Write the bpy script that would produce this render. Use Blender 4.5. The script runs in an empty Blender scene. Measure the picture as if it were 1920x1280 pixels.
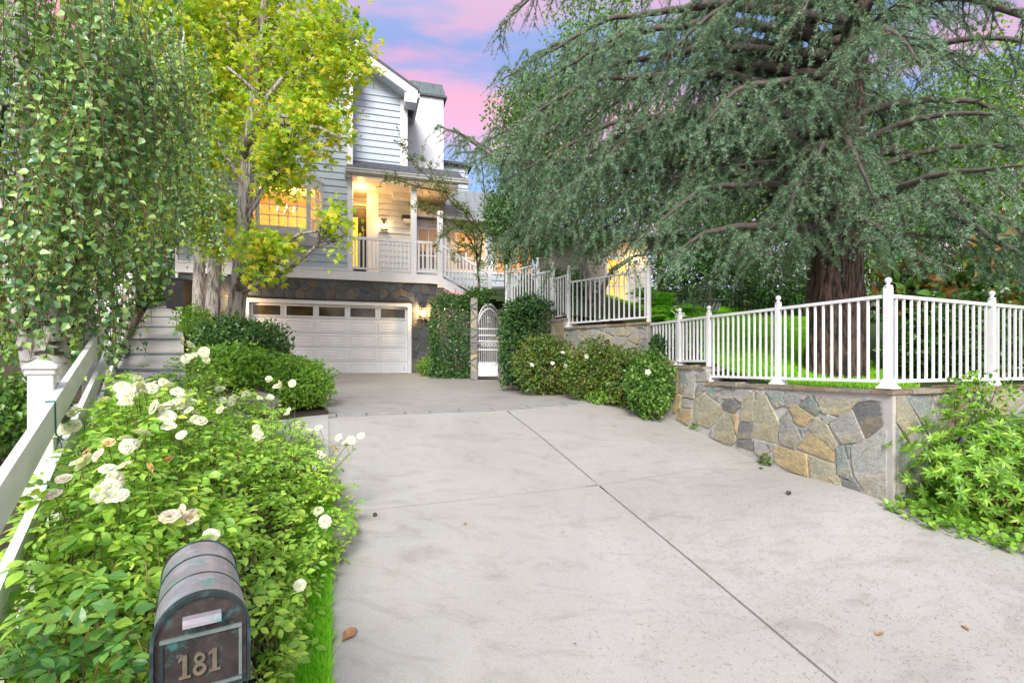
import bpy, bmesh, math, random
import numpy as np
from mathutils import Vector, Matrix

random.seed(7)
rng = np.random.default_rng(11)
SC = bpy.context.scene
COL = SC.collection

# ------------------------------------------------------------------ camera, sky, sun, exposure
F = 960.0            # focal length in photograph pixels (18 mm on a 36 mm sensor)
HX, HY = 960.0, 684.0
cd = bpy.data.cameras.new("camera")
cam = bpy.data.objects.new("camera", cd)
COL.objects.link(cam)
cd.lens = 18.0
cd.sensor_width = 36.0
cd.shift_y = 44.0 / 1920.0
cd.clip_start = 0.05
cd.clip_end = 2000.0
cam.location = (0, 0, 0)
cam.rotation_euler = (math.radians(90), 0, 0)
SC.camera = cam

SUN_EL, SUN_AZ = 37.0, 184.0     # the veiled sun stands behind the camera (azimuth clockwise from +Y)
world = bpy.data.worlds.new("World")
SC.world = world
world.use_nodes = True
nt = world.node_tree
N = nt.nodes
L = nt.links
for n in list(N):
    N.remove(n)
out = N.new("ShaderNodeOutputWorld")
bgA = N.new("ShaderNodeBackground")
bgB = N.new("ShaderNodeBackground")
add = N.new("ShaderNodeAddShader")
sky = N.new("ShaderNodeTexSky")
sky.sky_type = 'NISHITA'
sky.sun_disc = False
sky.sun_elevation = math.radians(SUN_EL)
sky.sun_rotation = math.radians(SUN_AZ)
bgA.inputs[1].default_value = 0.05
L.new(sky.outputs[0], bgA.inputs[0])
tc = N.new("ShaderNodeTexCoord")
mp = N.new("ShaderNodeMapping")
mp.inputs['Rotation'].default_value = (0.0, math.radians(-16), 0.0)
mp.inputs['Scale'].default_value = (1.5, 1.5, 7.0)
mp.inputs['Location'].default_value = (5.02, 1.8, 3.80)
nz = N.new("ShaderNodeTexNoise")
nz.inputs['Scale'].default_value = 1.25
nz.inputs['Detail'].default_value = 6.0
nz.inputs['Roughness'].default_value = 0.55
L.new(tc.outputs['Generated'], mp.inputs[0])
L.new(mp.outputs[0], nz.inputs[0])
rp = N.new("ShaderNodeValToRGB")
el = rp.color_ramp.elements
el[0].position = 0.36
el[0].color = (0.085, 0.17, 0.42, 1)
el[1].position = 0.64
el[1].color = (0.95, 0.22, 0.20, 1)
e = el.new(0.45)
e.color = (0.20, 0.19, 0.40, 1)
e = el.new(0.53)
e.color = (0.66, 0.23, 0.30, 1)
L.new(nz.outputs[0], rp.inputs[0])
# overhead the cloud cover turns to an even pale grey: that is the light of the photograph
sp = N.new("ShaderNodeSeparateXYZ")
L.new(tc.outputs['Generated'], sp.inputs[0])
mr = N.new("ShaderNodeMapRange")
mr.inputs[1].default_value = 0.52
mr.inputs[2].default_value = 0.85
L.new(sp.outputs[2], mr.inputs[0])
mx = N.new("ShaderNodeMix")
mx.data_type = 'RGBA'
L.new(mr.outputs[0], mx.inputs[0])
L.new(rp.outputs[0], mx.inputs[6])
mx.inputs[7].default_value = (0.80, 0.84, 0.88, 1)
L.new(mx.outputs[2], bgB.inputs[0])
bgB.inputs[1].default_value = 0.28
L.new(bgA.outputs[0], add.inputs[0])
L.new(bgB.outputs[0], add.inputs[1])
L.new(add.outputs[0], out.inputs[0])

sd = bpy.data.lights.new("sun", 'SUN')
sd.energy = 1.5
sd.angle = math.radians(26)
sd.color = (1.0, 0.972, 0.915)
sun = bpy.data.objects.new("sun", sd)
COL.objects.link(sun)
_az, _el = math.radians(SUN_AZ), math.radians(SUN_EL)
_d = Vector((math.sin(_az) * math.cos(_el), math.cos(_az) * math.cos(_el), math.sin(_el)))
sun.rotation_euler = (-_d).to_track_quat('-Z', 'Y').to_euler()
sun.location = (0, -5, 20)

vs = SC.view_settings
vs.view_transform = 'Standard'
vs.look = 'None'
vs.exposure = 1.66
vs.gamma = 1.0
vs.use_curve_mapping = False

# ------------------------------------------------------------------ helpers
def ray(px, py):
    return np.array([(px - HX) / F, 1.0, (HY - py) / F])

def P(px, py, depth):
    return ray(px, py) * depth

ORG = {}

def empty(name, loc, label=None, cat=None, group=None, kind=None):
    o = bpy.data.objects.new(name, None)
    o.empty_display_size = 0.2
    COL.objects.link(o)
    o.location = loc
    ORG[o.name] = np.array(loc, float)
    tag(o, label, cat, group, kind)
    return o

def tag(o, label=None, cat=None, group=None, kind=None):
    if label: o["label"] = label
    if cat: o["category"] = cat
    if group: o["group"] = group
    if kind: o["kind"] = kind
    return o

def link(name, me, mat, parent=None, origin=None, smooth=False, color=None, **kw):
    """link a mesh whose coordinates are world coordinates minus origin"""
    o = bpy.data.objects.new(name, me)
    COL.objects.link(o)
    if mat is not None and len(me.materials) == 0:
        me.materials.append(mat)
    if parent is not None:
        o.parent = parent
        po = ORG[parent.name]
        oo = po if origin is None else np.array(origin, float)
        o.location = oo - po
        ORG[o.name] = oo
    else:
        oo = np.zeros(3) if origin is None else np.array(origin, float)
        o.location = oo
        ORG[o.name] = oo
    if smooth and len(me.polygons):
        me.polygons.foreach_set("use_smooth", np.ones(len(me.polygons), bool))
    if color is not None:
        o.color = (*color, 1)
    tag(o, **kw)
    return o

def put(name, me, parent, loc, rot=None, scale=None, color=None, **kw):
    """one more object that shares mesh data, placed at the world point loc (parents are never rotated)"""
    o = bpy.data.objects.new(name, me)
    COL.objects.link(o)
    po = np.zeros(3)
    if parent is not None:
        o.parent = parent
        po = ORG[parent.name]
    loc = np.array(loc, float)
    if rot is not None:
        M = Matrix.Translation(Vector(loc - po)) @ Matrix([list(r) for r in rot]).to_4x4()
        if scale is not None:
            M = M @ Matrix.Diagonal((scale, scale, scale, 1)) if np.isscalar(scale) else M @ Matrix.Diagonal((*scale, 1))
        o.matrix_local = M
    else:
        o.location = loc - po
        if scale is not None:
            o.scale = (scale,) * 3 if np.isscalar(scale) else scale
    ORG[o.name] = loc
    if color is not None:
        o.color = (*color, 1)
    tag(o, **kw)
    return o

def npmesh(name, verts, faces):
    """verts (n,3), faces (m,k) uniform"""
    me = bpy.data.meshes.new(name)
    verts = np.asarray(verts, np.float32)
    faces = np.asarray(faces, np.int32)
    m, k = faces.shape
    me.vertices.add(len(verts))
    me.vertices.foreach_set("co", verts.ravel())
    me.loops.add(m * k)
    me.loops.foreach_set("vertex_index", faces.ravel())
    me.polygons.add(m)
    me.polygons.foreach_set("loop_start", np.arange(0, m * k, k, dtype=np.int32))
    me.polygons.foreach_set("use_smooth", np.zeros(m, bool))
    me.update(calc_edges=True)
    return me

class MB:
    def __init__(self):
        self.v = []
        self.f = []
    def add(self, vs, fs):
        b = len(self.v)
        self.v += [tuple(map(float, p)) for p in vs]
        self.f += [tuple(b + i for i in f) for f in fs]
        return self
    def hexa(self, bot, top):
        """bot and top: four points each, counter-clockwise seen from above"""
        return self.add(list(bot) + list(top), [(3, 2, 1, 0), (4, 5, 6, 7), (0, 1, 5, 4), (1, 2, 6, 5), (2, 3, 7, 6), (3, 0, 4, 7)])
    def box(self, c, size, ax=None, bevel=0):
        """box about centre c; ax = 3 unit axes (rows)"""
        ax = np.eye(3) if ax is None else np.asarray(ax, float)
        h = np.asarray(size, float) / 2
        c = np.asarray(c, float)
        if bevel <= 0:
            pts = [c + ax[0] * x * h[0] + ax[1] * y * h[1] + ax[2] * z * h[2] for z in (-1, 1) for x, y in ((-1, -1), (1, -1), (1, 1), (-1, 1))]
            return self.hexa(pts[:4], pts[4:])
        b = min(bevel, *(h * 0.9))
        bm = bmesh.new()
        bmesh.ops.create_cube(bm, size=2)
        for v in bm.verts:
            v.co = Vector((v.co.x * h[0], v.co.y * h[1], v.co.z * h[2]))
        bmesh.ops.bevel(bm, geom=bm.edges[:], offset=b, segments=1, affect='EDGES')
        bm.verts.index_update()
        vs_ = [c + ax[0] * v.co.x + ax[1] * v.co.y + ax[2] * v.co.z for v in bm.verts]
        fs_ = [tuple(v.index for v in f.verts) for f in bm.faces]
        bm.free()
        return self.add(vs_, fs_)
    def beam(self, a, b, w, h, up=(0, 0, 1)):
        """bar from a to b; w across (horizontal), h along up"""
        a = np.asarray(a, float); b = np.asarray(b, float)
        d = b - a
        d = d / np.linalg.norm(d)
        s = np.cross(d, up); s /= np.linalg.norm(s)
        u = np.cross(s, d)
        if abs(np.dot(up, (0, 0, 1)) - 1) < 1e-6 and abs(d[2]) < 0.999:
            u = np.array([0, 0, 1.0])
        q = [(-1, -1), (1, -1), (1, 1), (-1, 1)]
        A = [a + s * x * w / 2 + u * y * h / 2 for x, y in q]
        B = [b + s * x * w / 2 + u * y * h / 2 for x, y in q]
        return self.add(A + B, [(0, 1, 2, 3), (7, 6, 5, 4), (0, 4, 5, 1), (1, 5, 6, 2), (2, 6, 7, 3), (3, 7, 4, 0)])
    def tube(self, path, radii, seg=8, cap=True):
        path = [np.asarray(p, float) for p in path]
        if np.isscalar(radii):
            radii = [radii] * len(path)
        b = len(self.v)
        n = len(path)
        ref = np.array([0.31, 0.17, 0.93])
        for i, p in enumerate(path):
            d = path[min(i + 1, n - 1)] - path[max(i - 1, 0)]
            d = d / (np.linalg.norm(d) + 1e-9)
            s = np.cross(d, ref); ns = np.linalg.norm(s)
            if ns < 0.05:
                s = np.cross(d, (1, 0, 0)); ns = np.linalg.norm(s)
            s /= ns
            u = np.cross(s, d)
            for k in range(seg):
                a = 2 * math.pi * k / seg
                self.v.append(tuple(p + (s * math.cos(a) + u * math.sin(a)) * radii[i]))
        for i in range(n - 1):
            for k in range(seg):
                k2 = (k + 1) % seg
                self.f.append((b + i * seg + k, b + i * seg + k2, b + (i + 1) * seg + k2, b + (i + 1) * seg + k))
        if cap:
            self.f.append(tuple(b + k for k in range(seg))[::-1])
            self.f.append(tuple(b + (n - 1) * seg + k for k in range(seg)))
        return self
    def lathe(self, prof, c, seg=16, ax=None):
        """prof: (radius, height) pairs, about +Z at c"""
        c = np.asarray(c, float)
        ax = np.eye(3) if ax is None else np.asarray(ax, float)
        b = len(self.v)
        for r, z in prof:
            for k in range(seg):
                a = 2 * math.pi * k / seg
                self.v.append(tuple(c + ax[0] * r * math.cos(a) + ax[1] * r * math.sin(a) + ax[2] * z))
        for i in range(len(prof) - 1):
            for k in range(seg):
                k2 = (k + 1) % seg
                self.f.append((b + i * seg + k, b + i * seg + k2, b + (i + 1) * seg + k2, b + (i + 1) * seg + k))
        self.f.append(tuple(b + k for k in range(seg))[::-1])
        self.f.append(tuple(b + (len(prof) - 1) * seg + k for k in range(seg)))
        return self
    def prism(self, pts, offset):
        """planar polygon pts extruded by the vector offset"""
        pts = [np.asarray(p, float) for p in pts]
        off = np.asarray(offset, float)
        n = len(pts)
        fs = [tuple(range(n))[::-1], tuple(range(n, 2 * n))] + [(i, (i + 1) % n, n + (i + 1) % n, n + i) for i in range(n)]
        return self.add(pts + [p + off for p in pts], fs)
    def mesh(self, name, origin=(0, 0, 0)):
        me = bpy.data.meshes.new(name)
        o = np.asarray(origin, float)
        v = (np.array(self.v, float).reshape(-1, 3) - o)
        me.from_pydata(v.tolist(), [], self.f)
        bm = bmesh.new(); bm.from_mesh(me)
        bmesh.ops.recalc_face_normals(bm, faces=bm.faces)
        bm.to_mesh(me); bm.free()
        return me
    def build(self, name, mat, parent=None, origin=None, smooth=False, **kw):
        oo = np.zeros(3)
        if parent is not None:
            oo = ORG[parent.name]
        if origin is not None:
            oo = np.array(origin, float)
        return link(name, self.mesh(name, oo), mat, parent, oo, smooth, **kw)

# ------------------------------------------------------------------ materials
MATS = {}

def _base(name):
    m = bpy.data.materials.new(name)
    m.use_nodes = True
    t = m.node_tree
    b = t.nodes["Principled BSDF"]
    return m, t.nodes, t.links, b

def ramp(Nn, stops):
    r = Nn.new("ShaderNodeValToRGB")
    e = r.color_ramp.elements
    e[0].position, e[0].color = stops[0][0], (*stops[0][1], 1)
    e[1].position, e[1].color = stops[-1][0], (*stops[-1][1], 1)
    for p, c in stops[1:-1]:
        x = e.new(p); x.color = (*c, 1)
    return r

def noise(Nn, Ll, scale, detail=4, rough=0.6, coord='Object', mapping=None, dist=0.0):
    t = Nn.new("ShaderNodeTexCoord")
    n = Nn.new("ShaderNodeTexNoise")
    n.inputs['Scale'].default_value = scale
    n.inputs['Detail'].default_value = detail
    n.inputs['Roughness'].default_value = rough
    n.inputs['Distortion'].default_value = dist
    src = t.outputs[coord]
    if mapping:
        mpn = Nn.new("ShaderNodeMapping")
        mpn.inputs['Scale'].default_value = mapping
        Ll.new(src, mpn.inputs[0]); src = mpn.outputs[0]
    Ll.new(src, n.inputs['Vector'])
    return n

def mixc(Nn, Ll, fac, a, b, mode='MIX'):
    m = Nn.new("ShaderNodeMix")
    m.data_type = 'RGBA'
    m.blend_type = mode
    for sock, v in ((0, fac), (6, a), (7, b)):
        if isinstance(v, (int, float)): m.inputs[sock].default_value = v
        elif isinstance(v, tuple): m.inputs[sock].default_value = (*v, 1)
        else: Ll.new(v, m.inputs[sock])
    return m.outputs[2]

def bump(Nn, Ll, b, h, strength, dist=0.01):
    n = Nn.new("ShaderNodeBump")
    n.inputs['Strength'].default_value = strength
    n.inputs['Distance'].default_value = dist
    Ll.new(h, n.inputs['Height'])
    Ll.new(n.outputs[0], b.inputs['Normal'])

def mat(name, c1, c2=None, rough=0.6, scale=6.0, detail=5, bmp=0.0, bscale=None, metal=0.0, spec=0.4, mapping=None, lo=0.3, hi=0.7, bdist=0.01):
    if name in MATS: return MATS[name]
    m, Nn, Ll, b = _base(name)
    b.inputs['Roughness'].default_value = rough
    b.inputs['Metallic'].default_value = metal
    b.inputs['Specular IOR Level'].default_value = spec
    c2 = c2 or tuple(x * 0.85 for x in c1)
    n = noise(Nn, Ll, scale, detail, mapping=mapping)
    r = ramp(Nn, [(lo, c1), (hi, c2)])
    Ll.new(n.outputs[0], r.inputs[0])
    Ll.new(r.outputs[0], b.inputs['Base Color'])
    if bmp:
        n2 = noise(Nn, Ll, bscale or scale * 4, 6, mapping=mapping)
        bump(Nn, Ll, b, n2.outputs[0], bmp, bdist)
    MATS[name] = m
    return m

def leafmat(name, cols, trans=0.35, rough=0.45, spec=0.35, boost=1.35):
    """leaf colours picked per leaf (per mesh island, and per object for leaves that are objects)"""
    if name in MATS: return MATS[name]
    m, Nn, Ll, b = _base(name)
    g = Nn.new("ShaderNodeNewGeometry")
    oi = Nn.new("ShaderNodeObjectInfo")
    ad = Nn.new("ShaderNodeMath"); ad.operation = 'ADD'
    fr = Nn.new("ShaderNodeMath"); fr.operation = 'FRACT'
    Ll.new(g.outputs['Random Per Island'], ad.inputs[0]); Ll.new(oi.outputs['Random'], ad.inputs[1])
    Ll.new(ad.outputs[0], fr.inputs[0])
    k = len(cols)
    cols = [tuple(min(.86, x * boost) for x in c) for c in cols]
    r = ramp(Nn, [(i / max(1, k - 1), c) for i, c in enumerate(cols)])
    Ll.new(fr.outputs[0], r.inputs[0])
    n = noise(Nn, Ll, 1.3, 3)
    r2 = ramp(Nn, [(0.35, (0.78, 0.85, 0.8)), (0.65, (1.15, 1.1, 0.95))])
    Ll.new(n.outputs[0], r2.inputs[0])
    c = mixc(Nn, Ll, 1.0, r.outputs[0], r2.outputs[0], 'MULTIPLY')
    Ll.new(c, b.inputs['Base Color'])
    b.inputs['Roughness'].default_value = rough
    b.inputs['Specular IOR Level'].default_value = spec
    if trans > 0:
        tr = Nn.new("ShaderNodeBsdfTranslucent")
        c2 = mixc(Nn, Ll, 1.0, c, (1.15, 1.25, 0.6), 'MULTIPLY')
        Ll.new(c2, tr.inputs[0])
        ms = Nn.new("ShaderNodeMixShader")
        ms.inputs[0].default_value = trans
        Ll.new(b.outputs[0], ms.inputs[1]); Ll.new(tr.outputs[0], ms.inputs[2])
        Ll.new(ms.outputs[0], Nn["Material Output"].inputs[0])
    MATS[name] = m
    return m

def emit(name, col, strength):
    m, Nn, Ll, b = _base(name)
    b.inputs['Base Color'].default_value = (*col, 1)
    b.inputs['Emission Color'].default_value = (*col, 1)
    b.inputs['Emission Strength'].default_value = strength
    MATS[name] = m
    return m

def stone_mat(name, warm, vein):
    """tint from the object's own colour, mottled with a second mineral colour"""
    m, Nn, Ll, b = _base(name)
    oi = Nn.new("ShaderNodeObjectInfo")
    n1 = noise(Nn, Ll, 3.2, 6, 0.62, dist=0.8)
    r1 = ramp(Nn, [(0.46, (0, 0, 0)), (0.68, (1, 1, 1))])
    Ll.new(n1.outputs[0], r1.inputs[0])
    mu = Nn.new("ShaderNodeMath"); mu.operation = 'MULTIPLY'
    mu.inputs[1].default_value = vein
    Ll.new(r1.outputs[0], mu.inputs[0])
    c = mixc(Nn, Ll, mu.outputs[0], oi.outputs['Color'], warm)
    n2 = noise(Nn, Ll, 38, 6, 0.7)
    r2 = ramp(Nn, [(0.3, (0.62, 0.63, 0.64)), (0.7, (1.25, 1.25, 1.22))])
    Ll.new(n2.outputs[0], r2.inputs[0])
    c = mixc(Nn, Ll, 1.0, c, r2.outputs[0], 'MULTIPLY')
    n4 = noise(Nn, Ll, 6.0, 4, 0.6, mapping=(1, 1, 3.0), dist=1.2)
    r4 = ramp(Nn, [(0.35, (0.8, 0.82, 0.84)), (0.65, (1.12, 1.1, 1.06))])
    Ll.new(n4.outputs[0], r4.inputs[0])
    c = mixc(Nn, Ll, 1.0, c, r4.outputs[0], 'MULTIPLY')
    Ll.new(c, b.inputs['Base Color'])
    b.inputs['Roughness'].default_value = 0.78
    b.inputs['Specular IOR Level'].default_value = 0.3
    n3 = noise(Nn, Ll, 14, 8, 0.65)
    bump(Nn, Ll, b, n3.outputs[0], 0.55, 0.02)
    MATS[name] = m
    return m

M_white = mat("white_paint", (0.80, 0.81, 0.82), (0.72, 0.73, 0.74), rough=0.42, scale=3)
M_fence = mat("white_fence_enamel", (0.82, 0.83, 0.84), (0.68, 0.69, 0.69), rough=0.42, scale=7, lo=.45, hi=.8)
M_board = mat("painted_rail_board", (0.80, 0.80, 0.79), (0.66, 0.66, 0.63), rough=0.5, scale=2.5, mapping=(1, 1, 4))
M_siding = mat("pale_blue_siding", (0.475, 0.54, 0.61), (0.44, 0.505, 0.575), rough=0.55, scale=2.0, bmp=0.08, bscale=40)
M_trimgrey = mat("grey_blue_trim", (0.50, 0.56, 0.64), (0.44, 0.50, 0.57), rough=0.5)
M_stucco = mat("white_stucco", (0.72, 0.74, 0.77), (0.65, 0.67, 0.70), rough=0.85, scale=1.5, bmp=0.25, bscale=60)
M_mortar = mat("pale_mortar", (0.48, 0.46, 0.42), (0.38, 0.365, 0.335), rough=0.9, scale=9, bmp=0.4, bscale=50)
M_mortar2 = mat("grey_mortar", (0.26, 0.24, 0.22), (0.17, 0.16, 0.15), rough=0.9, scale=9, bmp=0.4, bscale=50)
M_stoneA = stone_mat("garden_wall_stone", (0.44, 0.32, 0.15), 0.5)
M_stoneB = stone_mat("house_stone", (0.19, 0.145, 0.105), 0.35)
M_roof = mat("grey_shingle", (0.12, 0.125, 0.14), (0.07, 0.075, 0.085), rough=0.8, scale=14, bmp=0.4)
M_copper = mat("patina_metal", (0.15, 0.20, 0.20), (0.07, 0.085, 0.09), rough=0.5, scale=7, mapping=(3, 3, 0.4), metal=0.3)
M_gutter = mat("gutter_paint", (0.46, 0.47, 0.46), (0.38, 0.39, 0.38), rough=0.4)
M_black = mat("black_paint", (0.012, 0.012, 0.014), (0.02, 0.02, 0.022), rough=0.4)
M_door = mat("dark_door_wood", (0.016, 0.012, 0.010), (0.03, 0.02, 0.015), rough=0.35)
M_bin = mat("black_plastic", (0.010, 0.011, 0.014), (0.016, 0.017, 0.020), rough=0.45, bmp=0.1)
M_soil = mat("dark_soil", (0.045, 0.03, 0.02), (0.085, 0.06, 0.04), rough=0.95, scale=14, bmp=0.8, bscale=45, bdist=0.03)
M_warmwall = mat("warm_room_wall", (0.75, 0.55, 0.26), (0.70, 0.50, 0.22), rough=0.8)
M_bark = mat("grey_furrowed_bark", (0.43, 0.39, 0.345), (0.13, 0.11, 0.09), rough=0.9, scale=15, mapping=(1.5, 1.5, 0.22), bmp=1.0, bscale=18, bdist=0.05, lo=0.46, hi=0.60)
M_cedarbark = mat("dark_brown_bark", (0.165, 0.11, 0.085), (0.028, 0.019, 0.016), rough=0.95, scale=15, mapping=(1.6, 1.6, 0.3), bmp=1.0, bscale=17, bdist=0.08, lo=0.40, hi=0.58)
M_twig = mat("brown_twig", (0.14, 0.10, 0.07), (0.08, 0.06, 0.045), rough=0.9)
M_limb = mat("cedar_limb_bark", (0.15, 0.125, 0.105), (0.06, 0.05, 0.042), rough=0.9, scale=16, bmp=0.6)
M_redtwig = mat("tan_twig", (0.24, 0.13, 0.07), (0.17, 0.10, 0.06), rough=0.8)

def birch_mat():
    m, Nn, Ll, b = _base("white_birch_bark")
    n = noise(Nn, Ll, 7, 6, 0.65, mapping=(0.6, 0.6, 2.2))
    r = ramp(Nn, [(0.40, (0.06, 0.045, 0.035)), (0.47, (0.62, 0.58, 0.54)), (0.7, (0.74, 0.72, 0.69))])
    Ll.new(n.outputs[0], r.inputs[0]); Ll.new(r.outputs[0], b.inputs['Base Color'])
    b.inputs['Roughness'].default_value = 0.7
    bump(Nn, Ll, b, n.outputs[0], 0.4)
    return m
M_birch = birch_mat()

def concrete_mat(name, c1, c2, stain, red):
    m, Nn, Ll, b = _base(name)
    n1 = noise(Nn, Ll, 0.55, 7, 0.62, dist=0.6)
    r1 = ramp(Nn, [(0.32, c1), (0.66, c2)])
    Ll.new(n1.outputs[0], r1.inputs[0])
    n2 = noise(Nn, Ll, 1.6, 8, 0.72, mapping=(1.0, 2.2, 1), dist=1.5)
    r2 = ramp(Nn, [(0.50, (1, 1, 1)), (0.68, stain)])
    Ll.new(n2.outputs[0], r2.inputs[0])
    c = mixc(Nn, Ll, 1.0, r1.outputs[0], r2.outputs[0], 'MULTIPLY')
    n3 = noise(Nn, Ll, 95, 4, 0.7)
    r3 = ramp(Nn, [(0.28, (0.80, 0.80, 0.79)), (0.5, (1, 1, 1)), (0.75, (1.08, 1.08, 1.08))])
    Ll.new(n3.outputs[0], r3.inputs[0])
    c = mixc(Nn, Ll, 1.0, c, r3.outputs[0], 'MULTIPLY')
    n5 = noise(Nn, Ll, 2.1, 6, 0.7)
    r5 = ramp(Nn, [(0.5, (0, 0, 0)), (0.75, (red, red, red))])
    Ll.new(n5.outputs[0], r5.inputs[0])
    c = mixc(Nn, Ll, r5.outputs[0], c, (0.40, 0.26, 0.18))
    Ll.new(c, b.inputs['Base Color'])
    b.inputs['Roughness'].default_value = 0.82
    b.inputs['Specular IOR Level'].default_value = 0.25
    n4 = noise(Nn, Ll, 60, 6, 0.7)
    bump(Nn, Ll, b, n4.outputs[0], 0.25, 0.006)
    return m
M_conc = concrete_mat("weathered_concrete", (0.335, 0.322, 0.298), (0.40, 0.385, 0.36), (0.82, 0.81, 0.80), 0.14)
M_conc2 = concrete_mat("apron_concrete", (0.30, 0.287, 0.272), (0.365, 0.35, 0.333), (0.74, 0.745, 0.75), 0.15)
M_conc3 = concrete_mat("walk_concrete", (0.40, 0.385, 0.365), (0.47, 0.45, 0.43), (0.80, 0.80, 0.80), 0.1)
M_joint = mat("joint_dirt", (0.05, 0.042, 0.038), (0.035, 0.03, 0.026), rough=0.95)
M_slate = mat("blue_slate", (0.17, 0.19, 0.21), (0.10, 0.11, 0.125), rough=0.7, scale=7, mapping=(1, 4, 1), bmp=0.4)
M_slatelight = mat("worn_slate", (0.36, 0.345, 0.33), (0.25, 0.25, 0.25), rough=0.75, scale=6, mapping=(1, 2, 1), bmp=0.4)

def glass_mat(name, col, gloss):
    m, Nn, Ll, b = _base(name)
    b.inputs['Base Color'].default_value = (*col, 1)
    b.inputs['Roughness'].default_value = 0.04
    b.inputs['Transmission Weight'].default_value = 0.0
    tr = Nn.new("ShaderNodeBsdfTransparent")
    ms = Nn.new("ShaderNodeMixShader")
    ms.inputs[0].default_value = gloss
    Ll.new(tr.outputs[0], ms.inputs[1]); Ll.new(b.outputs[0], ms.inputs[2])
    Ll.new(ms.outputs[0], Nn["Material Output"].inputs[0])
    return m
M_glass = glass_mat("clear_window_glass", (0.9, 0.9, 0.9), 0.10)
M_garglass = mat("smoked_garage_glass", (0.030, 0.020, 0.010), (0.085, 0.055, 0.018), rough=0.12, scale=1.2, detail=3, spec=0.5, lo=0.45, hi=0.6)
M_glow = emit("warm_lamp_bulb", (1.0, 0.62, 0.22), 14.0)
M_glowsoft = emit("lit_lamp_glass", (1.0, 0.70, 0.32), 3.2)
M_downlight = emit("recessed_lamp_lens", (1.0, 0.82, 0.5), 9.0)

def lamp(name, loc, power, col=(1.0, 0.62, 0.26), size=0.06):
    d = bpy.data.lights.new(name, 'POINT')
    d.energy = power; d.color = col; d.shadow_soft_size = size
    o = bpy.data.objects.new(name, d)
    COL.objects.link(o); o.location = loc
    return o

# ------------------------------------------------------------------ leaf templates (base at origin, length along +Y, upper face +Z)
def T_leaf(w=0.30, fold=0.06, droop=-0.12):
    v = np.array([(0, 0, 0), (w * .8, .30, fold), (w, .52, fold), (w * .62, .78, fold + droop * .5), (0, 1, droop),
                  (-w * .62, .78, fold + droop * .5), (-w, .52, fold), (-w * .8, .30, fold), (0, .5, 0)], float)
    f = np.array([(i, (i + 1) % 8, 8) for i in range(8)])
    return v, f
def T_small(w=0.32, fold=0.1):
    return np.array([(0, 0, 0), (w, .45, fold), (0, 1, -.06), (-w, .45, fold)], float), np.array([(0, 1, 2), (0, 2, 3)])
def T_birch():
    v = np.array([(0, 0, 0), (.36, .20, .05), (.30, .48, .06), (0, 1, -.1), (-.30, .48, .06), (-.36, .20, .05), (0, .4, 0)], float)
    return v, np.array([(i, (i + 1) % 6, 6) for i in range(6)])
def T_star():
    pts = []
    tips = [(-100, .52), (-48, .78), (0, 1.0), (48, .78), (100, .52)]
    pts.append((0, -.05, 0))
    for i, (a, r) in enumerate(tips):
        a0 = math.radians(a)
        pts.append((math.sin(a0) * r, .22 + math.cos(a0) * r * .8, -.06))
        if i < 4:
            am = math.radians((a + tips[i + 1][0]) / 2)
            pts.append((math.sin(am) * .36, .22 + math.cos(am) * .33, .05))
    pts = pts + [(0, .25, 0)]
    n = len(pts) - 1
    return np.array(pts, float), np.array([(i, (i + 1) % n, n) for i in range(n)])
def T_tuft(k=9, seed=0):
    r = np.random.default_rng(seed)
    v = []; f = []
    for i in range(k):
        a = 2 * math.pi * i / k + r.uniform(-.3, .3)
        e_ = r.uniform(0.15, 1.1)
        d = np.array([math.cos(a) * math.cos(e_), math.sin(a) * math.cos(e_), math.sin(e_)]) * r.uniform(.75, 1.1)
        s = np.array([-math.sin(a), math.cos(a), 0]) * 0.075
        b = len(v)
        v += [s * .9 , -s * .9, d]
        f.append((b, b + 1, b + 2))
    return np.array(v, float), np.array(f)

def unit(a):
    return a / (np.linalg.norm(a, axis=-1, keepdims=True) + 1e-9)

def frames(n, t):
    """rotation matrices with +Z near n and +Y near t"""
    t = unit(t)
    n = unit(n - (n * t).sum(-1, keepdims=True) * t)
    x = np.cross(t, n)
    return np.stack([x, t, n], -1)

def scatter(tmpl, pos, R, s):
    tv, tf = tmpl
    v = pos[:, None, :] + np.einsum('nij,kj->nki', R, tv) * np.asarray(s)[:, None, None]
    f = tf[None] + (np.arange(len(pos)) * len(tv))[:, None, None]
    return v.reshape(-1, 3), f.reshape(-1, tf.shape[1])

LEAFMESH = {}
def leaf_piece(key, tmpl, m):
    if key not in LEAFMESH:
        me = npmesh(key, *tmpl)
        me.materials.append(m)
        LEAFMESH[key] = me
    return LEAFMESH[key]

def foliage(parent, tmpl, pos, R, s, m, key, single=0, name="foliage"):
    """leaves of one plant: those that show largest are objects of their own, the rest one joined part"""
    pos = np.asarray(pos); s = np.asarray(s)
    keep = np.ones(len(pos), bool)
    if single:
        d = np.maximum(pos[:, 1], 0.3)
        px = HX + pos[:, 0] / d * F; py = HY - pos[:, 2] / d * F
        inside = (px > 8) & (px < 1912) & (py > 8) & (py < 1272)
        score = np.where(inside, s / d, 0)
        c = pos.mean(0)
        out_ = pos - c
        score = score * (1 + 0.6 * np.tanh((-out_[:, 1] * 1.5 + out_[:, 2])))
        order = np.argsort(-score)[:single]
        me = leaf_piece(key, tmpl, m)
        for i in order:
            if score[i] <= 0: continue
            put("leaf", me, parent, pos[i], R[i], float(s[i]))
            keep[i] = False
    if keep.any():
        v, f = scatter(tmpl, pos[keep] - ORG[parent.name], R[keep], s[keep])
        me = npmesh(name, v, f)
        o = link(name, me, m, parent, ORG[parent.name])
        o["kind"] = "stuff"
        return o

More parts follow.
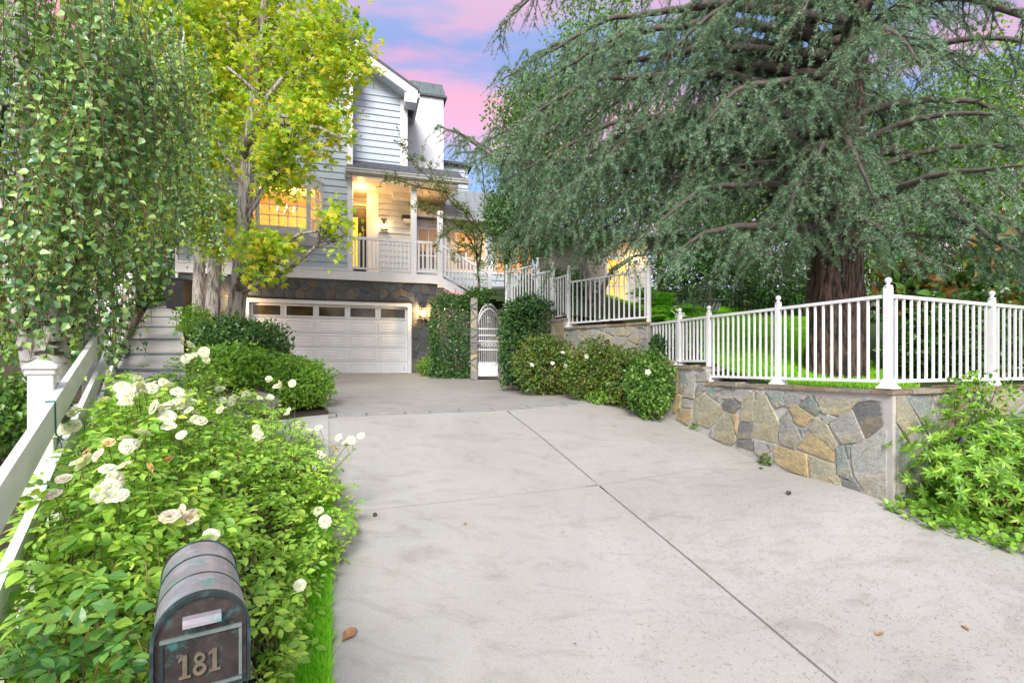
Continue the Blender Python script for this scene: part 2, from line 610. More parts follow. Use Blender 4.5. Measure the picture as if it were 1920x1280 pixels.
# ------------------------------------------------------------------ terrain
def sst(a, b, x):
    t = np.clip((np.asarray(x, float) - a) / (b - a), 0, 1)
    return t * t * (3 - 2 * t)

def s_of(x, y): return -0.388 * x + 0.922 * y
def c_of(x, y): return 0.922 * x + 0.388 * y

def drive_h(x, y):
    s = s_of(x, y); c = c_of(x, y)
    h = np.where(s < 2.0, -2.011 + 0.13 * (s - 2.0),
        np.where(s < 7.54, -1.326 + 0.242 * (s - 4.83), -0.670 + 0.043 * (s - 7.54)))
    # rounded crest where the slope meets the level court
    h = h - 0.10 * np.exp(-((s - 7.54) / 0.9) ** 2) * 0.45
    h = h + 0.33 * sst(2.6, 5.4, c) * np.where(s < 3.3, 1.0, 0.28 + 0.72 * (1 - sst(3.3, 4.9, s))) * (1 - sst(8.0, 10.0, s))
    return h

def x_edge(y):      # left edge of the drive
    return np.where(y < 7.7, -0.357 * np.maximum(y, 0.2) - 0.01, -2.76 - 0.685 * (y - 7.7))
def x_fence(y): return -2.66 - 0.70 * (y - 2.9)
def x_walkL(y): return -5.09 - 0.652 * (y - 6.4)
def walk_h(y): return -0.327 + 0.225 * (y - 6.4)
def x_rise(y):
    return x_fence(y) + (x_walkL(y) + 1.03 - x_fence(y)) * sst(4.6, 6.2, y)

def gh(x, y):
    x = np.asarray(x, float); y = np.asarray(y, float)
    xe, xw = x_edge(y), x_rise(y)
    t = np.clip((xe - x) / np.maximum(xe - xw, 0.2), 0, 1)
    t = (t * t * (3 - 2 * t)) ** (1 + 1.8 * sst(5.4, 7.0, y))
    w = walk_h(np.minimum(y, 24))
    h = drive_h(np.maximum(x, xe), y) * (1 - t) + w * t
    far = sst(18, 24, y)
    h = np.where(x > -8, h * (1 - far) + 1.2 * far, h)
    return h

def grid_sheet(name, xs, ys, hf, m, mask=None, parent=None, origin=(0, 0, 0), thick=0.0, smooth=True, **kw):
    X, Y = np.meshgrid(xs, ys)
    Z = hf(X, Y)
    nx, ny = len(xs), len(ys)
    v = np.stack([X, Y, Z], -1).reshape(-1, 3)
    i = np.arange(nx * ny).reshape(ny, nx)
    f = np.stack([i[:-1, :-1], i[:-1, 1:], i[1:, 1:], i[1:, :-1]], -1).reshape(-1, 4)
    if mask is not None:
        cx = (X[:-1, :-1] + X[1:, 1:]) / 2; cy = (Y[:-1, :-1] + Y[1:, 1:]) / 2
        f = f[mask(cx, cy).ravel()]
    return link(name, npmesh(name, v - np.asarray(origin), f), m, parent, origin, smooth, **kw)

gx = np.unique(np.concatenate([np.linspace(-300, -20, 15), np.arange(-20, 14, .3), np.linspace(14, 300, 15)]))
gy = np.unique(np.concatenate([np.linspace(-60, -3, 6), np.arange(-3, 26, .3), np.linspace(26, 500, 20)]))
grid_sheet("ground", gx, gy, lambda X, Y: gh(np.clip(X, -20, 14), np.clip(Y, -3, 26)) - 0.035, M_soil, kind="structure",
           label="dark earth under the planting beds beside the driveway")

# wall planes of the garden
C0 = np.array([3.82, 5.2])
dA = np.array([-0.388, 0.922]); nA = np.array([-0.922, -0.388])      # along the wall, and out of its face
dB = np.array([0.916, 0.401]); nB = np.array([0.401, -0.916])
FO = 0.10
def A2(t, o=0.0): return C0 + dA * t + nA * o
def B2(t, o=0.0): return C0 + dB * t + nB * o

def inpoly(poly, X, Y):
    r = np.zeros(np.shape(X), bool)
    n = len(poly)
    for i in range(n):
        x1, y1 = poly[i]; x2, y2 = poly[(i + 1) % n]
        c = ((y1 > Y) != (y2 > Y)) & (X < (x2 - x1) * (Y - y1) / (y2 - y1 + 1e-12) + x1)
        r ^= c
    return r

# ------------------------------------------------------------------ driveway: slabs between open joints
drive = empty("driveway", (0.5, 5, -1.4), "wide pale concrete driveway rising to the white garage door", "driveway", kind="structure")
def cs_to_xy(c, s): return 0.922 * c - 0.388 * s, 0.388 * c + 0.922 * s
J0 = (1.004 * 0.947, 5.95 * 0.947)
cJ = float(c_of(*J0)); sJ = float(s_of(*J0))
SB = 7.50            # the slate band across the drive
def slab(c0, c1, s0, s1, m, name="slab", lift=0.0):
    cs_ = np.linspace(c0, c1, max(2, int((c1 - c0) / .22) + 1)); ss = np.linspace(s0, s1, max(2, int((s1 - s0) / .18) + 1))
    Cg, Sg = np.meshgrid(cs_, ss)
    X, Y = cs_to_xy(Cg, Sg)
    xe = x_edge(Y)
    X = np.maximum(X, xe)
    keepR = np.full_like(X, 99.0)
    Z = drive_h(X, Y) + lift
    nx, ny = len(cs_), len(ss)
    top = np.stack([X, Y, Z], -1).reshape(-1, 3)
    n = nx * ny
    i = np.arange(n).reshape(ny, nx)
    f = np.stack([i[:-1, :-1], i[:-1, 1:], i[1:, 1:], i[1:, :-1]], -1).reshape(-1, 4)
    # drop cells that collapsed onto the left edge
    w = np.linalg.norm(top[f[:, 1]] - top[f[:, 0]], axis=1) + np.linalg.norm(top[f[:, 2]] - top[f[:, 3]], axis=1)
    f = f[w > 1e-4]
    bot = np.concatenate([top, top - np.array([0, 0, 0.03])])
    ring = np.concatenate([i[0, :], i[1:, -1], i[-1, -2::-1], i[-2:0:-1, 0]])
    side = np.stack([ring + n, np.roll(ring, -1) + n, np.roll(ring, -1) + 2 * n, ring + 2 * n], -1)[:, ::-1]
    v = np.concatenate([top, bot])
    return link(name, npmesh(name, v - ORG["driveway"], np.concatenate([f, side])), m, drive, smooth=True)
J = 0.011
for (c0, c1) in ((-2.0, cJ - J), (cJ + J, 9.0)):
    for (s0, s1) in ((-2.5, sJ - J), (sJ + J, SB)):
        slab(c0, c1, s0, s1, M_conc)
slab(-2.0, 9.0, SB + .30, 17.6, M_conc2, "court_slab")
for o in [o for o in drive.children if o.name.startswith("court_slab")]:
    o["label"] = "greyer level concrete court in front of the garage"
# slate flags of the band, one by one
r_ = random.Random(3)
cc = -2.0
while cc < 6.4:
    w_ = r_.uniform(.35, .75)
    slab(cc + .008, cc + w_ - .008, SB + .006 + r_.uniform(0, .006), SB + .292 - r_.uniform(0, .02), M_slatelight, "slate_flag", lift=0.004)
    cc += w_
jb = MB()
grid_sheet("joint_bed", np.arange(-9, 9.5, .3), np.arange(-2, 17.4, .3), lambda X, Y: drive_h(X, Y) - 0.022, M_joint,
           mask=lambda X, Y: (X > x_edge(Y) + .12) & (c_of(X, Y) < 8.9), parent=drive, origin=ORG["driveway"])

# landing between the walkway and the drive
def polyline(pts, n):
    pts = np.array(pts, float); d = np.concatenate([[0], np.cumsum(np.linalg.norm(np.diff(pts, axis=0), axis=1))])
    t = np.linspace(0, d[-1], n)
    return np.column_stack([np.interp(t, d, pts[:, 0]), np.interp(t, d, pts[:, 1])])
ln_, lf_ = polyline([(-5.0, 5.75), (-2.6, 5.3), (-1.93, 5.45)], 30), polyline([(-5.0, 6.42), (-4.1, 6.5), (-3.1, 6.95), (-2.59, 7.35)], 30)
lt_ = np.linspace(0, 1, 12)[:, None, None]
lg = ln_[None] * (1 - lt_) + lf_[None] * lt_
li = np.arange(360).reshape(12, 30)
lfc = np.stack([li[:-1, :-1], li[:-1, 1:], li[1:, 1:], li[1:, :-1]], -1).reshape(-1, 4)
lz = gh(lg[..., 0], lg[..., 1]) - .003
link("landing_path", npmesh("landing_path", np.concatenate([lg, lz[..., None]], -1).reshape(-1, 3), lfc), M_conc3, smooth=True, kind="structure",
     label="small concrete landing joining driveway and side walkway")

# ------------------------------------------------------------------ side walkway: stepped slabs with slate risers
walk = empty("walkway", (-6, 8, 0), "stepped concrete walkway with slate bands climbing beside the house", "walkway", kind="structure")
ys_ = [6.4, 7.35, 8.5, 9.9, 11.5, 13.2, 15.2, 17.4]
for i in range(len(ys_) - 1):
    a, b = ys_[i], ys_[i + 1]
    za = walk_h(a) + 0.035; zb = walk_h(b) + 0.012
    q0 = [(x_walkL(a), a, za), (x_walkL(a) + 1.02, a, za), (x_walkL(b) + 1.02, b, zb), (x_walkL(b), b, zb)]
    MB().hexa([np.array(p) - (0, 0, .3) for p in q0], q0).build("step_slab", M_conc3, walk)
    # slate nosing strip set into the front of each step
    b2 = a + 0.10
    z2 = za + (zb - za) * (.10 / (b - a))
    q1 = [(x_walkL(a) - .01, a - .012, za + .003), (x_walkL(a) + 1.03, a - .012, za + .003), (x_walkL(b2) + 1.03, b2, z2 + .004), (x_walkL(b2) - .01, b2, z2 + .004)]
    MB().hexa([np.array(p) - (0, 0, .16) for p in q1], q1).build("slate_strip", M_slate, walk)

# ------------------------------------------------------------------ irregular stones
def clip_half(poly, a, b, c):
    """keep a*x+b*y<=c"""
    o = []
    n = len(poly)
    for i in range(n):
        p, q = poly[i], poly[(i + 1) % n]
        dp = a * p[0] + b * p[1] - c; dq = a * q[0] + b * q[1] - c
        if dp <= 0: o.append(p)
        if (dp < 0 < dq) or (dq < 0 < dp):
            t = dp / (dp - dq)
            o.append((p[0] + (q[0] - p[0]) * t, p[1] + (q[1] - p[1]) * t))
    return o

def area(p):
    return 0.5 * sum(p[i][0] * p[(i + 1) % len(p)][1] - p[(i + 1) % len(p)][0] * p[i][1] for i in range(len(p)))

def offset_in(poly, d):
    """shrink a polygon clockwise or not: clip by its own edges moved inwards (cells are convex enough)"""
    if area(poly) < 0: poly = poly[::-1]
    r = list(poly)
    n = len(poly)
    for i in range(n):
        (x1, y1), (x2, y2) = poly[i], poly[(i + 1) % n]
        l = math.hypot(x2 - x1, y2 - y1)
        if l < 1e-5: continue
        a, b = (y2 - y1) / l, -(x2 - x1) / l
        r = clip_half(r, a, b, a * x1 + b * y1 - d)
        if len(r) < 3: return []
    return r

def stones(parent, O, U, V, Nn, region, seeds, joint, depth, m, tints, seedno=1, minarea=0.004, holes=(), name="stone"):
    """O origin, U/V in-plane axes, Nn out of the face; region: convex polygon(s) in (u, v); seeds (u, v, weight)"""
    O, U, V, Nn = map(lambda a: np.asarray(a, float), (O, U, V, Nn))
    rr = random.Random(seedno)
    cnt = 0
    pieces = None
    fixed = None
    if isinstance(seeds, dict):
        pieces = [p for p, c in seeds['polys']]; fixed = [c for p, c in seeds['polys']]; seeds = [(0, 0, 0)] * len(pieces)
    if isinstance(seeds, int):
        pieces = split_region(region, seeds, rr); seeds = [(0, 0, 0)] * len(pieces)
    for i, (u, v, w) in enumerate(seeds):
        cell = list(region) if pieces is None else pieces[i]
        for j, (u2, v2, w2) in enumerate(seeds if pieces is None else ()):
            if i == j: continue
            a, b = 2 * (u2 - u), 2 * (v2 - v)
            c = (u2 * u2 + v2 * v2 - w2) - (u * u + v * v - w)
            cell = clip_half(cell, a, b, c)
            if len(cell) < 3: break
        if len(cell) < 3: continue
        for h in holes:                      # convex openings: keep the side the seed is on
            best = None
            for k in range(len(h)):
                (x1, y1), (x2, y2) = h[k], h[(k + 1) % len(h)]
                a, b = (y2 - y1), -(x2 - x1)
                d = a * u + b * v - (a * x1 + b * y1)
                if d > 0 and (best is None or d > best[0]): best = (d, a, b, a * x1 + b * y1)
            if best is not None: cell = clip_half(cell, -best[1], -best[2], -best[3])
            else: cell = []
        if len(cell) < 3: continue
        cell = offset_in(cell, joint * rr.uniform(.35, .65))
        if len(cell) < 3 or abs(area(cell)) < minarea: continue
        # worn corners and edges that are not straight
        jj = .011 if fixed is None else .004
        cell = [(p[0] + rr.uniform(-jj, jj), p[1] + rr.uniform(-jj, jj)) for p in cell]
        pts = []
        n = len(cell)
        for k in range(n):
            p, q = cell[k], cell[(k + 1) % n]
            l = math.hypot(q[0] - p[0], q[1] - p[1])
            if l < 0.012: continue
            jt = min(.016, l * .07)
            pts.append((p[0] + (q[0] - p[0]) * min(.08, .014 / l), p[1] + (q[1] - p[1]) * min(.08, .014 / l)))
            if l > .12:
                t = rr.uniform(.4, .6)
                pts.append((p[0] + (q[0] - p[0]) * t + rr.uniform(-jt, jt), p[1] + (q[1] - p[1]) * t + rr.uniform(-jt, jt)))
            pts.append((q[0] - (q[0] - p[0]) * min(.08, .014 / l), q[1] - (q[1] - p[1]) * min(.08, .014 / l)))
        if len(pts) < 4: continue
        cu = sum(p[0] for p in pts) / len(pts); cv = sum(p[1] for p in pts) / len(pts)
        d = depth * rr.uniform(.7, 1.35)
        tx, ty = rr.uniform(-.04, .04), rr.uniform(-.04, .04)
        n = len(pts)
        ringA = [O + U * p[0] + V * p[1] - Nn * .02 for p in pts]
        ringB = []; ringC = []
        for p in pts:
            z = d + (p[0] - cu) * tx + (p[1] - cv) * ty
            l = math.hypot(p[0] - cu, p[1] - cv) + 1e-6
            k = max(0.0, 1 - .007 / l)
            ringB.append(O + U * p[0] + V * p[1] + Nn * max(.004, z - .008))
            ringC.append(O + U * (cu + (p[0] - cu) * k) + V * (cv + (p[1] - cv) * k) + Nn * (z + rr.uniform(-.003, .003)))
        mid = O + U * cu + V * cv + Nn * (d + rr.uniform(0, .012))
        mb = MB()
        fs = [(k, (k + 1) % n, n + (k + 1) % n, n + k) for k in range(n)] + [(n + k, n + (k + 1) % n, 2 * n + (k + 1) % n, 2 * n + k) for k in range(n)] + \
             [(2 * n + k, 2 * n + (k + 1) % n, 3 * n) for k in range(n)]
        mb.add(ringA + ringB + ringC + [mid], fs)
        t = tints[rr.randrange(len(tints))] if fixed is None else fixed[i]
        g = rr.uniform(.85, 1.15)
        cpos = O + U * cu + V * cv
        mb.build(name, m, parent, origin=cpos, color=tuple(min(1, x * g) for x in t))
        cnt += 1
    return cnt

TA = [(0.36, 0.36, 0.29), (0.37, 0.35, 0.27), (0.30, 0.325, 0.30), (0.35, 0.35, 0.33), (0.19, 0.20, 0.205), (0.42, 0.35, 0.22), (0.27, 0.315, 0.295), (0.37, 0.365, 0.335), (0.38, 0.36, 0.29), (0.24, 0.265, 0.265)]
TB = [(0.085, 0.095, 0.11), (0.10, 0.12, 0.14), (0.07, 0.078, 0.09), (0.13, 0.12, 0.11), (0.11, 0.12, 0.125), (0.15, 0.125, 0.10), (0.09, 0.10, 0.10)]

def split_region(reg, n, rr):
    """break a polygon into n angular pieces by straight cuts, the largest first"""
    polys = [list(reg)]
    for _ in range(n - 1):
        polys.sort(key=lambda p: -abs(area(p)) * rr.uniform(.45, 1))
        p = polys.pop(0)
        cu = sum(q[0] for q in p) / len(p); cv = sum(q[1] for q in p) / len(p)
        far = max(p, key=lambda q: (q[0] - cu) ** 2 + (q[1] - cv) ** 2)
        an = math.atan2(far[1] - cv, far[0] - cu) + rr.uniform(-.65, .65)
        a, b = math.cos(an), math.sin(an)
        c = a * cu + b * cv + rr.uniform(-.05, .05)
        x, y = clip_half(p, a, b, c), clip_half(p, -a, -b, -c)
        polys += [q for q in (x, y) if len(q) >= 3]
    return polys

def plane_uv(px, py, O, U, Nn):
    r = ray(px, py)
    t = np.dot(O, Nn) / np.dot(r, Nn)
    p = r * t - O
    return float(np.dot(p, U)), float(p[2])

UP = np.array([0, 0, 1.0])
def v3(p2, z=0.0): return np.array([p2[0], p2[1], z])

# --- main garden wall: face along the drive and return along the planting bed
wallm = empty("stone_wall", v3(A2(1.5), -1.0), "low wall of buff and grey irregular stones beside the driveway", "stone wall", kind="thing")
OA = v3(A2(0, FO)); UA = v3(dA); NA3 = v3(nA)
OB = v3(B2(0, FO)); UB = v3(dB); NB3 = v3(nB)
TEND = 3.28
seedsA = []
for (x, y, w) in [(120,150,0),(165,140,0),(230,190,0),(310,110,0),(130,315,0),(205,315,0),(180,410,0),(370,370,2),(400,235,0),(310,210,0),(455,280,-1),(525,240,0),(555,330,0),(640,250,0),(685,350,0),(775,245,0),(590,480,0),(500,510,1),(820,450,2),(665,540,0),(665,640,0),(790,670,0),(860,640,-1),(1010,520,2),(900,280,1),(1040,290,0),(940,370,-1),(1105,410,1),(1180,320,0),(1110,540,-1),(1220,270,0),(1390,320,1),(1325,430,0),(1280,540,1),(1470,520,2),(1620,430,2),(1220,660,1),(1010,770,1),(1290,860,2),(1440,770,1),(1470,680,-1),(1510,990,1),(1640,750,3),(395,560,-1),(1150,830,-1),(60,250,0),(80,400,0)]:
    u, v = plane_uv(1240 + x / 4.174, 680 + y / 4.174, OA, UA, NA3)
    seedsA.append((u, v, w * .012))
wtop = -.285
def wall_core(mb, t0, t1, fn, o0, o1, ztop, zb):
    a0, a1 = fn(t0, o0), fn(t1, o0); b0, b1 = fn(t0, o1), fn(t1, o1)
    q = [a0, b0, b1, a1]
    return mb.hexa([v3(p, zb) for p in q], [v3(p, ztop) for p in q])
cr = MB()
# core of the long face, its bottom below the drive
wall_core(cr, -.10, 2.40, A2, FO, -.22, wtop, -2.1)
wall_core(cr, 2.402, TEND, A2, FO, -.22, -.055, -1.6)
wall_core(cr, .12, 6.5, B2, FO, -.22, wtop - .002, -2.2)
cr.build("mortar_core", M_mortar, wallm)
def gline(fn, t, o): p = fn(t, o); return float(gh(p[0], p[1]))
regA = [(-.10, gline(A2, -.1, FO) - .05), (-.10, wtop), (2.4, wtop), (2.4, -.06), (TEND, -.06), (TEND, gline(A2, TEND, FO) - .05), (1.6, gline(A2, 1.6, FO) - .05)]
GO, OL, GR, DK, TE, LT = (0.43, 0.345, 0.20), (0.37, 0.355, 0.265), (0.35, 0.345, 0.325), (0.205, 0.21, 0.21), (0.265, 0.315, 0.295), (0.37, 0.375, 0.345)
TRACED = [
 ([(108,75),(140,70),(128,230),(105,235)],GO),([(148,70),(205,72),(185,200),(160,240),(133,235)],LT),([(212,85),(270,80),(262,275),(245,280),(178,262),(195,180)],GR),([(282,75),(362,72),(362,145),(300,148),(280,140)],GR),
 ([(108,255),(140,245),(165,270),(150,350),(115,392),(98,380)],GO),([(175,278),(245,290),(240,350),(180,342),(165,320)],GR),([(150,362),(238,375),(235,425),(210,485),(120,435)],GO),([(265,290),(330,235),(490,360),(485,385),(380,510),(262,475)],OL),
 ([(290,170),(355,172),(350,210),(285,265),(272,230)],GR),([(370,200),(420,195),(440,230),(425,285),(400,265),(360,230)],TE),([(430,275),(455,250),(485,275),(460,305)],GR),([(480,215),(540,195),(575,280),(480,280)],LT),([(485,310),(560,280),(625,340),(575,390),(500,360)],DK),
 ([(570,205),(690,210),(710,225),(640,310),(565,250)],GR),([(635,320),(730,230),(720,455),(628,450)],OL),([(745,215),(800,225),(795,255),(752,278)],GR),([(740,295),(830,260),(925,470),(910,625),(860,612),(720,600)],OL),([(820,215),(965,225),(965,330),(905,350),(870,300)],TE),
 ([(975,245),(1130,255),(1060,345),(1000,345),(970,335)],GR),([(560,405),(600,410),(605,575),(575,520)],GO),([(500,400),(550,400),(590,605),(560,640),(420,590),(430,500)],OL),([(620,470),(715,480),(710,595),(610,590)],DK),([(605,600),(720,605),(722,690),(600,650)],DK),
 ([(735,615),(810,620),(855,690),(780,735),(745,700)],GR),([(820,620),(895,640),(865,685)],LT),([(935,440),(990,380),(1100,600),(1045,675),(935,625)],GR),([(1010,360),(1060,335),(1195,425),(1125,495),(1050,460)],GO),([(1075,335),(1170,255),(1250,380),(1215,410),(1140,370)],TE),
 ([(1190,245),(1260,255),(1225,300)],GR),([(1240,310),(1280,275),(1550,270),(1545,300),(1430,415),(1280,395),(1250,360)],OL),([(1265,420),(1310,405),(1375,430),(1310,470),(1280,460)],LT),([(1080,505),(1145,525),(1110,585)],TE),([(1165,500),(1210,430),(1300,480),(1385,640),(1355,680),(1200,560)],OL),
 ([(1320,480),(1500,370),(1590,590),(1570,615),(1420,630)],LT),([(1500,345),(1550,315),(1715,305),(1735,480),(1605,580)],DK),([(1075,665),(1155,550),(1240,580),(1360,700),(1350,775)],GO),([(885,675),(920,655),(1140,715),(1135,885),(900,780)],GO),([(1165,725),(1355,795),(1380,870),(1430,1015),(1180,910)],OL),
 ([(1143,740),(1162,745),(1162,905),(1140,888)],GO),([(1375,650),(1435,640),(1500,880),(1480,905),(1390,870)],TE),([(1445,640),(1490,640),(1480,740),(1455,700)],TE),([(1425,910),(1510,920),(1620,1070),(1440,1025)],DK),([(1495,650),(1765,530),(1765,1100),(1640,1100),(1520,870)],LT),([(385,535),(410,520),(425,590),(395,580)],GR),
 ([(640,180),(800,185),(800,205),(690,200)],OL),([(1090,250),(1170,245),(1120,290)],GR),([(1000,220),(1180,235),(1130,248),(980,240)],GR),([(420,188),(560,190),(470,212),(440,222)],GR),([(1600,280),(1720,285),(1715,298),(1560,305)],LT),
]
def swell(p, d):
    cu = sum(q[0] for q in p) / len(p); cv = sum(q[1] for q in p) / len(p)
    return [(cu + (q[0] - cu) * (1 + d / math.hypot(q[0] - cu, q[1] - cv)), cv + (q[1] - cv) * (1 + d / math.hypot(q[0] - cu, q[1] - cv))) for q in p]
traced = [(swell([plane_uv(1240 + x / 4.174, 680 + y / 4.174, OA, UA, NA3) for x, y in poly], .012), c) for poly, c in TRACED]
nA_ = stones(wallm, OA, UA, UP, NA3, regA, {'polys': traced}, .002, .019, M_stoneA, TA, 5)
seedsB = 95
stones(wallm, OB, UB, UP, NB3, [(-.06, -1.95), (6.5, -1.95), (6.5, wtop - .005), (-.06, wtop - .005)], seedsB, .020, .016, M_stoneA, TA, 8)
# thin cap stones along the top
def caps(fn, t0, t1, z, o0, o1, seedno, parent, m=None):
    rr = random.Random(seedno)
    t = t0
    while t < t1 - .05:
        w = min(rr.uniform(.22, .62), t1 - t)
        h = rr.uniform(.028, .055)
        oo = rr.uniform(0, .035); tt = rr.uniform(-.02, .02)
        q = [fn(t + .006, o0 + oo + tt), fn(t + .006, o1), fn(t + w - .006, o1), fn(t + w - .006, o0 + oo - tt)]
        bot = [v3(p, z - .004) for p in q]
        top = [v3(p, z + h + rr.uniform(-.006, .006)) for p in q]
        g = rr.uniform(.8, 1.15)
        c = rr.choice([(0.30, 0.235, 0.17), (0.26, 0.22, 0.18), (0.33, 0.24, 0.14), (0.24, 0.225, 0.20), (0.28, 0.25, 0.21)])
        MB().hexa(bot, top).build("cap_stone", m or M_stoneA, parent, origin=(bot[0] + bot[2]) / 2, color=tuple(x * g for x in c))
        t += w
caps(A2, -.13, 2.38, wtop, FO + .02, -.24, 31, wallm)
caps(A2, 2.41, TEND, -.055, FO + .02, -.24, 32, wallm)
caps(B2, .16, 6.4, wtop - .002, FO + .02, -.24, 33, wallm)
# rounded end of the wall
endc = A2(TEND, -.06)
MB().lathe([(.165, -1.6), (.165, -.06)], (endc[0], endc[1], 0), 14).build("rounded_end", M_mortar, wallm)

# --- fence line points
UPT = {}
F_A = [0.0, 1.287, 2.45]
pt1275 = np.array([2.655, 8.10]); pt1220 = np.array([2.40, 8.86]); pt1066 = np.array([1.13, 10.2])
pt1037 = np.array([.86, 10.75]); pt1008 = np.array([.56, 11.15]); pt950 = np.array([-.13, 12.05])

# --- upper wall under the stepped fence
wallu = empty("stone_wall", v3((1.8, 9.4), 0), "higher stone retaining wall above the flowering shrubs, under the stepped fence", "stone wall", kind="thing")
def upper_face(p, q, ztop, zb, seeds, no):
    d = (q - p) / np.linalg.norm(q - p); n = np.array([d[1], -d[0]])
    if np.dot(n, p) > 0: n = -n
    O = v3(p + n * .10)
    L_ = np.linalg.norm(q - p)
    fn = lambda t, o: p + d * t + n * o
    m_ = MB(); wall_core(m_, 0, L_, fn, .10, -.2, ztop, zb); m_.build("mortar_core", M_mortar, wallu)
    if seeds is None:
        seeds = max(4, int(L_ * (ztop - zb) * 9))
    else:
        seeds = [(*plane_uv(x, y, O, v3(d), v3(n)), 0) for x, y in seeds]
    stones(wallu, O, v3(d), UP, v3(n), [(0, zb), (L_, zb), (L_, ztop), (0, ztop)] , seeds, .020, .017, M_stoneA, TA, no)
    caps(fn, -.02, L_ + .02, ztop, .12, -.22, no + 50, wallu)
sU = [(850 + x / 3.2, 400 + y / 3.2) for x, y in [(720,750),(790,720),(760,780),(860,720),(930,750),(950,700),(1005,700),(1000,770),(1060,690),(1095,740),(1140,720),(1150,790),(840,790),(900,800),(740,830),(820,850),(900,860),(980,840),(1060,820),(1120,860),(780,690),(1150,680),(870,680)]]
upper_face(pt1066, pt1220, .70, -.75, sU, 41)
upper_face(pt1037, pt1066, .88, -.75, None, 42)
upper_face(pt1008, pt1037, 1.06, -.75, None, 43)
upper_face(pt950, pt1008, 1.24, -.75, None, 44)
upper_face(pt1220, np.array(A2(TEND, -.05)), .02, -.9, None, 45)
upper_face(np.array([-.26, 13.9]), pt950, 1.1, -.75, None, 46)

# ------------------------------------------------------------------ lawn and upper beds
terr = [A2(0, -.05), B2(7.5, -.05), (15, 26), (-2, 24), (-.6, 13.6), pt950, pt1008, pt1037, pt1066, pt1220, pt1275, A2(2.45)]
terr = [tuple(map(float, p)) for p in terr]
def lawn_h(x, y):
    x = np.asarray(x, float); y = np.asarray(y, float)
    h = -.27 + .235 * np.maximum(0, y - 6.7) - .03 * np.maximum(0, y - 13)
    h = h + .45 * sst(8.3, 9.4, y + .3 * (2.4 - x)) * (1 - sst(2.3, 4.2, x))
    return h
grid_sheet("lawn", np.arange(-2, 16, .2), np.arange(5, 26, .2), lawn_h, mat("lawn_soil", (0.045, 0.085, 0.015), (0.03, 0.06, 0.012), rough=1, scale=20),
           mask=lambda X, Y: inpoly(terr, X, Y), kind="structure", label="sloping green lawn behind the white fence")

# ------------------------------------------------------------------ white metal fences
def bar_mesh(name, w, d, h):
    return MB().box((0, 0, h / 2), (w, d, h)).mesh(name)
PICK = {}
def fence_panel(root, p, q, z0, z1, n, tilt=0.0):
    """rails from p to q at heights z0 (bottom) and z1 (top), n pickets between"""
    d = (q - p) / np.linalg.norm(q - p)
    MB().beam(v3(p, z1), v3(q, z1 + tilt), .045, .034).build("top_rail", M_fence, root, origin=v3(p, z1))
    MB().beam(v3(p, z0), v3(q, z0 + tilt), .036, .034).build("bottom_rail", M_fence, root, origin=v3(p, z0))
    h = round(z1 - z0 - .035, 3)
    if h not in PICK:
        PICK[h] = bar_mesh("picket", .021, .021, h); PICK[h].materials.append(M_fence)
    a = math.atan2(d[1], d[0])
    R = np.array([[math.cos(a), -math.sin(a), 0], [math.sin(a), math.cos(a), 0], [0, 0, 1]])
    for k in range(n):
        t = (k + 1) / (n + 1)
        put("picket", PICK[h], root, v3(p + (q - p) * t, z0 + .0175 + tilt * t), R)
    return root
POSTM = {}
def fence_post(root, p, zb, zt, w=.058, finial=True, base=True, ang=0.0):
    ca, sa = math.cos(ang), math.sin(ang)
    ax = np.array([[ca, sa, 0], [-sa, ca, 0], [0, 0, 1]])
    po = MB().box((p[0], p[1], (zb + zt) / 2), (w, w, zt - zb), ax, bevel=.004).build("post", M_fence, root, origin=v3(p, zb))
    if finial:
        f = MB().lathe([(.022, 0), (.040, .004), (.040, .014), (.020, .020), (.014, .034), (.022, .044), (.031, .058), (.033, .070), (.027, .086), (.012, .097), (.002, .100)], (p[0], p[1], zt), 12)
        f.build("finial", M_fence, po, smooth=True)
    if base:
        h = w / 2
        m_ = MB()
        lv = [(.078, 0), (.078, .012), (.060, .030), (.042, .075), (h + .004, .10)]
        b0 = len(m_.v)
        for r, z in lv:
            for x, y in ((-1, -1), (1, -1), (1, 1), (-1, 1)):
                m_.v.append(tuple(np.array([p[0], p[1], zb + z]) + ax[0] * x * r + ax[1] * y * r))
        for i in range(len(lv) - 1):
            for k in range(4): m_.f.append((i * 4 + k, i * 4 + (k + 1) % 4, i * 4 + 4 + (k + 1) % 4, i * 4 + 4 + k))
        m_.f += [(3, 2, 1, 0), tuple(len(m_.v) - 4 + k for k in range(4))]
        m_.build("post_base", M_fence, po)
    return po
aA = math.atan2(dA[1], dA[0]); aB = math.atan2(dB[1], dB[0])
fl = empty("metal_fence", v3(C0, wtop), "long white picket fence with ball finials along the lawn, bent at its tall corner post", "fence", "white metal fences")
ZT, ZB = .700, -.165
CAPZ = wtop + .045
Apts = [A2(t) for t in F_A]
for k in range(2): fence_panel(fl, Apts[k], Apts[k + 1], ZB, ZT, 12)
fence_post(fl, Apts[0], CAPZ, .79, .066, ang=aA)
fence_post(fl, Apts[1], CAPZ, .765, ang=aA)
fence_post(fl, Apts[2], CAPZ, .765, ang=aA)
fence_panel(fl, Apts[2], pt1275, .06, .70, 7)
fence_post(fl, pt1275, -.01, .80, ang=aA)
fence_panel(fl, pt1275, pt1220, .06, .70, 8)
Bpts = [C0, B2(1.95), B2(3.9), B2(5.85)]
for k in range(3): fence_panel(fl, Bpts[k], Bpts[k + 1], ZB, ZT, 14)
for k in (1, 2, 3): fence_post(fl, Bpts[k], CAPZ, .765, ang=aB)
fu = empty("metal_fence", v3(pt1220, .2), "white picket fence stepping up in four short panels above the shrubs and gate", "fence", "white metal fences")
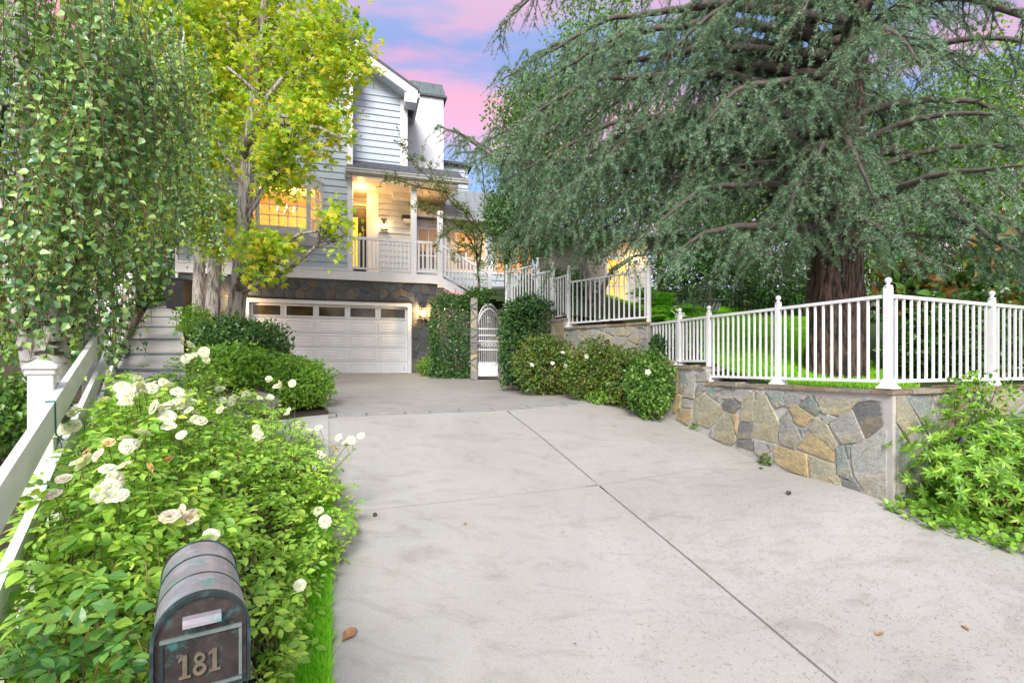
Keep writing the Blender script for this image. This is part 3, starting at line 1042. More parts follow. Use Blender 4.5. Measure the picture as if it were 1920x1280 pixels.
aU = math.atan2(pt1066[1] - pt1220[1], pt1066[0] - pt1220[0])
p_ = pt1220 + (pt1066 - pt1220) * .02
fence_panel(fu, pt1066, pt1220, .83, 1.64, 16)
fence_post(fu, p_, -.1, 1.70, .06, finial=True, base=False, ang=aU)
fence_post(fu, pt1066, .74, 1.88, ang=aU)
fence_panel(fu, pt1037, pt1066, 1.00, 1.79, 5)
fence_post(fu, pt1037, .92, 2.06, ang=aU)
fence_panel(fu, pt1008, pt1037, 1.19, 1.98, 5)
fence_post(fu, pt1008, 1.1, 2.24, ang=aU)
fence_panel(fu, pt950, pt1008, 1.40, 2.18, 10)
fence_post(fu, pt950, 1.28, 2.26, .045, ang=aU)
fence_panel(fu, pt950, pt950 + np.array([.25, .75]), 1.40, 2.18, 4)

# ------------------------------------------------------------------ left board fence
fb = empty("board_fence", v3((-2.66, 2.9), -1.1), "white wooden three rail fence with capped posts beside the walkway", "fence")
ypost = [0.75 + 2.15 * k for k in range(9)]
fd = np.array([-.70, 1.0]); fd /= np.linalg.norm(fd)
fr_ = np.array([fd[1], -fd[0]])
afb = math.atan2(fd[1], fd[0])
axf = np.array([[math.cos(afb), math.sin(afb), 0], [-math.sin(afb), math.cos(afb), 0], [0, 0, 1]])
for k, y in enumerate(ypost):
    p = np.array([x_fence(y), y]); zb = float(walk_h(y)); zt = zb + 1.06
    po = MB().box(v3(p, (zb + zt) / 2 - .1), (.112, .112, zt - zb + .2), axf, bevel=.006).build("post", M_board, fb, origin=v3(p, zb))
    cp = MB()
    cp.box(v3(p, zt + .012), (.132, .132, .030), axf, bevel=.008)
    cp.box(v3(p, zt + .039), (.152, .152, .024), axf, bevel=.008)
    b0 = [v3(p, zt + .0505) + axf[0] * x * .074 + axf[1] * yy * .074 for x, yy in ((-1, -1), (1, -1), (1, 1), (-1, 1))]
    t0 = [v3(p, zt + .080) + axf[0] * x * .03 + axf[1] * yy * .03 for x, yy in ((-1, -1), (1, -1), (1, 1), (-1, 1))]
    cp.hexa(b0, t0)
    cp.build("post_cap", M_board, po)
    if k + 1 < len(ypost):
        y2 = ypost[k + 1]
        q = np.array([x_fence(y2), y2]); zb2 = float(walk_h(y2))
        for h in (.90, .55, .20):
            MB().beam(v3(p + fr_ * .075, zb + h), v3(q + fr_ * .075, zb2 + h), .034, .165).build("rail_board", M_board, fb, origin=v3(p, zb + h))
M_tie = mat("green_string", (0.01, 0.22, 0.13), rough=.6)
for (y, h) in ((2.62, .90), (2.45, .55), (5.7, .90)):
    p = np.array([x_fence(y), y]) + fr_ * .075; z = float(walk_h(y)) + h
    m_ = MB().tube([v3(p + fr_ * .02, z + .088), v3(p + fr_ * .023, z - .086), v3(p + fr_ * .05 + fd * .03, z - .12)], .004, 5)
    m_.tube([v3(p - fr_ * .02, z + .088), v3(p + fr_ * .02, z + .088)], .004, 5)
    tag(m_.build("garden_string", M_tie, None, origin=v3(p, z)), {2.62: "green string tied round the top rail in front of the near capped post", 2.45: "green string tied round the middle rail beside the white roses", 5.7: "green string tied round the rail farther up the walkway"}[y], "string", "green strings tied to the fence")

# ------------------------------------------------------------------ the house
G0 = np.array([-8.13, 15.57]); eH = np.array([.958, .286]); nH = np.array([-.286, .958])   # along the front, and into the house
E3, N3 = v3(eH), v3(nH)
AXH = np.array([E3, N3, UP])
def H(a, z, o=0.0):
    return np.array([*(G0 + eH * a + nH * o), z])
def hpx(px, py, o=0.0):
    r = ray(px, py); O = H(0, 0, o)
    t = np.dot(O, N3) / np.dot(r, N3)
    p = r * t
    return float(np.dot(p - O, E3)), float(p[2])
def hbox(mb, a0, a1, z0, z1, o0, o1, bevel=0):
    return mb.box(H((a0 + a1) / 2, (z0 + z1) / 2, (o0 + o1) / 2), (a1 - a0, abs(o1 - o0), z1 - z0), AXH, bevel)

house = empty("house", H(2, -.3, 0), "two storey pale blue clapboard house with a stone garage level and lit porch", "house")
def hpart(name, m, boxes, parent=None, bevel=0, **kw):
    mb = MB()
    for b in boxes: hbox(mb, *b, bevel=bevel)
    return mb.build(name, m, parent or house, **kw)

GT = 2.04; GB = -.34
# foundation: core slabs round the garage opening, faced with stones
core = MB()
hbox(core, -1.75, 0, -1.2, 2.72, .02, .5)
hbox(core, 0, 5.0, GT + .012, 2.72, .02, .5)
hbox(core, 5.0, 9.4, -1.2, 2.70, .02, .5)
core.build("stone_wall_core", M_mortar2, house)
ZS = [(60,220),(180,230),(300,240),(410,230),(340,190),(540,160),(490,255),(580,250),(675,240),(650,175),(690,150),(765,245),(805,160),(860,240),(975,180),(880,130),(945,275),(1050,245),(1080,150),(1095,205),(1150,260),(1185,180),(1260,285),(1280,180),(1270,240),(1340,240),(1400,285),(1420,190),(1510,245),(1560,175),(1640,200),(1600,270),(1720,215),(1660,280),(1730,300),(1790,190),(1850,200),(1880,220),(1640,350),(1700,360),(1640,450),(1660,520),(1620,600),(1690,590),(1620,690),(1680,720),(1620,780),(1620,860),(1680,800),(40,330),(40,420),(0,380),(-60,300),(-40,220),(100,160),(240,150),(-120,240),(430,130),(610,120),(1340,150),(1480,140),(1450,250),(1500,290),(0,500),(-40,560),(30,600),(10,700),(1760,400),(1760,500),(1800,620),(1780,720),(1760,820),(1850,330),(1920,420),(1950,260),(2000,300),(2050,380),(1900,560),(1900,700)]
sd_ = [(*hpx(440 + x / 4.8, 500 + y / 4.8, 0), 0.012 if (x, y) in ((975, 180), (1185, 180)) else 0) for x, y in ZS]
Of = H(0, 0, .02)
nOut = -N3
reg_l = [(-1.75, -1.0), (0, -1.0), (0, GT + .005), (-1.75, GT + .005)]
def hst(reg, seeds, no):
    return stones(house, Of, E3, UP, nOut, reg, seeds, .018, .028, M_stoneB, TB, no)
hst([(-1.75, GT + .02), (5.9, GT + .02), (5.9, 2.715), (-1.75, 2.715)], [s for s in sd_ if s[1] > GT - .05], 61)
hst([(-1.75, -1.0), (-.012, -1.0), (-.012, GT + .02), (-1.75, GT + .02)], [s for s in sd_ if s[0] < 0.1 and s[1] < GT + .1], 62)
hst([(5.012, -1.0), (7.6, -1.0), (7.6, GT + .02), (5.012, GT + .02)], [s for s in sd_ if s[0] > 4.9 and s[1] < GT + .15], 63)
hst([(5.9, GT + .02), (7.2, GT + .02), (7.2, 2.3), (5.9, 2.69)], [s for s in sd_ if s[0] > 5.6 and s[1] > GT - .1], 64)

# garage door
gd = hpart("garage_door_frame", M_white, [(0.002, .115, GB, GT, -.02, .3), (4.885, 4.998, GB, GT, -.02, .3), (.115, 4.885, GT - .115, GT, -.02, .3)])
M_shadowgap = mat("seal_shadow_gap_black", (0.02, 0.02, 0.02), rough=.9)  # black painted in for the shade of the gaps above and below the door
hpart("drip_cap_shadow", M_shadowgap, [(-.03, 5.03, GT + .001, GT + .030, -.06, .02)])
gdoor = hpart("garage_door", M_white, [(.117, 4.883, GB, GT - .117, .15, .20)])
c_w = (4.883 - .117) / 5; r_h = (GT - .117 - GB) / 5
for r in range(5):
    for c in range(5):
        a0 = .117 + c * c_w; z1 = GT - .117 - r * r_h
        if r == 0:
            hpart("window_pane", M_garglass, [(a0 + .085, a0 + c_w - .085, z1 - .37, z1 - .075, .137, .149)], gdoor)
            q = (a0 + .055, a0 + c_w - .055, z1 - .40, z1 - .045)
            hpart("window_frame", M_white, [(q[0], q[1], q[2], q[2] + .03, .122, .149), (q[0], q[1], q[3] - .03, q[3], .122, .149), (q[0], q[0] + .03, q[2] + .03, q[3] - .03, .122, .149), (q[1] - .03, q[1], q[2] + .03, q[3] - .03, .122, .149)], gdoor)
        else:
            mb = MB()
            A0, A1, Z0, Z1 = a0 + .06, a0 + c_w - .06, z1 - r_h + .075, z1 - .065
            def rim(i, o): return [H(A0 + i, Z0 + i, o), H(A1 - i, Z0 + i, o), H(A1 - i, Z1 - i, o), H(A0 + i, Z1 - i, o)]
            L0, L1, L2, L3 = rim(0, .1495), rim(.010, .128), rim(.045, .144), rim(.07, .134)
            b = 0
            mb.v = [tuple(p) for p in L0 + L1 + L2 + L3]
            for k in range(3):
                for i in range(4): mb.f.append((k * 4 + i, k * 4 + (i + 1) % 4, k * 4 + 4 + (i + 1) % 4, k * 4 + 4 + i))
            mb.f.append((12, 13, 14, 15))
            mb.build("door_panel", M_white, gdoor)
    if r:
        z1 = GT - .117 - r * r_h
        hpart("section_joint", mat("joint_shadow_grey", (.25, .26, .27), rough=.8), [(.12, 4.88, z1 - .006, z1 + .006, .147, .1495)], gdoor)
for i in range(3):
    a0 = 4.36 + i * .155
    sl = [(a0, a0 + .125, -.03 + GB + .16, -.03 + GB + .355, .139, .1455)]
    hpart("vent_grille", mat("vent_grey", (.40, .40, .41), rough=.6), sl, gdoor)
    for k in range(5):
        hpart("vent_slat", M_white, [(a0 + .008, a0 + .117, GB + .145 + k * .036, GB + .158 + k * .036, .131, .1385)], gdoor)
hpart("lock_handle", M_black, [(3.085, 3.11, 1.62, 1.74, .12, .149)], gdoor)
hpart("threshold", M_shadowgap, [(.1, 4.9, GB - .02, GB + .012, .1, .2)])

# white band at the deck, carried past the corner
hpart("deck_fascia", M_white, [(-1.80, 5.87, 2.72, 3.0, -.10, .5)])
hpart("deck_floor", M_trimgrey, [(3.1, 5.86, 2.86, 2.985, -.095, 2.2), (5.861, 9.3, 2.86, 2.985, 1.26, 2.2)])
hpart("belt_trim", M_white, [(-1.80, 3.05, 3.002, 3.05, -.13, .1)])

# lap siding, board by board
PITCH = .22
def zroof(a): return 10.18 - .58 * abs(a - 3.32)
def board(a0, a1, z, o, m=M_siding, zt=None, parent=None, name="siding_board", h=PITCH):
    z1 = z + h
    zl = [z1, z1] if zt is None else [min(z1, zt(a0)), min(z1, zt(a1))]
    if max(zl) <= z + .01 or a1 - a0 < .03: return
    zl = [max(z + .005, q) for q in zl]
    mb = MB()
    bot = [H(a0, z, o - .042), H(a1, z, o - .042), H(a1, z, o), H(a0, z, o)]
    top = [H(a0, zl[0] + .012, o - .006), H(a1, zl[1] + .012, o - .006), H(a1, zl[1] + .012, o), H(a0, zl[0] + .012, o)]
    mb.hexa(bot, top)
    mb.build(name, m, parent or house, origin=H(a0, z, o))
core = MB()
hbox(core, -1.75, 0.08, 3.05, 8.2, .002, .2); hbox(core, 2.22, 3.1, 3.05, 9.9, .002, .2)
hbox(core, .08, 2.22, 3.05, 3.9, .002, .2); hbox(core, .08, 2.22, 5.9, 8.1, .002, .2)
hbox(core, 3.1, 4.8, 6.2, 9.3, .802, 1.0)
core.prism([H(3.1, 9.3, .802), H(4.8, 9.3, .802), H(3.3, 10.15, .802), H(3.1, 10.0, .802)], N3 * .2)
hbox(core, 3.1, 3.7, 3.0, 6.05, 1.902, 2.1)
hbox(core, 3.63, 3.97, 3.0, 6.05, 1.302, 1.9)
hbox(core, 3.97, 5.3, 3.0, 6.05, 1.302, 1.5)
hbox(core, -1.75, -1.6, -1, 8.0, .3, 9); 
core.build("wall", M_siding, house)
z = 3.05
while z < 10.2:
    zt = lambda a: zroof(a) - .05
    if z + PITCH > 3.95 and z < 5.88:
        board(-1.75, .06, z, 0, zt=zt); board(2.24, 2.98, z, 0, zt=zt)
    else:
        board(-1.75, 2.98, z, 0, zt=zt) if z + PITCH < zt(-1.75) else board(max(-1.75, 3.32 - (10.13 - z) / .58), 2.98, z, 0, zt=zt)
    z += PITCH
z = 6.75
while z < 10.2:
    zt = lambda a: zroof(a) - .08
    a1 = min(4.72, 3.32 + (10.1 - z) / .58)
    if a1 < 4.72:
        amid = max(3.2, min(a1, 3.32 + (10.1 - z - PITCH) / .58))
        mb = MB()
        P4 = [(3.2, z), (a1, z), (amid, min(z + PITCH, zt(amid)) + .01), (3.2, min(z + PITCH, zt(3.2)) + .01)]
        mb.prism([H(a, zz, .80) for a, zz in P4], -N3 * .02)
        mb.build("siding_board", M_siding, house, origin=H(3.2, z, .8))
    else:
        board(3.2, 4.72, z, .80)
    z += PITCH
# corner boards
hpart("corner_board", M_white, [(2.98, 3.14, 3.0, 9.85, -.045, .8)])
hpart("corner_board", M_white, [(4.70, 4.94, 6.6, 9.12, .745, 1.1)])
# gable roof
def roof_slab(a0, z0, a1, z1, o0, o1, th, name, m, parent=None):
    mb = MB()
    d = np.array([0, 0, th])
    q = [H(a0, z0, o0), H(a1, z1, o0), H(a1, z1, o1), H(a0, z0, o1)]
    mb.hexa(q, [p + d for p in q])
    return mb.build(name, m, parent or house)
aR, zR = 3.32, 10.36
aE, zE = 5.23, 10.36 - .58 * 1.91
roof_slab(aR, zR, aE + .06, zE - .035, .20, 7.5, .10, "roof", M_roof)
roof_slab(-2.2, zR - .58 * 5.52, aR, zR, -.35, 7.5, .10, "roof", M_roof)
roof_slab(aR, zR - .30, aE, zE - .30, .22, .32, .298, "rake_board", M_white)
roof_slab(-2.15, zR - .58 * 5.47 - .30, aR, zR - .30, -.30, -.2, .298, "rake_board", M_white)
roof_slab(aR, zR - .30, aE - .1, zE - .24, .325, .80, .05, "soffit", M_trimgrey)
roof_slab(-2.15, zR - .58 * 5.47 - .30, aR, zR - .30, -.19, .0, .05, "soffit", M_trimgrey)
hpart("eave_return", M_white, [(4.80, 5.20, zE - .42, zE - .13, .225, .74)])
hpart("eave_return", M_trimgrey, [(4.83, 5.17, zE - .44, zE - .421, .26, .74)])
mb = MB().prism([H(4.96, zE - .45, .75), H(5.25, zE - .45, .75), H(4.96, zE - .95, .75)], N3 * 1.5)
hpart("eave_gutter", M_gutter, [(5.201, 5.30, zE - .26, zE - .10, .20, 7.4)])
hpart("beam_end", M_white, [(3.04, 3.42, 9.22, 9.52, -.05, .79)])
hpart("beam_end_soffit", M_trimgrey, [(3.06, 3.40, 9.19, 9.219, -.03, .79)])

# porch roof, gutter, ceiling
roof_slab_o = MB()
q = [H(2.95, 6.10, -.42), H(6.7, 6.10, -.42), H(6.7, 6.80, .80), H(2.95, 6.80, .80)]
roof_slab_o.hexa(q, [p + np.array([0, 0, .07]) for p in q])
proof = roof_slab_o.build("porch_roof", M_roof, house)
rr = random.Random(4)
for k in range(4):
    t0, t1 = k / 4, (k + 1) / 4
    a = 2.95
    while a < 6.65:
        w = min(rr.uniform(.26, .40), 6.7 - a)
        zz0 = 6.17 + .70 * t0; zz1 = 6.17 + .70 * t1; o0 = -.42 + 1.22 * t0 - .03; o1 = -.42 + 1.22 * t1
        q = [H(a + .006, zz0 + .002, o0), H(a + w - .006, zz0 + .002, o0), H(a + w - .006, zz1, o1), H(a + .006, zz1, o1)]
        MB().hexa(q, [p + np.array([0, 0, .022]) for p in q]).build("shingle", M_roof, proof, origin=q[0])
        a += w
g = MB()
prof = [(-.42, 6.00), (-.47, 5.99), (-.54, 6.03), (-.545, 6.08), (-.57, 6.11), (-.57, 6.145), (-.42, 6.145)]
g.prism([H(2.93, z, o) for o, z in prof], E3 * 3.9)
g.build("porch_gutter", M_gutter, house)
hpart("porch_beam", M_white, [(3.12, 6.5, 5.93, 6.095, -.40, .10)])
hpart("soffit_board", M_trimgrey, [(2.90, 3.115, 5.97, 6.09, -.40, -.05)])
hpart("porch_ceiling", mat("warm_white_ceiling", (.78, .74, .66), rough=.6), [(3.12, 6.4, 5.98, 6.06, .102, 2.1)])
hpart("porch_post", M_white, [(4.98, 5.17, 2.99, 5.93, -.07, .11)], bevel=.01)
hpart("porch_post", M_white, [(5.86, 6.04, 2.60, 5.18, -.06, .12)], bevel=.01)
hpart("post_trim", M_white, [(5.1725, 5.23, 3.0, 5.93, .5, 1.3)])
# porch back wall, jog and entry
z = 3.0
while z < 5.95:
    board(3.99, 5.35, z, 1.30, h=.205)
    for (o0, o1) in ((1.34, 1.90),):
        mb = MB()
        pa = [H(3.63 - .028, z, o0), H(3.63, z, o0), H(3.63, z, o1), H(3.63 - .028, z, o1)]
        pb = [H(3.63 - .006, z + .21, o0), H(3.63, z + .21, o0), H(3.63, z + .21, o1), H(3.63 - .006, z + .21, o1)]
        mb.hexa(pa, pb).build("siding_board", M_siding, house, origin=pa[0])
    if z > 5.55: board(3.05, 3.60, z, 1.90, h=.205)
    z += .205
hpart("corner_board", M_white, [(3.60, 3.985, 3.0, 5.975, 1.255, 1.30)])
fdr = hpart("front_door", M_door, [(2.72, 3.58, 2.99, 5.60, 1.84, 1.9)])
hpart("door_glass", emit("amber_door_glass", (1.0, .55, .06), .42), [(2.9, 3.29, 3.5, 5.25, 1.828, 1.84)], fdr)
hpart("door_panel", M_door, [(2.9, 3.29, 3.1, 3.4, 1.82, 1.84)], fdr)
hpart("handle", mat("bright_brass", (.7, .5, .25), rough=.25, metal=1), [(3.47, 3.49, 4.35, 4.7, 1.79, 1.84)], fdr)
hpart("door_casing", M_white, [(3.58, 3.628, 2.99, 5.68, 1.82, 1.9), (2.6, 3.628, 5.682, 5.76, 1.82, 1.9)])
# shelf with a dark planter beside the post
hpart("wall_shelf", M_white, [(4.82, 5.16, 5.02, 5.12, 1.0, 1.27)])
hpart("ceiling_soffit_box", M_white, [(4.45, 5.2, 5.80, 5.979, .9, 1.27)])
hpart("shelf_planter", M_door, [(4.78, 5.12, 5.122, 5.26, 1.02, 1.25)])

# wall lantern on the porch, downlight, garage lanterns
def lantern(a, z, o, s=1.0, power=18):
    lt = hpart("wall_lantern", M_black, [(a - .05 * s, a + .05 * s, z - .02 * s, z + .30 * s, o - .02, o)])
    fr = MB()
    for x in (-1, 1):
        for y in (0, 1):
            fr.beam(H(a + x * .085 * s, z + .22 * s, o - .06 - .11 * s * y), H(a + x * .125 * s, z - .16 * s, o - .035 - .18 * s * y), .012 * s, .012 * s, up=(1, 0, 0))
    hbox(fr, a - .10 * s, a + .10 * s, z + .22 * s, z + .25 * s, o - .20 * s, o - .02)
    hbox(fr, a - .13 * s, a + .13 * s, z - .18 * s, z - .16 * s, o - .24 * s, o - .02)
    fr.build("lantern_cage", M_black, lt)
    for da in (-.05, 0, .05):
        m_ = MB().lathe([(.010 * s, -.10 * s), (.016 * s, -.05 * s), (.012 * s, .0), (.004 * s, .04 * s)], H(a + da * s, z, o - .12 * s), 8)
        m_.build("bulb", M_glow, lt, smooth=True)
    lamp("lantern_light", H(a, z + .02, o - .22 * s), power, size=.05)
a_, z_ = hpx(720, 424, 1.27)
lantern(a_, z_, 1.27, .85, 4)
a_, z_ = hpx(793, 588, -.03)
lantern(a_, z_, -.035, .8, 28)
a_, z_ = hpx(446, 566, -.03)
lantern(a_, z_, -.035, .8, 22)
p = P(677, 351, 17.25); 
MB().lathe([(.12, 0), (.12, .012), (.09, .014)], (p[0], p[1], 5.966), 20).build("recessed_lamp_ring", M_white, house)
MB().lathe([(.085, 0), (.085, .006)], (p[0], p[1], 5.962), 20).build("recessed_lamp", M_downlight, house)
lamp("porch_light", (p[0], p[1], 5.80), 15, (1, .48, .12), .1)
lamp("porch_light", H(5.6, 5.5, .7), 3, (1, .52, .18), .15)

# railings
def railing(a0, a1, o, zf, h=1.13, n=8):
    rl = hpart("porch_railing", M_white, [(a0, a1, zf + h - .085, zf + h, o - .045, o + .045)])
    hpart("bottom_rail", M_white, [(a0, a1, zf + .09, zf + .145, o - .03, o + .03)], rl)
    me = MB().box((0, 0, (h - .23) / 2), (.052, .052, h - .232), AXH).mesh("baluster"); me.materials.append(M_white)
    for k in range(n):
        put("baluster", me, rl, H(a0 + (k + .5) * (a1 - a0) / n, zf + .146, o))
    return rl
railing(3.145, 4.975, 0, 3.0, n=14)
railing(5.175, 5.855, 0, 3.0, n=5)
# outside stair going down beside the deck
st = MB()
sl = -.52
def sz(a): return 3.0 + sl * (a - 5.87)
st.prism([H(5.872, 3.0, -.09), H(8.0, sz(8.0), -.09), H(8.0, sz(8.0) - .30, -.09), H(5.872, 2.70, -.09)], N3 * .06)
st.build("stair_stringer", M_white, house)
for k in range(7):
    a = 6.0 + k * .29
    hpart("stair_tread", M_trimgrey, [(a, a + .31, sz(a + .30) - .06, sz(a + .30) - .02, -.02, 1.25)])
    hpart("stair_riser", M_white, [(a + .26, a + .28, sz(a + .30) - .22, sz(a + .30) - .062, -.02, 1.25)])
sr = MB()
sr.beam(H(6.04, sz(6.04) + 1.09, 0), H(7.62, sz(7.62) + 1.09, 0), .085, .085)
rl = sr.build("stair_railing", M_white, house)
MB().beam(H(6.04, sz(6.04) + .13, 0), H(7.62, sz(7.62) + .13, 0), .055, .055).build("bottom_rail", M_white, rl)
mb = MB().box((0, 0, .45), (.05, .05, .90), AXH).mesh("baluster"); mb.materials.append(M_white)
for k in range(12):
    a = 6.12 + k * .125
    put("baluster", mb, rl, H(a, sz(a) + .155, 0))
hpart("newel_post", M_white, [(7.60, 7.74, sz(7.7) - .6, sz(7.7) + 1.26, -.06, .08)], bevel=.01)
MB().lathe([(.085, 0), (.09, .03), (.05, .05), (.075, .09), (.05, .13), (.0, .15)], H(7.67, sz(7.7) + 1.255, .01), 12).build("newel_cap", M_white, house)

# wing beside the porch with lit French windows
wg = MB()
hbox(wg, 5.3, 9.6, 2.0, 3.38, 1.302, 1.5); hbox(wg, 5.3, 9.6, 4.95, 5.3, 1.302, 1.5)
hbox(wg, 6.15, 6.32, 3.38, 4.95, 1.302, 1.5); hbox(wg, 7.9, 8.05, 3.38, 4.95, 1.302, 1.5)
wg.build("wing_wall", M_siding, house)
for z in (2.3, 2.52, 2.74, 2.96, 3.16):
    board(5.36, 9.6, z, 1.30, h=.215)
room = MB()
hbox(room, 5.2, 9.7, 2.9, 2.95, 1.51, 4.2); hbox(room, 5.2, 9.7, 5.3, 5.35, 1.51, 4.2); hbox(room, 5.2, 9.7, 2.95, 5.3, 4.2, 4.3)
hbox(room, 5.15, 5.2, 2.95, 5.3, 1.51, 4.2); hbox(room, 9.7, 9.75, 2.95, 5.3, 1.51, 4.2)
room.build("lit_room", M_warmwall, house)
lamp("room_light", H(6.3, 4.9, 2.6), 62, (1, .50, .10), .2); lamp("room_light", H(8.4, 4.9, 2.6), 62, (1, .50, .10), .2)
hpart("curtain", MATS.get("cream_curtain2") or mat("cream_curtain2", (.8, .72, .5), (.5, .4, .22), rough=.9, scale=9, mapping=(6, 6, .1)), [(6.4, 6.75, 2.96, 5.0, 1.6, 1.68), (7.55, 7.85, 2.96, 5.0, 1.6, 1.68), (8.1, 8.4, 2.96, 5.0, 1.6, 1.68)])
hpart("sideboard", M_door, [(6.9, 8.9, 2.96, 3.85, 3.6, 4.1)])
hpart("wall_picture", M_door, [(5.6, 6.6, 3.9, 4.7, 4.12, 4.18), (7.3, 8.3, 4.1, 4.8, 4.12, 4.18)])
for (a0, a1, nc, nr) in ((5.32, 6.15, 2, 3), (6.32, 7.9, 4, 3), (8.05, 9.5, 4, 3)):
    wf = hpart("french_window", M_white, [(a0, a0 + .07, 3.38, 4.95, 1.26, 1.36), (a1 - .07, a1, 3.38, 4.95, 1.26, 1.36), (a0 + .07, a1 - .07, 3.38, 3.46, 1.26, 1.36), (a0 + .07, a1 - .07, 4.87, 4.95, 1.26, 1.36)])
    hpart("window_glass", M_glass, [(a0 + .07, a1 - .07, 3.46, 4.87, 1.305, 1.312)], wf)
    for k in range(1, nc): 
        x = a0 + .07 + (a1 - a0 - .14) * k / nc
        hpart("muntin", M_white, [(x - .02, x + .02, 3.46, 4.87, 1.285, 1.304)], wf)
    for k in range(1, nr):
        zz = 3.46 + 1.41 * k / nr
        hpart("muntin", M_white, [(a0 + .07, a1 - .07, zz - .02, zz + .02, 1.2825, 1.3035)], wf)
hpart("wing_frieze", M_white, [(5.24, 9.6, 4.96, 5.2, 1.22, 1.30)])
q = [H(5.24, 5.20, .85), H(9.8, 5.20, .85), H(9.8, 7.0, 3.4), H(5.24, 7.0, 3.4)]
wr = MB().hexa(q, [p + np.array([0, 0, .10]) for p in q]).build("wing_roof", M_roof, house)
hpart("wing_gutter", M_gutter, [(5.24, 9.8, 5.17, 5.28, .75, .848)])
for k in range(9):
    t0, t1 = k / 9, (k + 1) / 9
    a = 5.24
    while a < 8.2:
        w = rr.uniform(.3, .45)
        q = [H(a + .006, 5.302 + 1.8 * t0, .85 + 2.55 * t0 - .04), H(a + w - .006, 5.302 + 1.8 * t0, .85 + 2.55 * t0 - .04), H(a + w - .006, 5.30 + 1.8 * t1, .85 + 2.55 * t1), H(a + .006, 5.30 + 1.8 * t1, .85 + 2.55 * t1)]
        MB().hexa(q, [p + np.array([0, 0, .025]) for p in q]).build("shingle", mat("pale_weathered_shingle", (.30, .31, .33), (.20, .21, .23), rough=.8, scale=9), wr, origin=q[0])
        a += w
# upper wing wall farther back
hpart("upper_wing_wall", M_siding, [(5.9, 7.7, 6.4, 8.3, 3.92, 4.1)])
z = 6.5
while z < 8.2:
    board(6.4, 7.7, z, 3.915); z += PITCH
roof_slab(6.43, 8.3, 7.9, 8.3, 3.7, 7, .10, "roof", M_roof)

# chimney
ch = hpart("chimney", M_stucco, [(4.98, 6.42, 4.6, 10.12, 2.2, 3.7)])
cb = [H(5.04, 10.20, 2.14), H(6.50, 10.20, 2.14), H(6.50, 10.20, 3.76), H(5.04, 10.20, 3.76)]
ct = [H(5.16, 10.72, 2.32), H(6.38, 10.72, 2.32), H(6.38, 10.72, 3.58), H(5.16, 10.72, 3.58)]
MB().hexa(cb, ct).build("chimney_cap", M_copper, ch)
hpart("chimney_flashing", M_roof, [(4.95, 6.54, 10.122, 10.198, 2.10, 3.8)], ch)

# bay window
bay = empty("bay_window", H(1.1, 3.7, 0)); bay.parent = house; bay.location = ORG[bay.name] - ORG["house"]
BP = [(.08, 0.0), (.44, -.50), (1.86, -.50), (2.22, 0.0)]
def baypoly(z0, z1, grow, name, m, grow1=None):
    grow1 = grow if grow1 is None else grow1
    def pts(gv, z): 
        c = 1.15
        return [H(c + (a - c) * (1 + gv), z, o * (1 + gv * 2) if o else .0) for a, o in BP]
    mb = MB()
    lo, hi = pts(grow, z0), pts(grow1, z1)
    n = 4
    mb.add(lo + hi, [(0, 1, 2, 3), (7, 6, 5, 4)] + [(i, (i + 1) % n, n + (i + 1) % n, n + i) for i in range(n)])
    return mb.build(name, m, bay)
baypoly(3.72, 3.95, -.10, "bay_base", M_trimgrey, .02)
baypoly(3.951, 4.10, .03, "window_sill", M_white)
baypoly(5.50, 5.72, .02, "bay_header", M_white)
baypoly(5.721, 5.78, .07, "bay_cornice", M_white)
baypoly(5.781, 5.98, .06, "bay_roof", M_trimgrey, -.12)
def bay_sash(p, q, nc, nr):
    pa, pb = H(*[p[0], 0, p[1]]), H(*[q[0], 0, q[1]])
    d = (pb - pa); L_ = np.linalg.norm(d); d /= L_
    nn = np.array([d[1], -d[0], 0])
    ax = np.array([d, -nn, UP])
    Z0, Z1 = 4.101, 5.499
    def bx(u0, u1, z0, z1, o0, o1): return MB().box(pa + d * (u0 + u1) / 2 - nn * (o0 + o1) / 2 + UP * (z0 + z1) / 2, (u1 - u0, o1 - o0, z1 - z0), ax)
    f = MB()
    for (u0, u1, z0, z1) in ((.0, .07, Z0, Z1), (L_ - .07, L_, Z0, Z1), (.07, L_ - .07, Z0, Z0 + .07), (.07, L_ - .07, Z1 - .07, Z1)):
        f.box(pa + d * (u0 + u1) / 2 - nn * .0 + UP * (z0 + z1) / 2, (u1 - u0, .07, z1 - z0), ax)
    f.build("window_frame", M_white, bay)
    for i in range(nc):
        for j in range(nr):
            u0 = .07 + (L_ - .14) * i / nc; u1 = .07 + (L_ - .14) * (i + 1) / nc
            z0 = Z0 + .07 + (Z1 - Z0 - .14) * j / nr; z1 = Z0 + .07 + (Z1 - Z0 - .14) * (j + 1) / nr
            bx(u0 + .011, u1 - .011, z0 + .011, z1 - .011, -.004, .004).build("pane", M_glass, bay)
    for i in range(1, nc):
        u = .07 + (L_ - .14) * i / nc
        bx(u - .015, u + .015, Z0 + .07, Z1 - .07, -.02, .02).build("muntin", M_white, bay)
    for j in range(1, nr):
        z = Z0 + .07 + (Z1 - Z0 - .14) * j / nr
        bx(.07, L_ - .07, z - .015, z + .015, -.018, .018).build("muntin", M_white, bay)
bay_sash(BP[0], BP[1], 2, 4); bay_sash(BP[1], BP[2], 5, 4); bay_sash(BP[2], BP[3], 2, 4)
room = MB()
hbox(room, -.8, 3.0, 3.85, 3.9, .21, 3.6); hbox(room, -.8, 3.0, 6.0, 6.05, .21, 3.6); hbox(room, -.8, 3.0, 3.9, 6.0, 3.6, 3.7)
hbox(room, -.85, -.8, 3.9, 6.0, .21, 3.6); hbox(room, 3.0, 3.05, 3.9, 6.0, .21, 3.6)
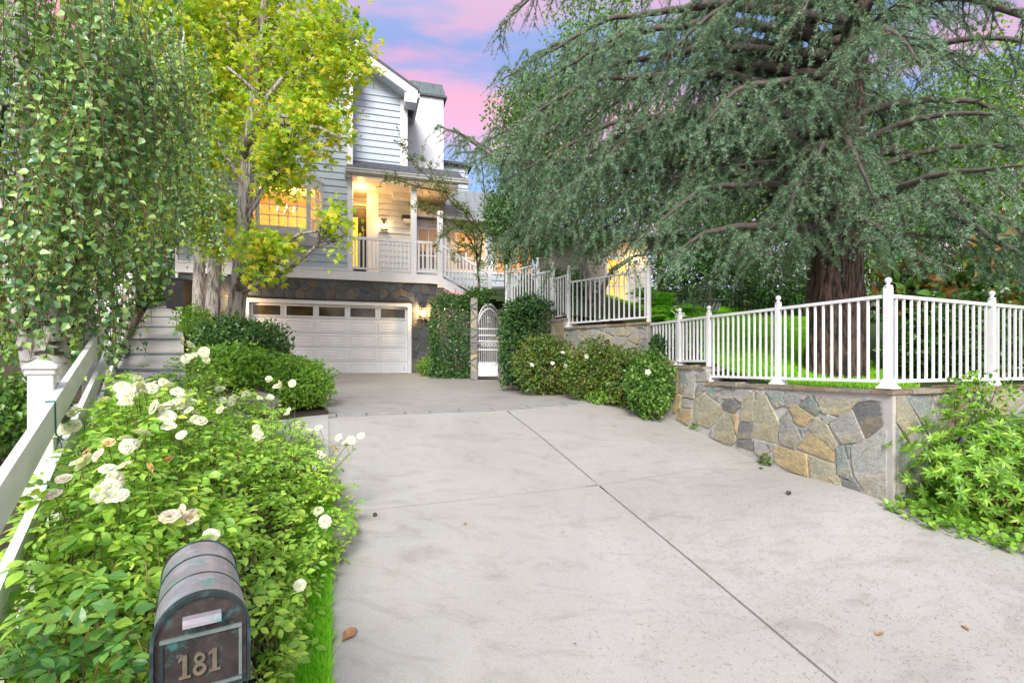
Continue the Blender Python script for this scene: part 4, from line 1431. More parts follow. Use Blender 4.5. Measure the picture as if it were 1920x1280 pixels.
room.build("lit_room", M_warmwall, house)
lamp("room_light", H(1.15, 5.7, 1.5), 85, (1, .60, .18), .15)
chn = MB()
for k in range(6):
    a = k * math.pi / 3
    c = H(1.0, 5.1, 1.2)
    chn.tube([c + np.array([0, 0, .1]), c + np.array([.14 * math.cos(a), .14 * math.sin(a), -.08]), c + np.array([.28 * math.cos(a), .28 * math.sin(a), .02])], .012, 6)
chn.tube([H(1.0, 6.0, 1.2), H(1.0, 5.1, 1.2)], .012, 6)
cho = chn.build("chandelier", mat("bronze", (.12, .08, .04), rough=.4, metal=.6), house)
for k in range(6):
    a = k * math.pi / 3
    MB().lathe([(.02, 0), (.03, .05), (.02, .10), (.0, .12)], H(1.0, 5.13, 1.2) + np.array([.28 * math.cos(a), .28 * math.sin(a), 0]), 8).build("candle_bulb", M_glowsoft, cho)
hpart("picture_frame", M_door, [(1.6, 2.5, 4.7, 5.5, 3.55, 3.6)])
hpart("curtain", mat("cream_curtain", (.8, .72, .5), (.6, .5, .3), rough=.9, scale=9, mapping=(6, 6, .1)), [(2.0, 2.12, 4.1, 5.5, .0, .18)])

# rear left corner of the house seen past the trunks
hpart("downspout", M_white, [(-1.83, -1.76, -.5, 6.6, -.06, .02)])

# ------------------------------------------------------------------ small lit cottage behind the big tree
cq = P(1172, 500, 15.6)
ct_ = empty("cottage", (cq[0], cq[1], 1.2), "low pale cottage wall with a lit glazed door behind the cedar", "cottage")
def cpart(name, m, x0, x1, z0, z1, y0, y1, parent=None):
    return MB().box((cq[0] + (x0 + x1) / 2, cq[1] + (y0 + y1) / 2, (z0 + z1) / 2), (x1 - x0, y1 - y0, z1 - z0)).build(name, m, parent or ct_)
M_pinkish = mat("cream_siding", (.60, .55, .52), (.55, .50, .48), rough=.7)
cpart("wall", M_pinkish, -2.6, -.62, 1.2, 3.75, 0, .2); cpart("wall", M_pinkish, .12, .72, 1.2, 3.75, 0, .2); cpart("wall", M_pinkish, -.62, .12, 3.3, 3.75, 0, .2)
for k in range(12):
    cpart("siding_board", M_pinkish, .15, .70, 1.25 + k * .2, 1.435 + k * .2, -.02, -.002)
cdoor = cpart("glazed_door", M_white, -.62, -.54, 1.2, 3.3, -.01, .08)
cpart("door_stile", M_white, .04, .12, 1.2, 3.3, -.01, .08, cdoor); cpart("door_rail", M_white, -.54, .04, 3.2, 3.3, -.01, .08, cdoor); cpart("door_rail", M_white, -.54, .04, 1.2, 1.5, -.01, .08, cdoor)
cpart("muntin", M_white, -.265, -.235, 1.5, 3.2, -.005, .05, cdoor)
for zz in (1.95, 2.4, 2.8): cpart("muntin", M_white, -.54, .04, zz, zz + .03, -.008, .053, cdoor)
cpart("door_glass", emit("amber_lit_glass", (1.0, .50, .10), .45), -.54, .04, 1.5, 3.2, .055, .06, cdoor)
cpart("roof", M_roof, -2.8, 1.0, 3.752, 3.9, -.5, 2.5)
lb = cpart("wall_lamp", M_black, .26, .36, 3.12, 3.16, -.14, -.021)
lp = P(1190, 481, 15.45)
MB().lathe([(.05, -.07), (.085, 0), (.07, .06), (.03, .09)], lp, 10).build("lamp_globe", M_glow, ct_, smooth=True)
lamp("cottage_light", (lp[0], lp[1] - .25, lp[2] - .05), 2.2)

# ------------------------------------------------------------------ gate
gq = P(917, 709, 14.3)
gate = empty("garden_gate", gq, "white ornate arched metal gate between two ivy covered walls", "gate")
gax = np.array([[.985, .17, 0], [-.17, .985, 0], [0, 0, 1]])
def gp(x, z, y=0): return gq + gax[0] * x + gax[1] * y + UP * z
def gbox(name, x0, x1, z0, z1, y0=-.02, y1=.02): return MB().box(gp((x0 + x1) / 2, (z0 + z1) / 2, (y0 + y1) / 2), (x1 - x0, y1 - y0, z1 - z0), gax).build(name, M_fence, gate)
GW = .36
gbox("stile", -GW, -GW + .05, 0, 1.60); gbox("stile", GW - .05, GW, 0, 1.60)
gbox("solid_panel", -GW + .051, GW - .051, .06, .40, -.012, .012)
for z in (.40, .78, 1.02, 1.18, 1.36): gbox("cross_rail", -GW + .051, GW - .051, z, z + .035 if z > .5 else z + .05)
def ogee(x): return 1.60 + .48 * (1 - min(1, abs(x) / (GW * .90)) ** 2.3) ** .8
for off, nm in ((0, "arch_rail"), (-.13, "arch_rail")):
    pts = [gp(x, ogee(x) + off - .02) for x in np.linspace(-GW + .02, GW - .02, 21)]
    MB().tube(pts, .022, 6).build(nm, M_fence, gate, smooth=True)
for k in range(11):
    x = -GW + .085 + k * (2 * GW - .17) / 10
    MB().tube([gp(x, .45), gp(x, ogee(x) - .16)], .0085, 5).build("bar", M_fence, gate)
def ring(c, r, t=.009, n=12): return MB().tube([gp(c[0] + r * math.cos(a), c[1] + r * math.sin(a)) for a in np.linspace(0, 2 * math.pi, n + 1)], t, 5)
for k in range(6): ring((-.25 + k * .1, .95), .045).build("scroll_ring", M_fence, gate)
for x in np.linspace(-.24, .24, 7): ring((x, ogee(x) - .085), .040).build("scroll_ring", M_fence, gate)
for x in (-.12, .12): MB().tube([gp(x - .04, .23, -.016), gp(x, .27, -.018), gp(x + .04, .23, -.016), gp(x, .19, -.018), gp(x - .04, .23, -.016)], .009, 5).build("rosette", M_fence, gate)
MB().box(gp(-GW + .06, .97, -.04), (.10, .05, .09), gax, bevel=.008).build("latch", mat("grey_steel", (.3, .3, .31), rough=.4, metal=.7), gate)
def pillar(px, py, depth, w, h, no, label):
    q = P(px, py, depth); q[2] = -.75
    r = empty("stone_pillar", q, label, "pillar", "stone gate pillars")
    MB().box(q + UP * (h + .3) / 2, (w, .4, h + .3)).build("mortar_core", M_mortar2, r)
    rr = random.Random(no)
    sd = 14
    stones(r, q + np.array([-w / 2, -.2, 0]), (1, 0, 0), UP, (0, -1, 0), [(0, 0), (w, 0), (w, h + .3), (0, h + .3)], sd, .025, .03, M_stoneA, TA, no)
pillar(890, 700, 14.35, .20, 2.3, 71, "narrow stone pillar on the latch side of the white gate")
pillar(956, 700, 14.3, .34, 2.2, 72, "narrow stone pillar behind ivy on the hinge side of the white gate")

# ------------------------------------------------------------------ plants: leaf materials
L_rose = leafmat("rose_leaf", [(.13, .27, .045), (.20, .34, .05), (.28, .42, .06), (.11, .23, .04), (.38, .48, .07)], .36, .36, .5, boost=1.75)
L_rosedark = leafmat("rose_leaf_dark", [(.05, .15, .035), (.08, .21, .04), (.17, .34, .06), (.06, .16, .035)], .32, .34, .55, boost=1.5)
L_birch = leafmat("birch_leaf", [(.055, .135, .06), (.09, .19, .07), (.04, .10, .045), (.15, .26, .08), (.13, .24, .11), (.30, .44, .10), (.24, .36, .18)], .34, .32, .7, boost=1.7)
L_gum = leafmat("sweetgum_leaf", [(.22, .36, .03), (.36, .44, .03), (.13, .28, .03), (.46, .46, .035), (.28, .40, .03), (.52, .40, .04), (.15, .30, .03)], .45, .42, .4, boost=1.5)
L_cedar = leafmat("cedar_needle", [(.085, .165, .115), (.125, .215, .155), (.06, .125, .09), (.17, .27, .195), (.14, .24, .13), (.20, .29, .17), (.05, .105, .07)], .12, .5, .3, boost=1.5)
L_dark = leafmat("dark_glossy_leaf", [(.03, .085, .02), (.05, .12, .025), (.08, .17, .035), (.02, .06, .015)], .2, .3, .5)
L_bright = leafmat("bright_shrub_leaf", [(.13, .27, .03), (.20, .37, .04), (.08, .20, .025), (.27, .44, .05)], .3, .35, .45)
L_mid = leafmat("mid_green_leaf", [(.06, .15, .03), (.10, .21, .035), (.16, .28, .05), (.04, .11, .022)], .25, .35, .45)
L_azalea = leafmat("flowering_shrub_leaf", [(.05, .12, .025), (.09, .18, .03), (.15, .22, .035), (.17, .15, .045), (.035, .09, .02)], .25, .4, .4)
L_ivy = leafmat("ivy_leaf", [(.03, .09, .028), (.05, .13, .035), (.08, .18, .05), (.02, .065, .02), (.11, .20, .06)], .2, .3, .5)
L_backtree = leafmat("broadleaf_tree_leaf", [(.07, .16, .03), (.13, .26, .04), (.21, .36, .05), (.045, .11, .025)], .35, .4, .4)
L_fern = leafmat("fern_leaf", [(.17, .36, .05), (.24, .46, .06), (.12, .28, .04)], .4, .5, .3, boost=1.9)
L_magnolia = leafmat("big_leathery_leaf", [(.05, .14, .03), (.10, .22, .04), (.03, .09, .025), (.32, .14, .04), (.07, .17, .03)], .2, .25, .5)
L_grass = leafmat("grass_blade", [(.13, .33, .02), (.19, .42, .03), (.10, .26, .02), (.25, .46, .04)], .4, .6, .2, boost=2.3)
L_cover = leafmat("ground_cover_leaf", [(.12, .26, .035), (.22, .40, .045), (.09, .20, .03), (.34, .50, .06)], .30, .3, .45, boost=1.4)
L_petal = leafmat("white_petal", [(.80, .79, .74), (.85, .84, .82), (.82, .79, .74)], .35, .6, .2, boost=1.02)
L_petalpink = leafmat("blush_petal", [(.80, .68, .66), (.84, .77, .74), (.80, .66, .60)], .3, .6, .2, boost=1.0)
L_petalold = leafmat("withered_petal", [(.62, .40, .20), (.70, .52, .32), (.50, .27, .10)], .2, .7, .2)
L_pinkflower = leafmat("pink_flower_petal", [(.55, .25, .45), (.62, .35, .52)], .3, .6, .2)

def lump(p, f, seed):
    r = np.random.default_rng(seed)
    o = np.zeros(len(p))
    for k in range(7):
        w = r.normal(size=3); w = w / np.linalg.norm(w) * f * r.uniform(.6, 1.7)
        o += np.sin(p @ w + r.uniform(0, 6.28)) * .5
    return o / 2.2

def rand_unit(n):
    return unit(rng.normal(size=(n, 3)))

def leaf_orient(out_, n, jit=.7, up=.35, hang=0.0):
    nn = unit(out_ + rng.normal(size=(n, 3)) * jit + np.array([0, 0, up]))
    t = unit(rng.normal(size=(n, 3)) + out_ * .6 + np.array([0, 0, -hang]))
    return frames(nn, t)

def stems(parent, base, tips, r0, m, name="stem", seg=5, sway=.15):
    mb = MB()
    for tp in tips:
        base = np.asarray(base, float)
        b = base + np.array([random.uniform(-.06, .06), random.uniform(-.06, .06), 0])
        mid = (b + tp) / 2 + np.array([random.uniform(-sway, sway), random.uniform(-sway, sway), random.uniform(0, sway)])
        mb.tube([b, (b + mid) / 2, mid, tp], [r0, r0 * .8, r0 * .55, r0 * .22], seg, cap=False)
    return mb.build(name, m, parent, smooth=True)

def shrub(label, cat, c, rad, n, m, size, tmpl=None, group=None, name="shrub", box=False, shell=.5, seed=1, single=0, jit=.7, key=None, ground=None, lumps=.18, up=.35, nst=14, wh=0, mtwig=None):
    """a bush: a lumpy crown of single leaves on stems that rise from its foot"""
    c = np.asarray(c, float); rad = np.asarray(rad, float)
    zb = float(gh(c[0], c[1])) if ground is None else ground
    root = empty(name, (c[0], c[1], zb), label, cat, group)
    d = rand_unit(n)
    if box:
        d = d / np.maximum(np.abs(d) ** 1.0, 1e-6).max(1, keepdims=True) ** .72
    rr_ = rng.uniform(shell ** 2, 1, n) ** .5
    k = 1 + lumps * lump(d * 1.0, 4.2, seed) + lumps * .6 * lump(d, 10, seed + 9)
    k = k + (rng.uniform(size=n) < .10) * rng.uniform(0, .16, n)
    pos = c + d * rad * (rr_ * k)[:, None]
    pos = pos[pos[:, 2] > zb + .02]
    d = unit((pos - c) / rad ** 2)
    tm = tmpl or T_small()
    if wh:      # whorls: leaves in rosettes at the twig tips
        mlt = wh
        P0 = np.repeat(pos, mlt, 0); D = np.repeat(unit(d + np.array([0, 0, .45]) + rng.normal(size=d.shape) * .35), mlt, 0)
        a = np.tile(np.arange(mlt) / mlt * 2 * np.pi, len(pos)) + np.repeat(rng.uniform(0, 6.28, len(pos)), mlt)
        s1 = unit(np.cross(D, np.array([.3, .9, .1]))); s2 = np.cross(D, s1)
        lift = rng.uniform(.05, .75, len(P0))
        t = unit(s1 * np.cos(a)[:, None] + s2 * np.sin(a)[:, None] + D * lift[:, None])
        R = frames(D + rng.normal(size=D.shape) * .12, t)
        s = size * rng.uniform(.65, 1.15, len(P0)) * (1 - .25 * lift)
        pos = P0
    else:
        R = leaf_orient(d, len(pos), jit, up)
        s = size * rng.uniform(.65, 1.25, len(pos))
    foliage(root, tm, pos, R, s, m, key or m.name, single)
    tips = c + rand_unit(nst) * rad * rng.uniform(.3, .85, (nst, 1))
    tips[:, 2] = np.maximum(tips[:, 2], zb + .15)
    stems(root, (c[0], c[1], zb - .03), tips, .014 + .012 * float(rad.max()), mtwig or M_twig)
    return root

# ------------------------------------------------------------------ sweetgum trees
def tree_trunk(root, path, radii, m, name="trunk", seg=14, rough=.06, seed=0):
    """tapered trunk, its surface ridged"""
    rs = np.random.default_rng(seed)
    mb = MB()
    path = [np.asarray(p, float) for p in path]
    # resample
    pts = []; rad = []
    for i in range(len(path) - 1):
        k = max(2, int(np.linalg.norm(path[i + 1] - path[i]) / .22))
        for j in range(k):
            t = j / k
            pts.append(path[i] * (1 - t) + path[i + 1] * t); rad.append(radii[i] * (1 - t) + radii[i + 1] * t)
    pts.append(path[-1]); rad.append(radii[-1])
    mb.tube(pts, rad, seg)
    v = np.array(mb.v)
    ph = rs.uniform(0, 6.28, 6)
    for i, (p, r) in enumerate(zip(pts, rad)):
        for k in range(seg):
            a = 2 * math.pi * k / seg
            f = 1 + rough * (math.sin(3 * a + ph[0] + p[2] * 1.7) + .6 * math.sin(7 * a + ph[1] - p[2] * 2.9) + .5 * rs.normal())
            v[i * seg + k] = p + (v[i * seg + k] - p) * f
    mb.v = [tuple(q) for q in v]
    return mb.build(name, m, root, smooth=True)

STAR = T_star()
def sweetgum(label, base, h, r0, lean, lobes, nclump, seed, per=24, size=.14, single=0, limbs=None, group="grey barked yellow green trees beside the walkway"):
    rs = np.random.default_rng(seed)
    base = np.asarray(base, float)
    root = empty("sweetgum_tree", base, label, "tree", group)
    top = base + np.array([lean[0], lean[1], h])
    path = [base - UP * .15, base + UP * .12, base + (top - base) * .25 + np.array([.05, 0, 0]), base + (top - base) * .5 + np.array([-.05, .05, 0]), base + (top - base) * .78, top]
    tree_trunk(root, path, [r0 * 1.35, r0 * 1.05, r0 * .9, r0 * .68, r0 * .38, .03], M_bark, seed=seed)
    lb = MB()
    tips = []
    for (c, rad, share) in lobes:
        c = np.asarray(c, float); rad = np.asarray(rad, float)
        k = int(nclump * share)
        d = unit(rs.normal(size=(k, 3))); q = rs.uniform(.25, 1, k) ** .5
        kk = 1 + .22 * lump(d, 3.5, seed)
        tips.append(c + d * rad * (q * kk)[:, None])
        # limb from the trunk into the lobe with forks
        t = np.clip((c[2] - base[2]) / h - .18, .18, .9)
        s0 = base + (top - base) * t
        mid = (s0 + c) / 2 + rs.normal(size=3) * .12 + UP * .1
        lb.tube([s0, mid, c], [r0 * .34, r0 * .24, r0 * .14], 7)
        for j in range(9):
            tp = c + unit(rs.normal(size=3)) * rad * .8
            lb.tube([mid * .4 + c * .6, (c + tp) / 2 + rs.normal(size=3) * .1, tp], [r0 * .13, .016, .007], 5, cap=False)
    if limbs:
        for pth, rr_ in limbs: lb.tube(pth, rr_, 7)
    lb.build("limb", M_bark, root, smooth=True)
    tips = np.concatenate(tips)
    n = len(tips) * per
    pos = np.repeat(tips, per, 0) + rs.normal(size=(n, 3)) * np.array([.17, .17, .13])
    nn = unit(rs.normal(size=(n, 3)) * .6 + np.array([.1, -.55, .65]))
    t = unit(rs.normal(size=(n, 3)) * .7 + np.array([0, -.2, -.55]))
    s = size * rs.uniform(.55, 1.15, n)
    o = foliage(root, STAR, pos, frames(nn, t), s, L_gum, "sweetgum_leaf_piece", single, name="crown")
    # seed balls on their stalks
    for k in range(5):
        q = tips[rs.integers(len(tips))] + np.array([0, -.2, -.2])
        b = MB().lathe([(.004, .16), (.004, .02), (.016, .012), (.02, 0), (.014, -.014), (.003, -.02)], q, 7)
        b.build("seed_ball", M_door, root)
    return root

def W(px, py, z): return P(px, py, z)
b1 = np.array([*W(428, 600, 10.6)[:2], 0]); b1[2] = float(gh(b1[0], b1[1]))
lobes1 = [(W(575, 130, 11.0), (1.35, .9, 1.15), .2), (W(440, 40, 11.3), (1.7, 1.0, 1.3), .2), (W(385, 215, 11.1), (1.15, .7, 1.2), .16), (W(640, 60, 11.2), (.8, .9, .75), .07),
          (W(560, 240, 10.2), (.95, .8, .6), .1), (W(355, 350, 11.3), (.7, .6, .75), .08), (W(520, 320, 10.3), (.40, .5, .5), .045), (W(500, 475, 9.6), (.55, .5, .38), .05), (W(400, 440, 11.2), (.4, .3, .4), .03), (W(630, 430, 9.5), (.26, .25, .42), .018), (W(480, -120, 11), (2.2, 1.8, 1.0), .16)]
limbs1 = [([W(450, 500, 10.5), W(505, 478, 10.0), W(560, 440, 9.7), W(600, 432, 9.55), W(635, 415, 9.5)], [.06, .045, .035, .028, .015]),
          ([W(455, 290, 10.6), W(480, 230, 10.3), W(500, 185, 10.2), W(530, 145, 10.1)], [.09, .075, .05, .03]),
          ([W(485, 235, 10.3), W(540, 232, 10.0), W(600, 240, 9.9), W(640, 260, 9.8)], [.05, .045, .035, .02]),
          ([W(485, 180, 10.3), W(455, 150, 10.2), W(425, 125, 10.2)], [.05, .035, .02])]
sweetgum("nearest tall grey barked tree, its yellow green crown over the lit bay window", b1, 9.5, .185, (.75, .3), lobes1, 520, 3, per=23, single=300, limbs=limbs1)
b2 = np.array([*W(396, 590, 12.2)[:2], 0]); b2[2] = float(gh(b2[0], b2[1]))
sweetgum("second grey trunk along the walkway, close behind the nearest tall tree", b2, 9.5, .16, (-.2, .6), [(W(345, 120, 11.8), (1.3, 1.2, 1.9), .6), (W(330, 300, 12.2), (1.0, 1.1, 1.1), .25), (W(420, 420, 12.2), (.6, .7, .7), .1), (W(250, 60, 12.6), (1.6, 1.5, 1.6), .3)], 330, 5)
b3 = np.array([*W(371, 585, 13.8)[:2], 0]); b3[2] = float(gh(b3[0], b3[1]))
sweetgum("third and farthest grey trunk along the walkway, next to the black bin", b3, 9.0, .15, (-.3, .5), [(W(320, 200, 14.5), (2.0, 1.5, 2.6), .5), (W(310, 380, 14.2), (1.0, 1.1, .9), .3), (W(480, 60, 14.5), (2.2, 1.4, 1.8), .4)], 260, 8)

# ------------------------------------------------------------------ weeping birches
BL = T_birch()
def birch(label, base, stemsd, regions, nstr, seed, size=.066, single=0, group="white barked weeping birches"):
    rs = np.random.default_rng(seed)
    base = np.asarray(base, float)
    root = empty("birch_tree", base, label, "tree", group)
    for i, (pth, rad) in enumerate(stemsd):
        tree_trunk(root, pth, rad, M_birch, seg=12, rough=.03, seed=seed + i)
    tw = MB(); lv = []; lt = []
    lb = MB()
    for (c, rad, share, slen) in regions:
        c = np.asarray(c, float); rad = np.asarray(rad, float)
        # a limb carries the strands of the region
        s0 = stemsd[0][0][-2]
        a0 = min(stemsd, key=lambda q: np.linalg.norm(np.asarray(q[0][-1]) - c))[0]
        s0 = np.asarray(min(a0, key=lambda q: np.linalg.norm(np.asarray(q) - (c - UP * .3))), float)
        tp = c + UP * rad[2] * .7
        lb.tube([s0, (s0 + tp) / 2 + UP * .25 + rs.normal(size=3) * .08, tp], [.035, .024, .012], 6)
        k = int(nstr * share)
        for j in range(k):
            d = rs.uniform(-1, 1, 3)
            st_ = c + d * rad
            ln = slen * rs.uniform(.5, 1.25)
            dr = unit(np.array([*(d[:2] + rs.normal(size=2) * .5), 0]) + 1e-6)
            npt = max(4, int(ln / .045))
            ts = np.linspace(0, 1, npt)
            out_ = rs.uniform(.08, .28) * ln * (1 - np.exp(-ts * 2.5))
            sw = rs.normal() * .05
            pts = st_ + dr * out_[:, None] - UP * (ts[:, None] ** 1.25 * ln) + np.array([1, .3, 0]) * (sw * np.sin(ts * 5))[:, None]
            tw.tube(pts[::3] if npt > 8 else pts, [.0032] * len(pts[::3] if npt > 8 else pts), 3, cap=False)
            m_ = npt - 1
            p = pts[1:]
            side = np.where(np.arange(m_) % 2 == 0, 1, -1)[:, None] * np.array([-dr[1], dr[0], 0]) + rs.normal(size=(m_, 3)) * .75
            t = unit(side * .8 + np.array([0, 0, -.75]) + rs.normal(size=(m_, 3)) * .2)
            nn = unit(side * .4 + rs.normal(size=(m_, 3)) * .6 + np.array([.15, -.55, .55]))
            lv.append(p + t * .012); lt.append((nn, t))
    pos = np.concatenate(lv); nn = np.concatenate([a for a, b in lt]); t = np.concatenate([b for a, b in lt])
    s = size * rs.uniform(.65, 1.2, len(pos))
    lb.build("limb", M_limb, root, smooth=True)
    tw.build("hanging_twigs", M_redtwig, root)["kind"] = "stuff"
    foliage(root, BL, pos, frames(nn, t), s, L_birch, "birch_leaf_piece", single, name="crown")
    return root
bz = 4.5
bb = np.array([*W(95, 720, bz)[:2], 0.0]); bb[2] = float(gh(bb[0], bb[1]))
st1 = [([bb - UP * .1, W(96, 640, bz), W(84, 560, bz), W(66, 440, bz), W(52, 330, bz), W(44, 200, bz), W(38, 60, bz), W(30, -160, bz)], [.14, .11, .095, .08, .07, .06, .05, .03]),
       ([bb + np.array([.05, .03, 0]), W(104, 655, bz + .1), W(116, 590, bz + .2), W(135, 500, bz + .4), W(170, 330, bz + .6), W(180, 120, bz + .7)], [.11, .10, .075, .06, .045, .02]),
       ([bb + np.array([-.1, .03, 0]), W(62, 690, bz + .1), W(42, 620, bz + .2), W(20, 520, bz + .3), W(-10, 300, bz + .3)], [.09, .08, .06, .05, .03])]
reg1 = [(W(95, 70, 4.9), (.55, .4, .5), .14, 1.1), (W(170, 120, 4.6), (.5, .55, .6), .15, 1.1), (W(60, 270, 4.2), (.45, .40, .45), .12, .9), (W(140, 315, 4.3), (.42, .5, .5), .16, .8), (W(235, 200, 5.0), (.36, .5, .45), .10, .8),
        (W(20, 450, 4.3), (.28, .4, .3), .06, .8), (W(140, 480, 4.4), (.30, .5, .3), .12, .62), (W(90, -30, 4.6), (.9, .7, .4), .14, 1.2), (W(160, 560, 4.8), (.25, .3, .2), .04, .5)]
birch("large white trunked weeping birch nearest the street, its leaves hiding the fence", bb, st1, reg1, 780, 13, single=300)
bz2 = 8.6
b5 = np.array([x_fence(bz2 - .3) - .5, bz2, 0.0]); b5[2] = float(gh(b5[0], b5[1]))
st2 = [([b5 - UP * .1, b5 + UP * 1.2, b5 + np.array([.15, 0, 2.6]), W(225, 240, bz2), W(215, 60, bz2), W(205, -80, bz2)], [.13, .11, .09, .07, .05, .03]),
       ([W(222, 225, bz2 + .02), W(255, 221, 8.3), W(300, 206, 8.0), W(335, 175, 7.9), W(345, 60, 7.8)], [.05, .045, .04, .025, .012])]
reg2 = [(W(250, 120, 8.3), (.7, .8, .9), .22, 1.3), (W(320, 110, 8.2), (.5, .6, .7), .09, 1.1), (W(365, 255, 7.9), (.28, .4, .4), .05, 1.0), (W(235, 270, 8.3), (.5, .7, .8), .2, .95), (W(300, 320, 8.6), (.4, .6, .5), .13, .9), (W(190, 440, 8.3), (.18, .5, .3), .06, .6), (W(385, 330, 7.8), (.16, .3, .3), .025, 1.2)]
birch("second weeping birch farther up the walkway, one bare pale branch reaching toward the house", b5, st2, reg2, 640, 17, size=.072)

# ------------------------------------------------------------------ the big cedar
cz = 7.35
cb_ = np.array([*W(1563, 720, cz)[:2], -.35])
cedar = empty("cedar_tree", cb_, "huge drooping blue green cedar with a thick brown trunk on the lawn", "tree")
ctop = W(1588, -330, cz + .3)
tree_trunk(cedar, [cb_ - UP * .2, cb_ + UP * .25, W(1566, 560, cz), W(1572, 400, cz), W(1578, 200, cz + .1), W(1598, 20, cz + .1), ctop], [.50, .385, .36, .32, .27, .22, .06], M_cedarbark, seg=26, rough=.07, seed=4)
rs = np.random.default_rng(77)
limb_mb = MB(); tw_mb = MB()
TU = [T_tuft(7, i) for i in range(3)]
tp_pos = []; tp_dir = []; tp_s = []
def strand(p0, d0, ln, droop, r=.004, dens=.022, tuft=.060):
    n = max(4, int(ln / dens))
    ts = np.linspace(0, 1, n)
    w = rs.normal(size=3) * .06
    pts = p0 + d0 * (ts * ln * .75)[:, None] - UP * (droop * ln * ts ** 1.6)[:, None] + w * (np.sin(ts * 4.5) * ln)[:, None]
    k = max(1, n // 6)
    pp = np.concatenate([pts[::k], pts[-1:]])
    tw_mb.tube(pp, np.linspace(r, r * .35, len(pp)), 3, cap=False)
    dd = unit(np.gradient(pts, axis=0))
    keep = rs.uniform(size=n) < .9
    nd = unit(dd * .8 + rs.normal(size=(n, 3)) * .75 + UP * .25)
    tp_pos.append(pts[keep]); tp_dir.append(nd[keep]); tp_s.append((tuft * rs.uniform(.7, 1.25, n))[keep])
    return pts
def limb(path, r0, sub_every=.16, sub_len=1.0, bare=.15, droop=.55):
    path = [np.asarray(p, float) for p in path]
    # smooth resample
    pts = []
    for i in range(len(path) - 1):
        k = max(2, int(np.linalg.norm(path[i + 1] - path[i]) / .15))
        for j in range(k): pts.append(path[i] + (path[i + 1] - path[i]) * j / k)
    pts.append(path[-1]); pts = np.array(pts)
    for _ in range(3): pts[1:-1] = pts[1:-1] * .5 + (pts[:-2] + pts[2:]) * .25
    L_ = np.linalg.norm(np.diff(pts, axis=0), axis=1).sum()
    rad = r0 * (1 - np.linspace(0, 1, len(pts)) * .9)
    jl = pts + rs.normal(size=pts.shape) * (rad * .25)[:, None]
    limb_mb.tube(jl, rad, 7)
    m_ = int(L_ * (1 - bare) / sub_every)
    dd = unit(np.gradient(pts, axis=0))
    for k in range(m_):
        t = bare + (1 - bare) * (k + rs.uniform(0, 1)) / m_
        i = int(t * (len(pts) - 1))
        side = 1 if k % 2 else -1
        s = unit(np.cross(dd[i], UP)) * side
        d = unit(s * rs.uniform(.5, 1.1) + dd[i] * rs.uniform(.3, .9) + UP * rs.uniform(-.25, .25))
        ln = sub_len * rs.uniform(.5, 1.2) * (1.15 - .55 * t)
        sub = strand(pts[i], d, ln, droop * rs.uniform(.5, 1.2), r=.011, tuft=.062)
        q = max(3, int(ln / .125))
        for j in range(q):
            u = (j + rs.uniform(.1, .9)) / q
            ii = int(u * (len(sub) - 1))
            s2 = unit(np.cross(unit(sub[min(ii + 1, len(sub) - 1)] - sub[max(ii - 1, 0)]), UP) + 1e-6) * (1 if j % 2 else -1)
            strand(sub[ii], unit(s2 * .7 + d * .5 + UP * rs.uniform(-.5, .2)), rs.uniform(.18, .55) * (1.1 - .4 * u), rs.uniform(.4, 1.4))
# limbs that can be traced in the photograph
limb([W(1565, 395, cz), W(1420, 330, 7.6), W(1350, 352, 7.9), W(1260, 380, 8.1), W(1160, 382, 8.3)], .10, sub_len=.9, bare=.05)
limb([W(1570, 440, cz), W(1480, 425, 7.0), W(1390, 425, 6.7), W(1320, 432, 6.6), W(1260, 480, 6.6)], .11, sub_len=.85)
limb([W(1575, 250, cz), W(1440, 120, 8.3), W(1300, 120, 9.0), W(1180, 160, 9.6), W(1060, 230, 9.9), W(930, 300, 10.1), W(850, 240, 10.2)], .15, sub_len=1.35)
limb([W(1560, 330, cz + .1), W(1300, 270, 9.0), W(1100, 300, 10.0), W(960, 310, 10.4), W(890, 262, 10.5), W(820, 236, 10.6)], .12, sub_len=.62, bare=.35, droop=.4)
limb([W(1580, 150, cz), W(1380, 70, 8.8), W(1200, 90, 9.6), W(1050, 80, 10.0), W(990, 110, 10.1), W(970, 150, 10.2)], .13, sub_len=1.3)
limb([W(1585, 120, cz), W(1400, -60, 9), W(1150, -40, 10), W(1010, -20, 10.6), W(930, 60, 10.8)], .12, sub_len=1.2)
limb([W(1570, 330, cz), W(1440, 230, 7.4), W(1320, 200, 7.6), W(1200, 240, 7.8), W(1100, 330, 8.0), W(1010, 380, 8.1)], .12, sub_len=1.15)
limb([W(1570, 300, cz), W(1380, 200, 9.5), W(1200, 260, 10.6), W(1050, 330, 11.3), W(960, 400, 11.4)], .11, sub_len=1.2)
limb([W(1575, 220, cz), W(1500, 150, 6.0), W(1380, 160, 5.6), W(1300, 260, 5.6)], .09, sub_len=.85)
limb([W(1575, 330, cz), W(1680, 270, 7.0), W(1740, 310, 6.8), W(1790, 370, 6.6), W(1900, 420, 6.5), W(1990, 480, 6.5)], .09, sub_len=.8, bare=.2)
limb([W(1572, 420, cz), W(1650, 360, 7.0), W(1720, 380, 6.9), W(1800, 410, 6.9), W(1900, 470, 7.0), W(2000, 520, 7)], .09, sub_len=.8)
limb([W(1590, 100, cz), W(1680, 20, 6.6), W(1780, -20, 6.2), W(1890, 20, 6.0), W(2000, 60, 6.0)], .10, sub_len=.75, bare=.3)
limb([W(1585, 160, cz), W(1620, 80, 6.0), W(1660, 50, 5.0), W(1700, 80, 4.4), W(1730, 130, 4.2)], .07, sub_len=.6, bare=.35)
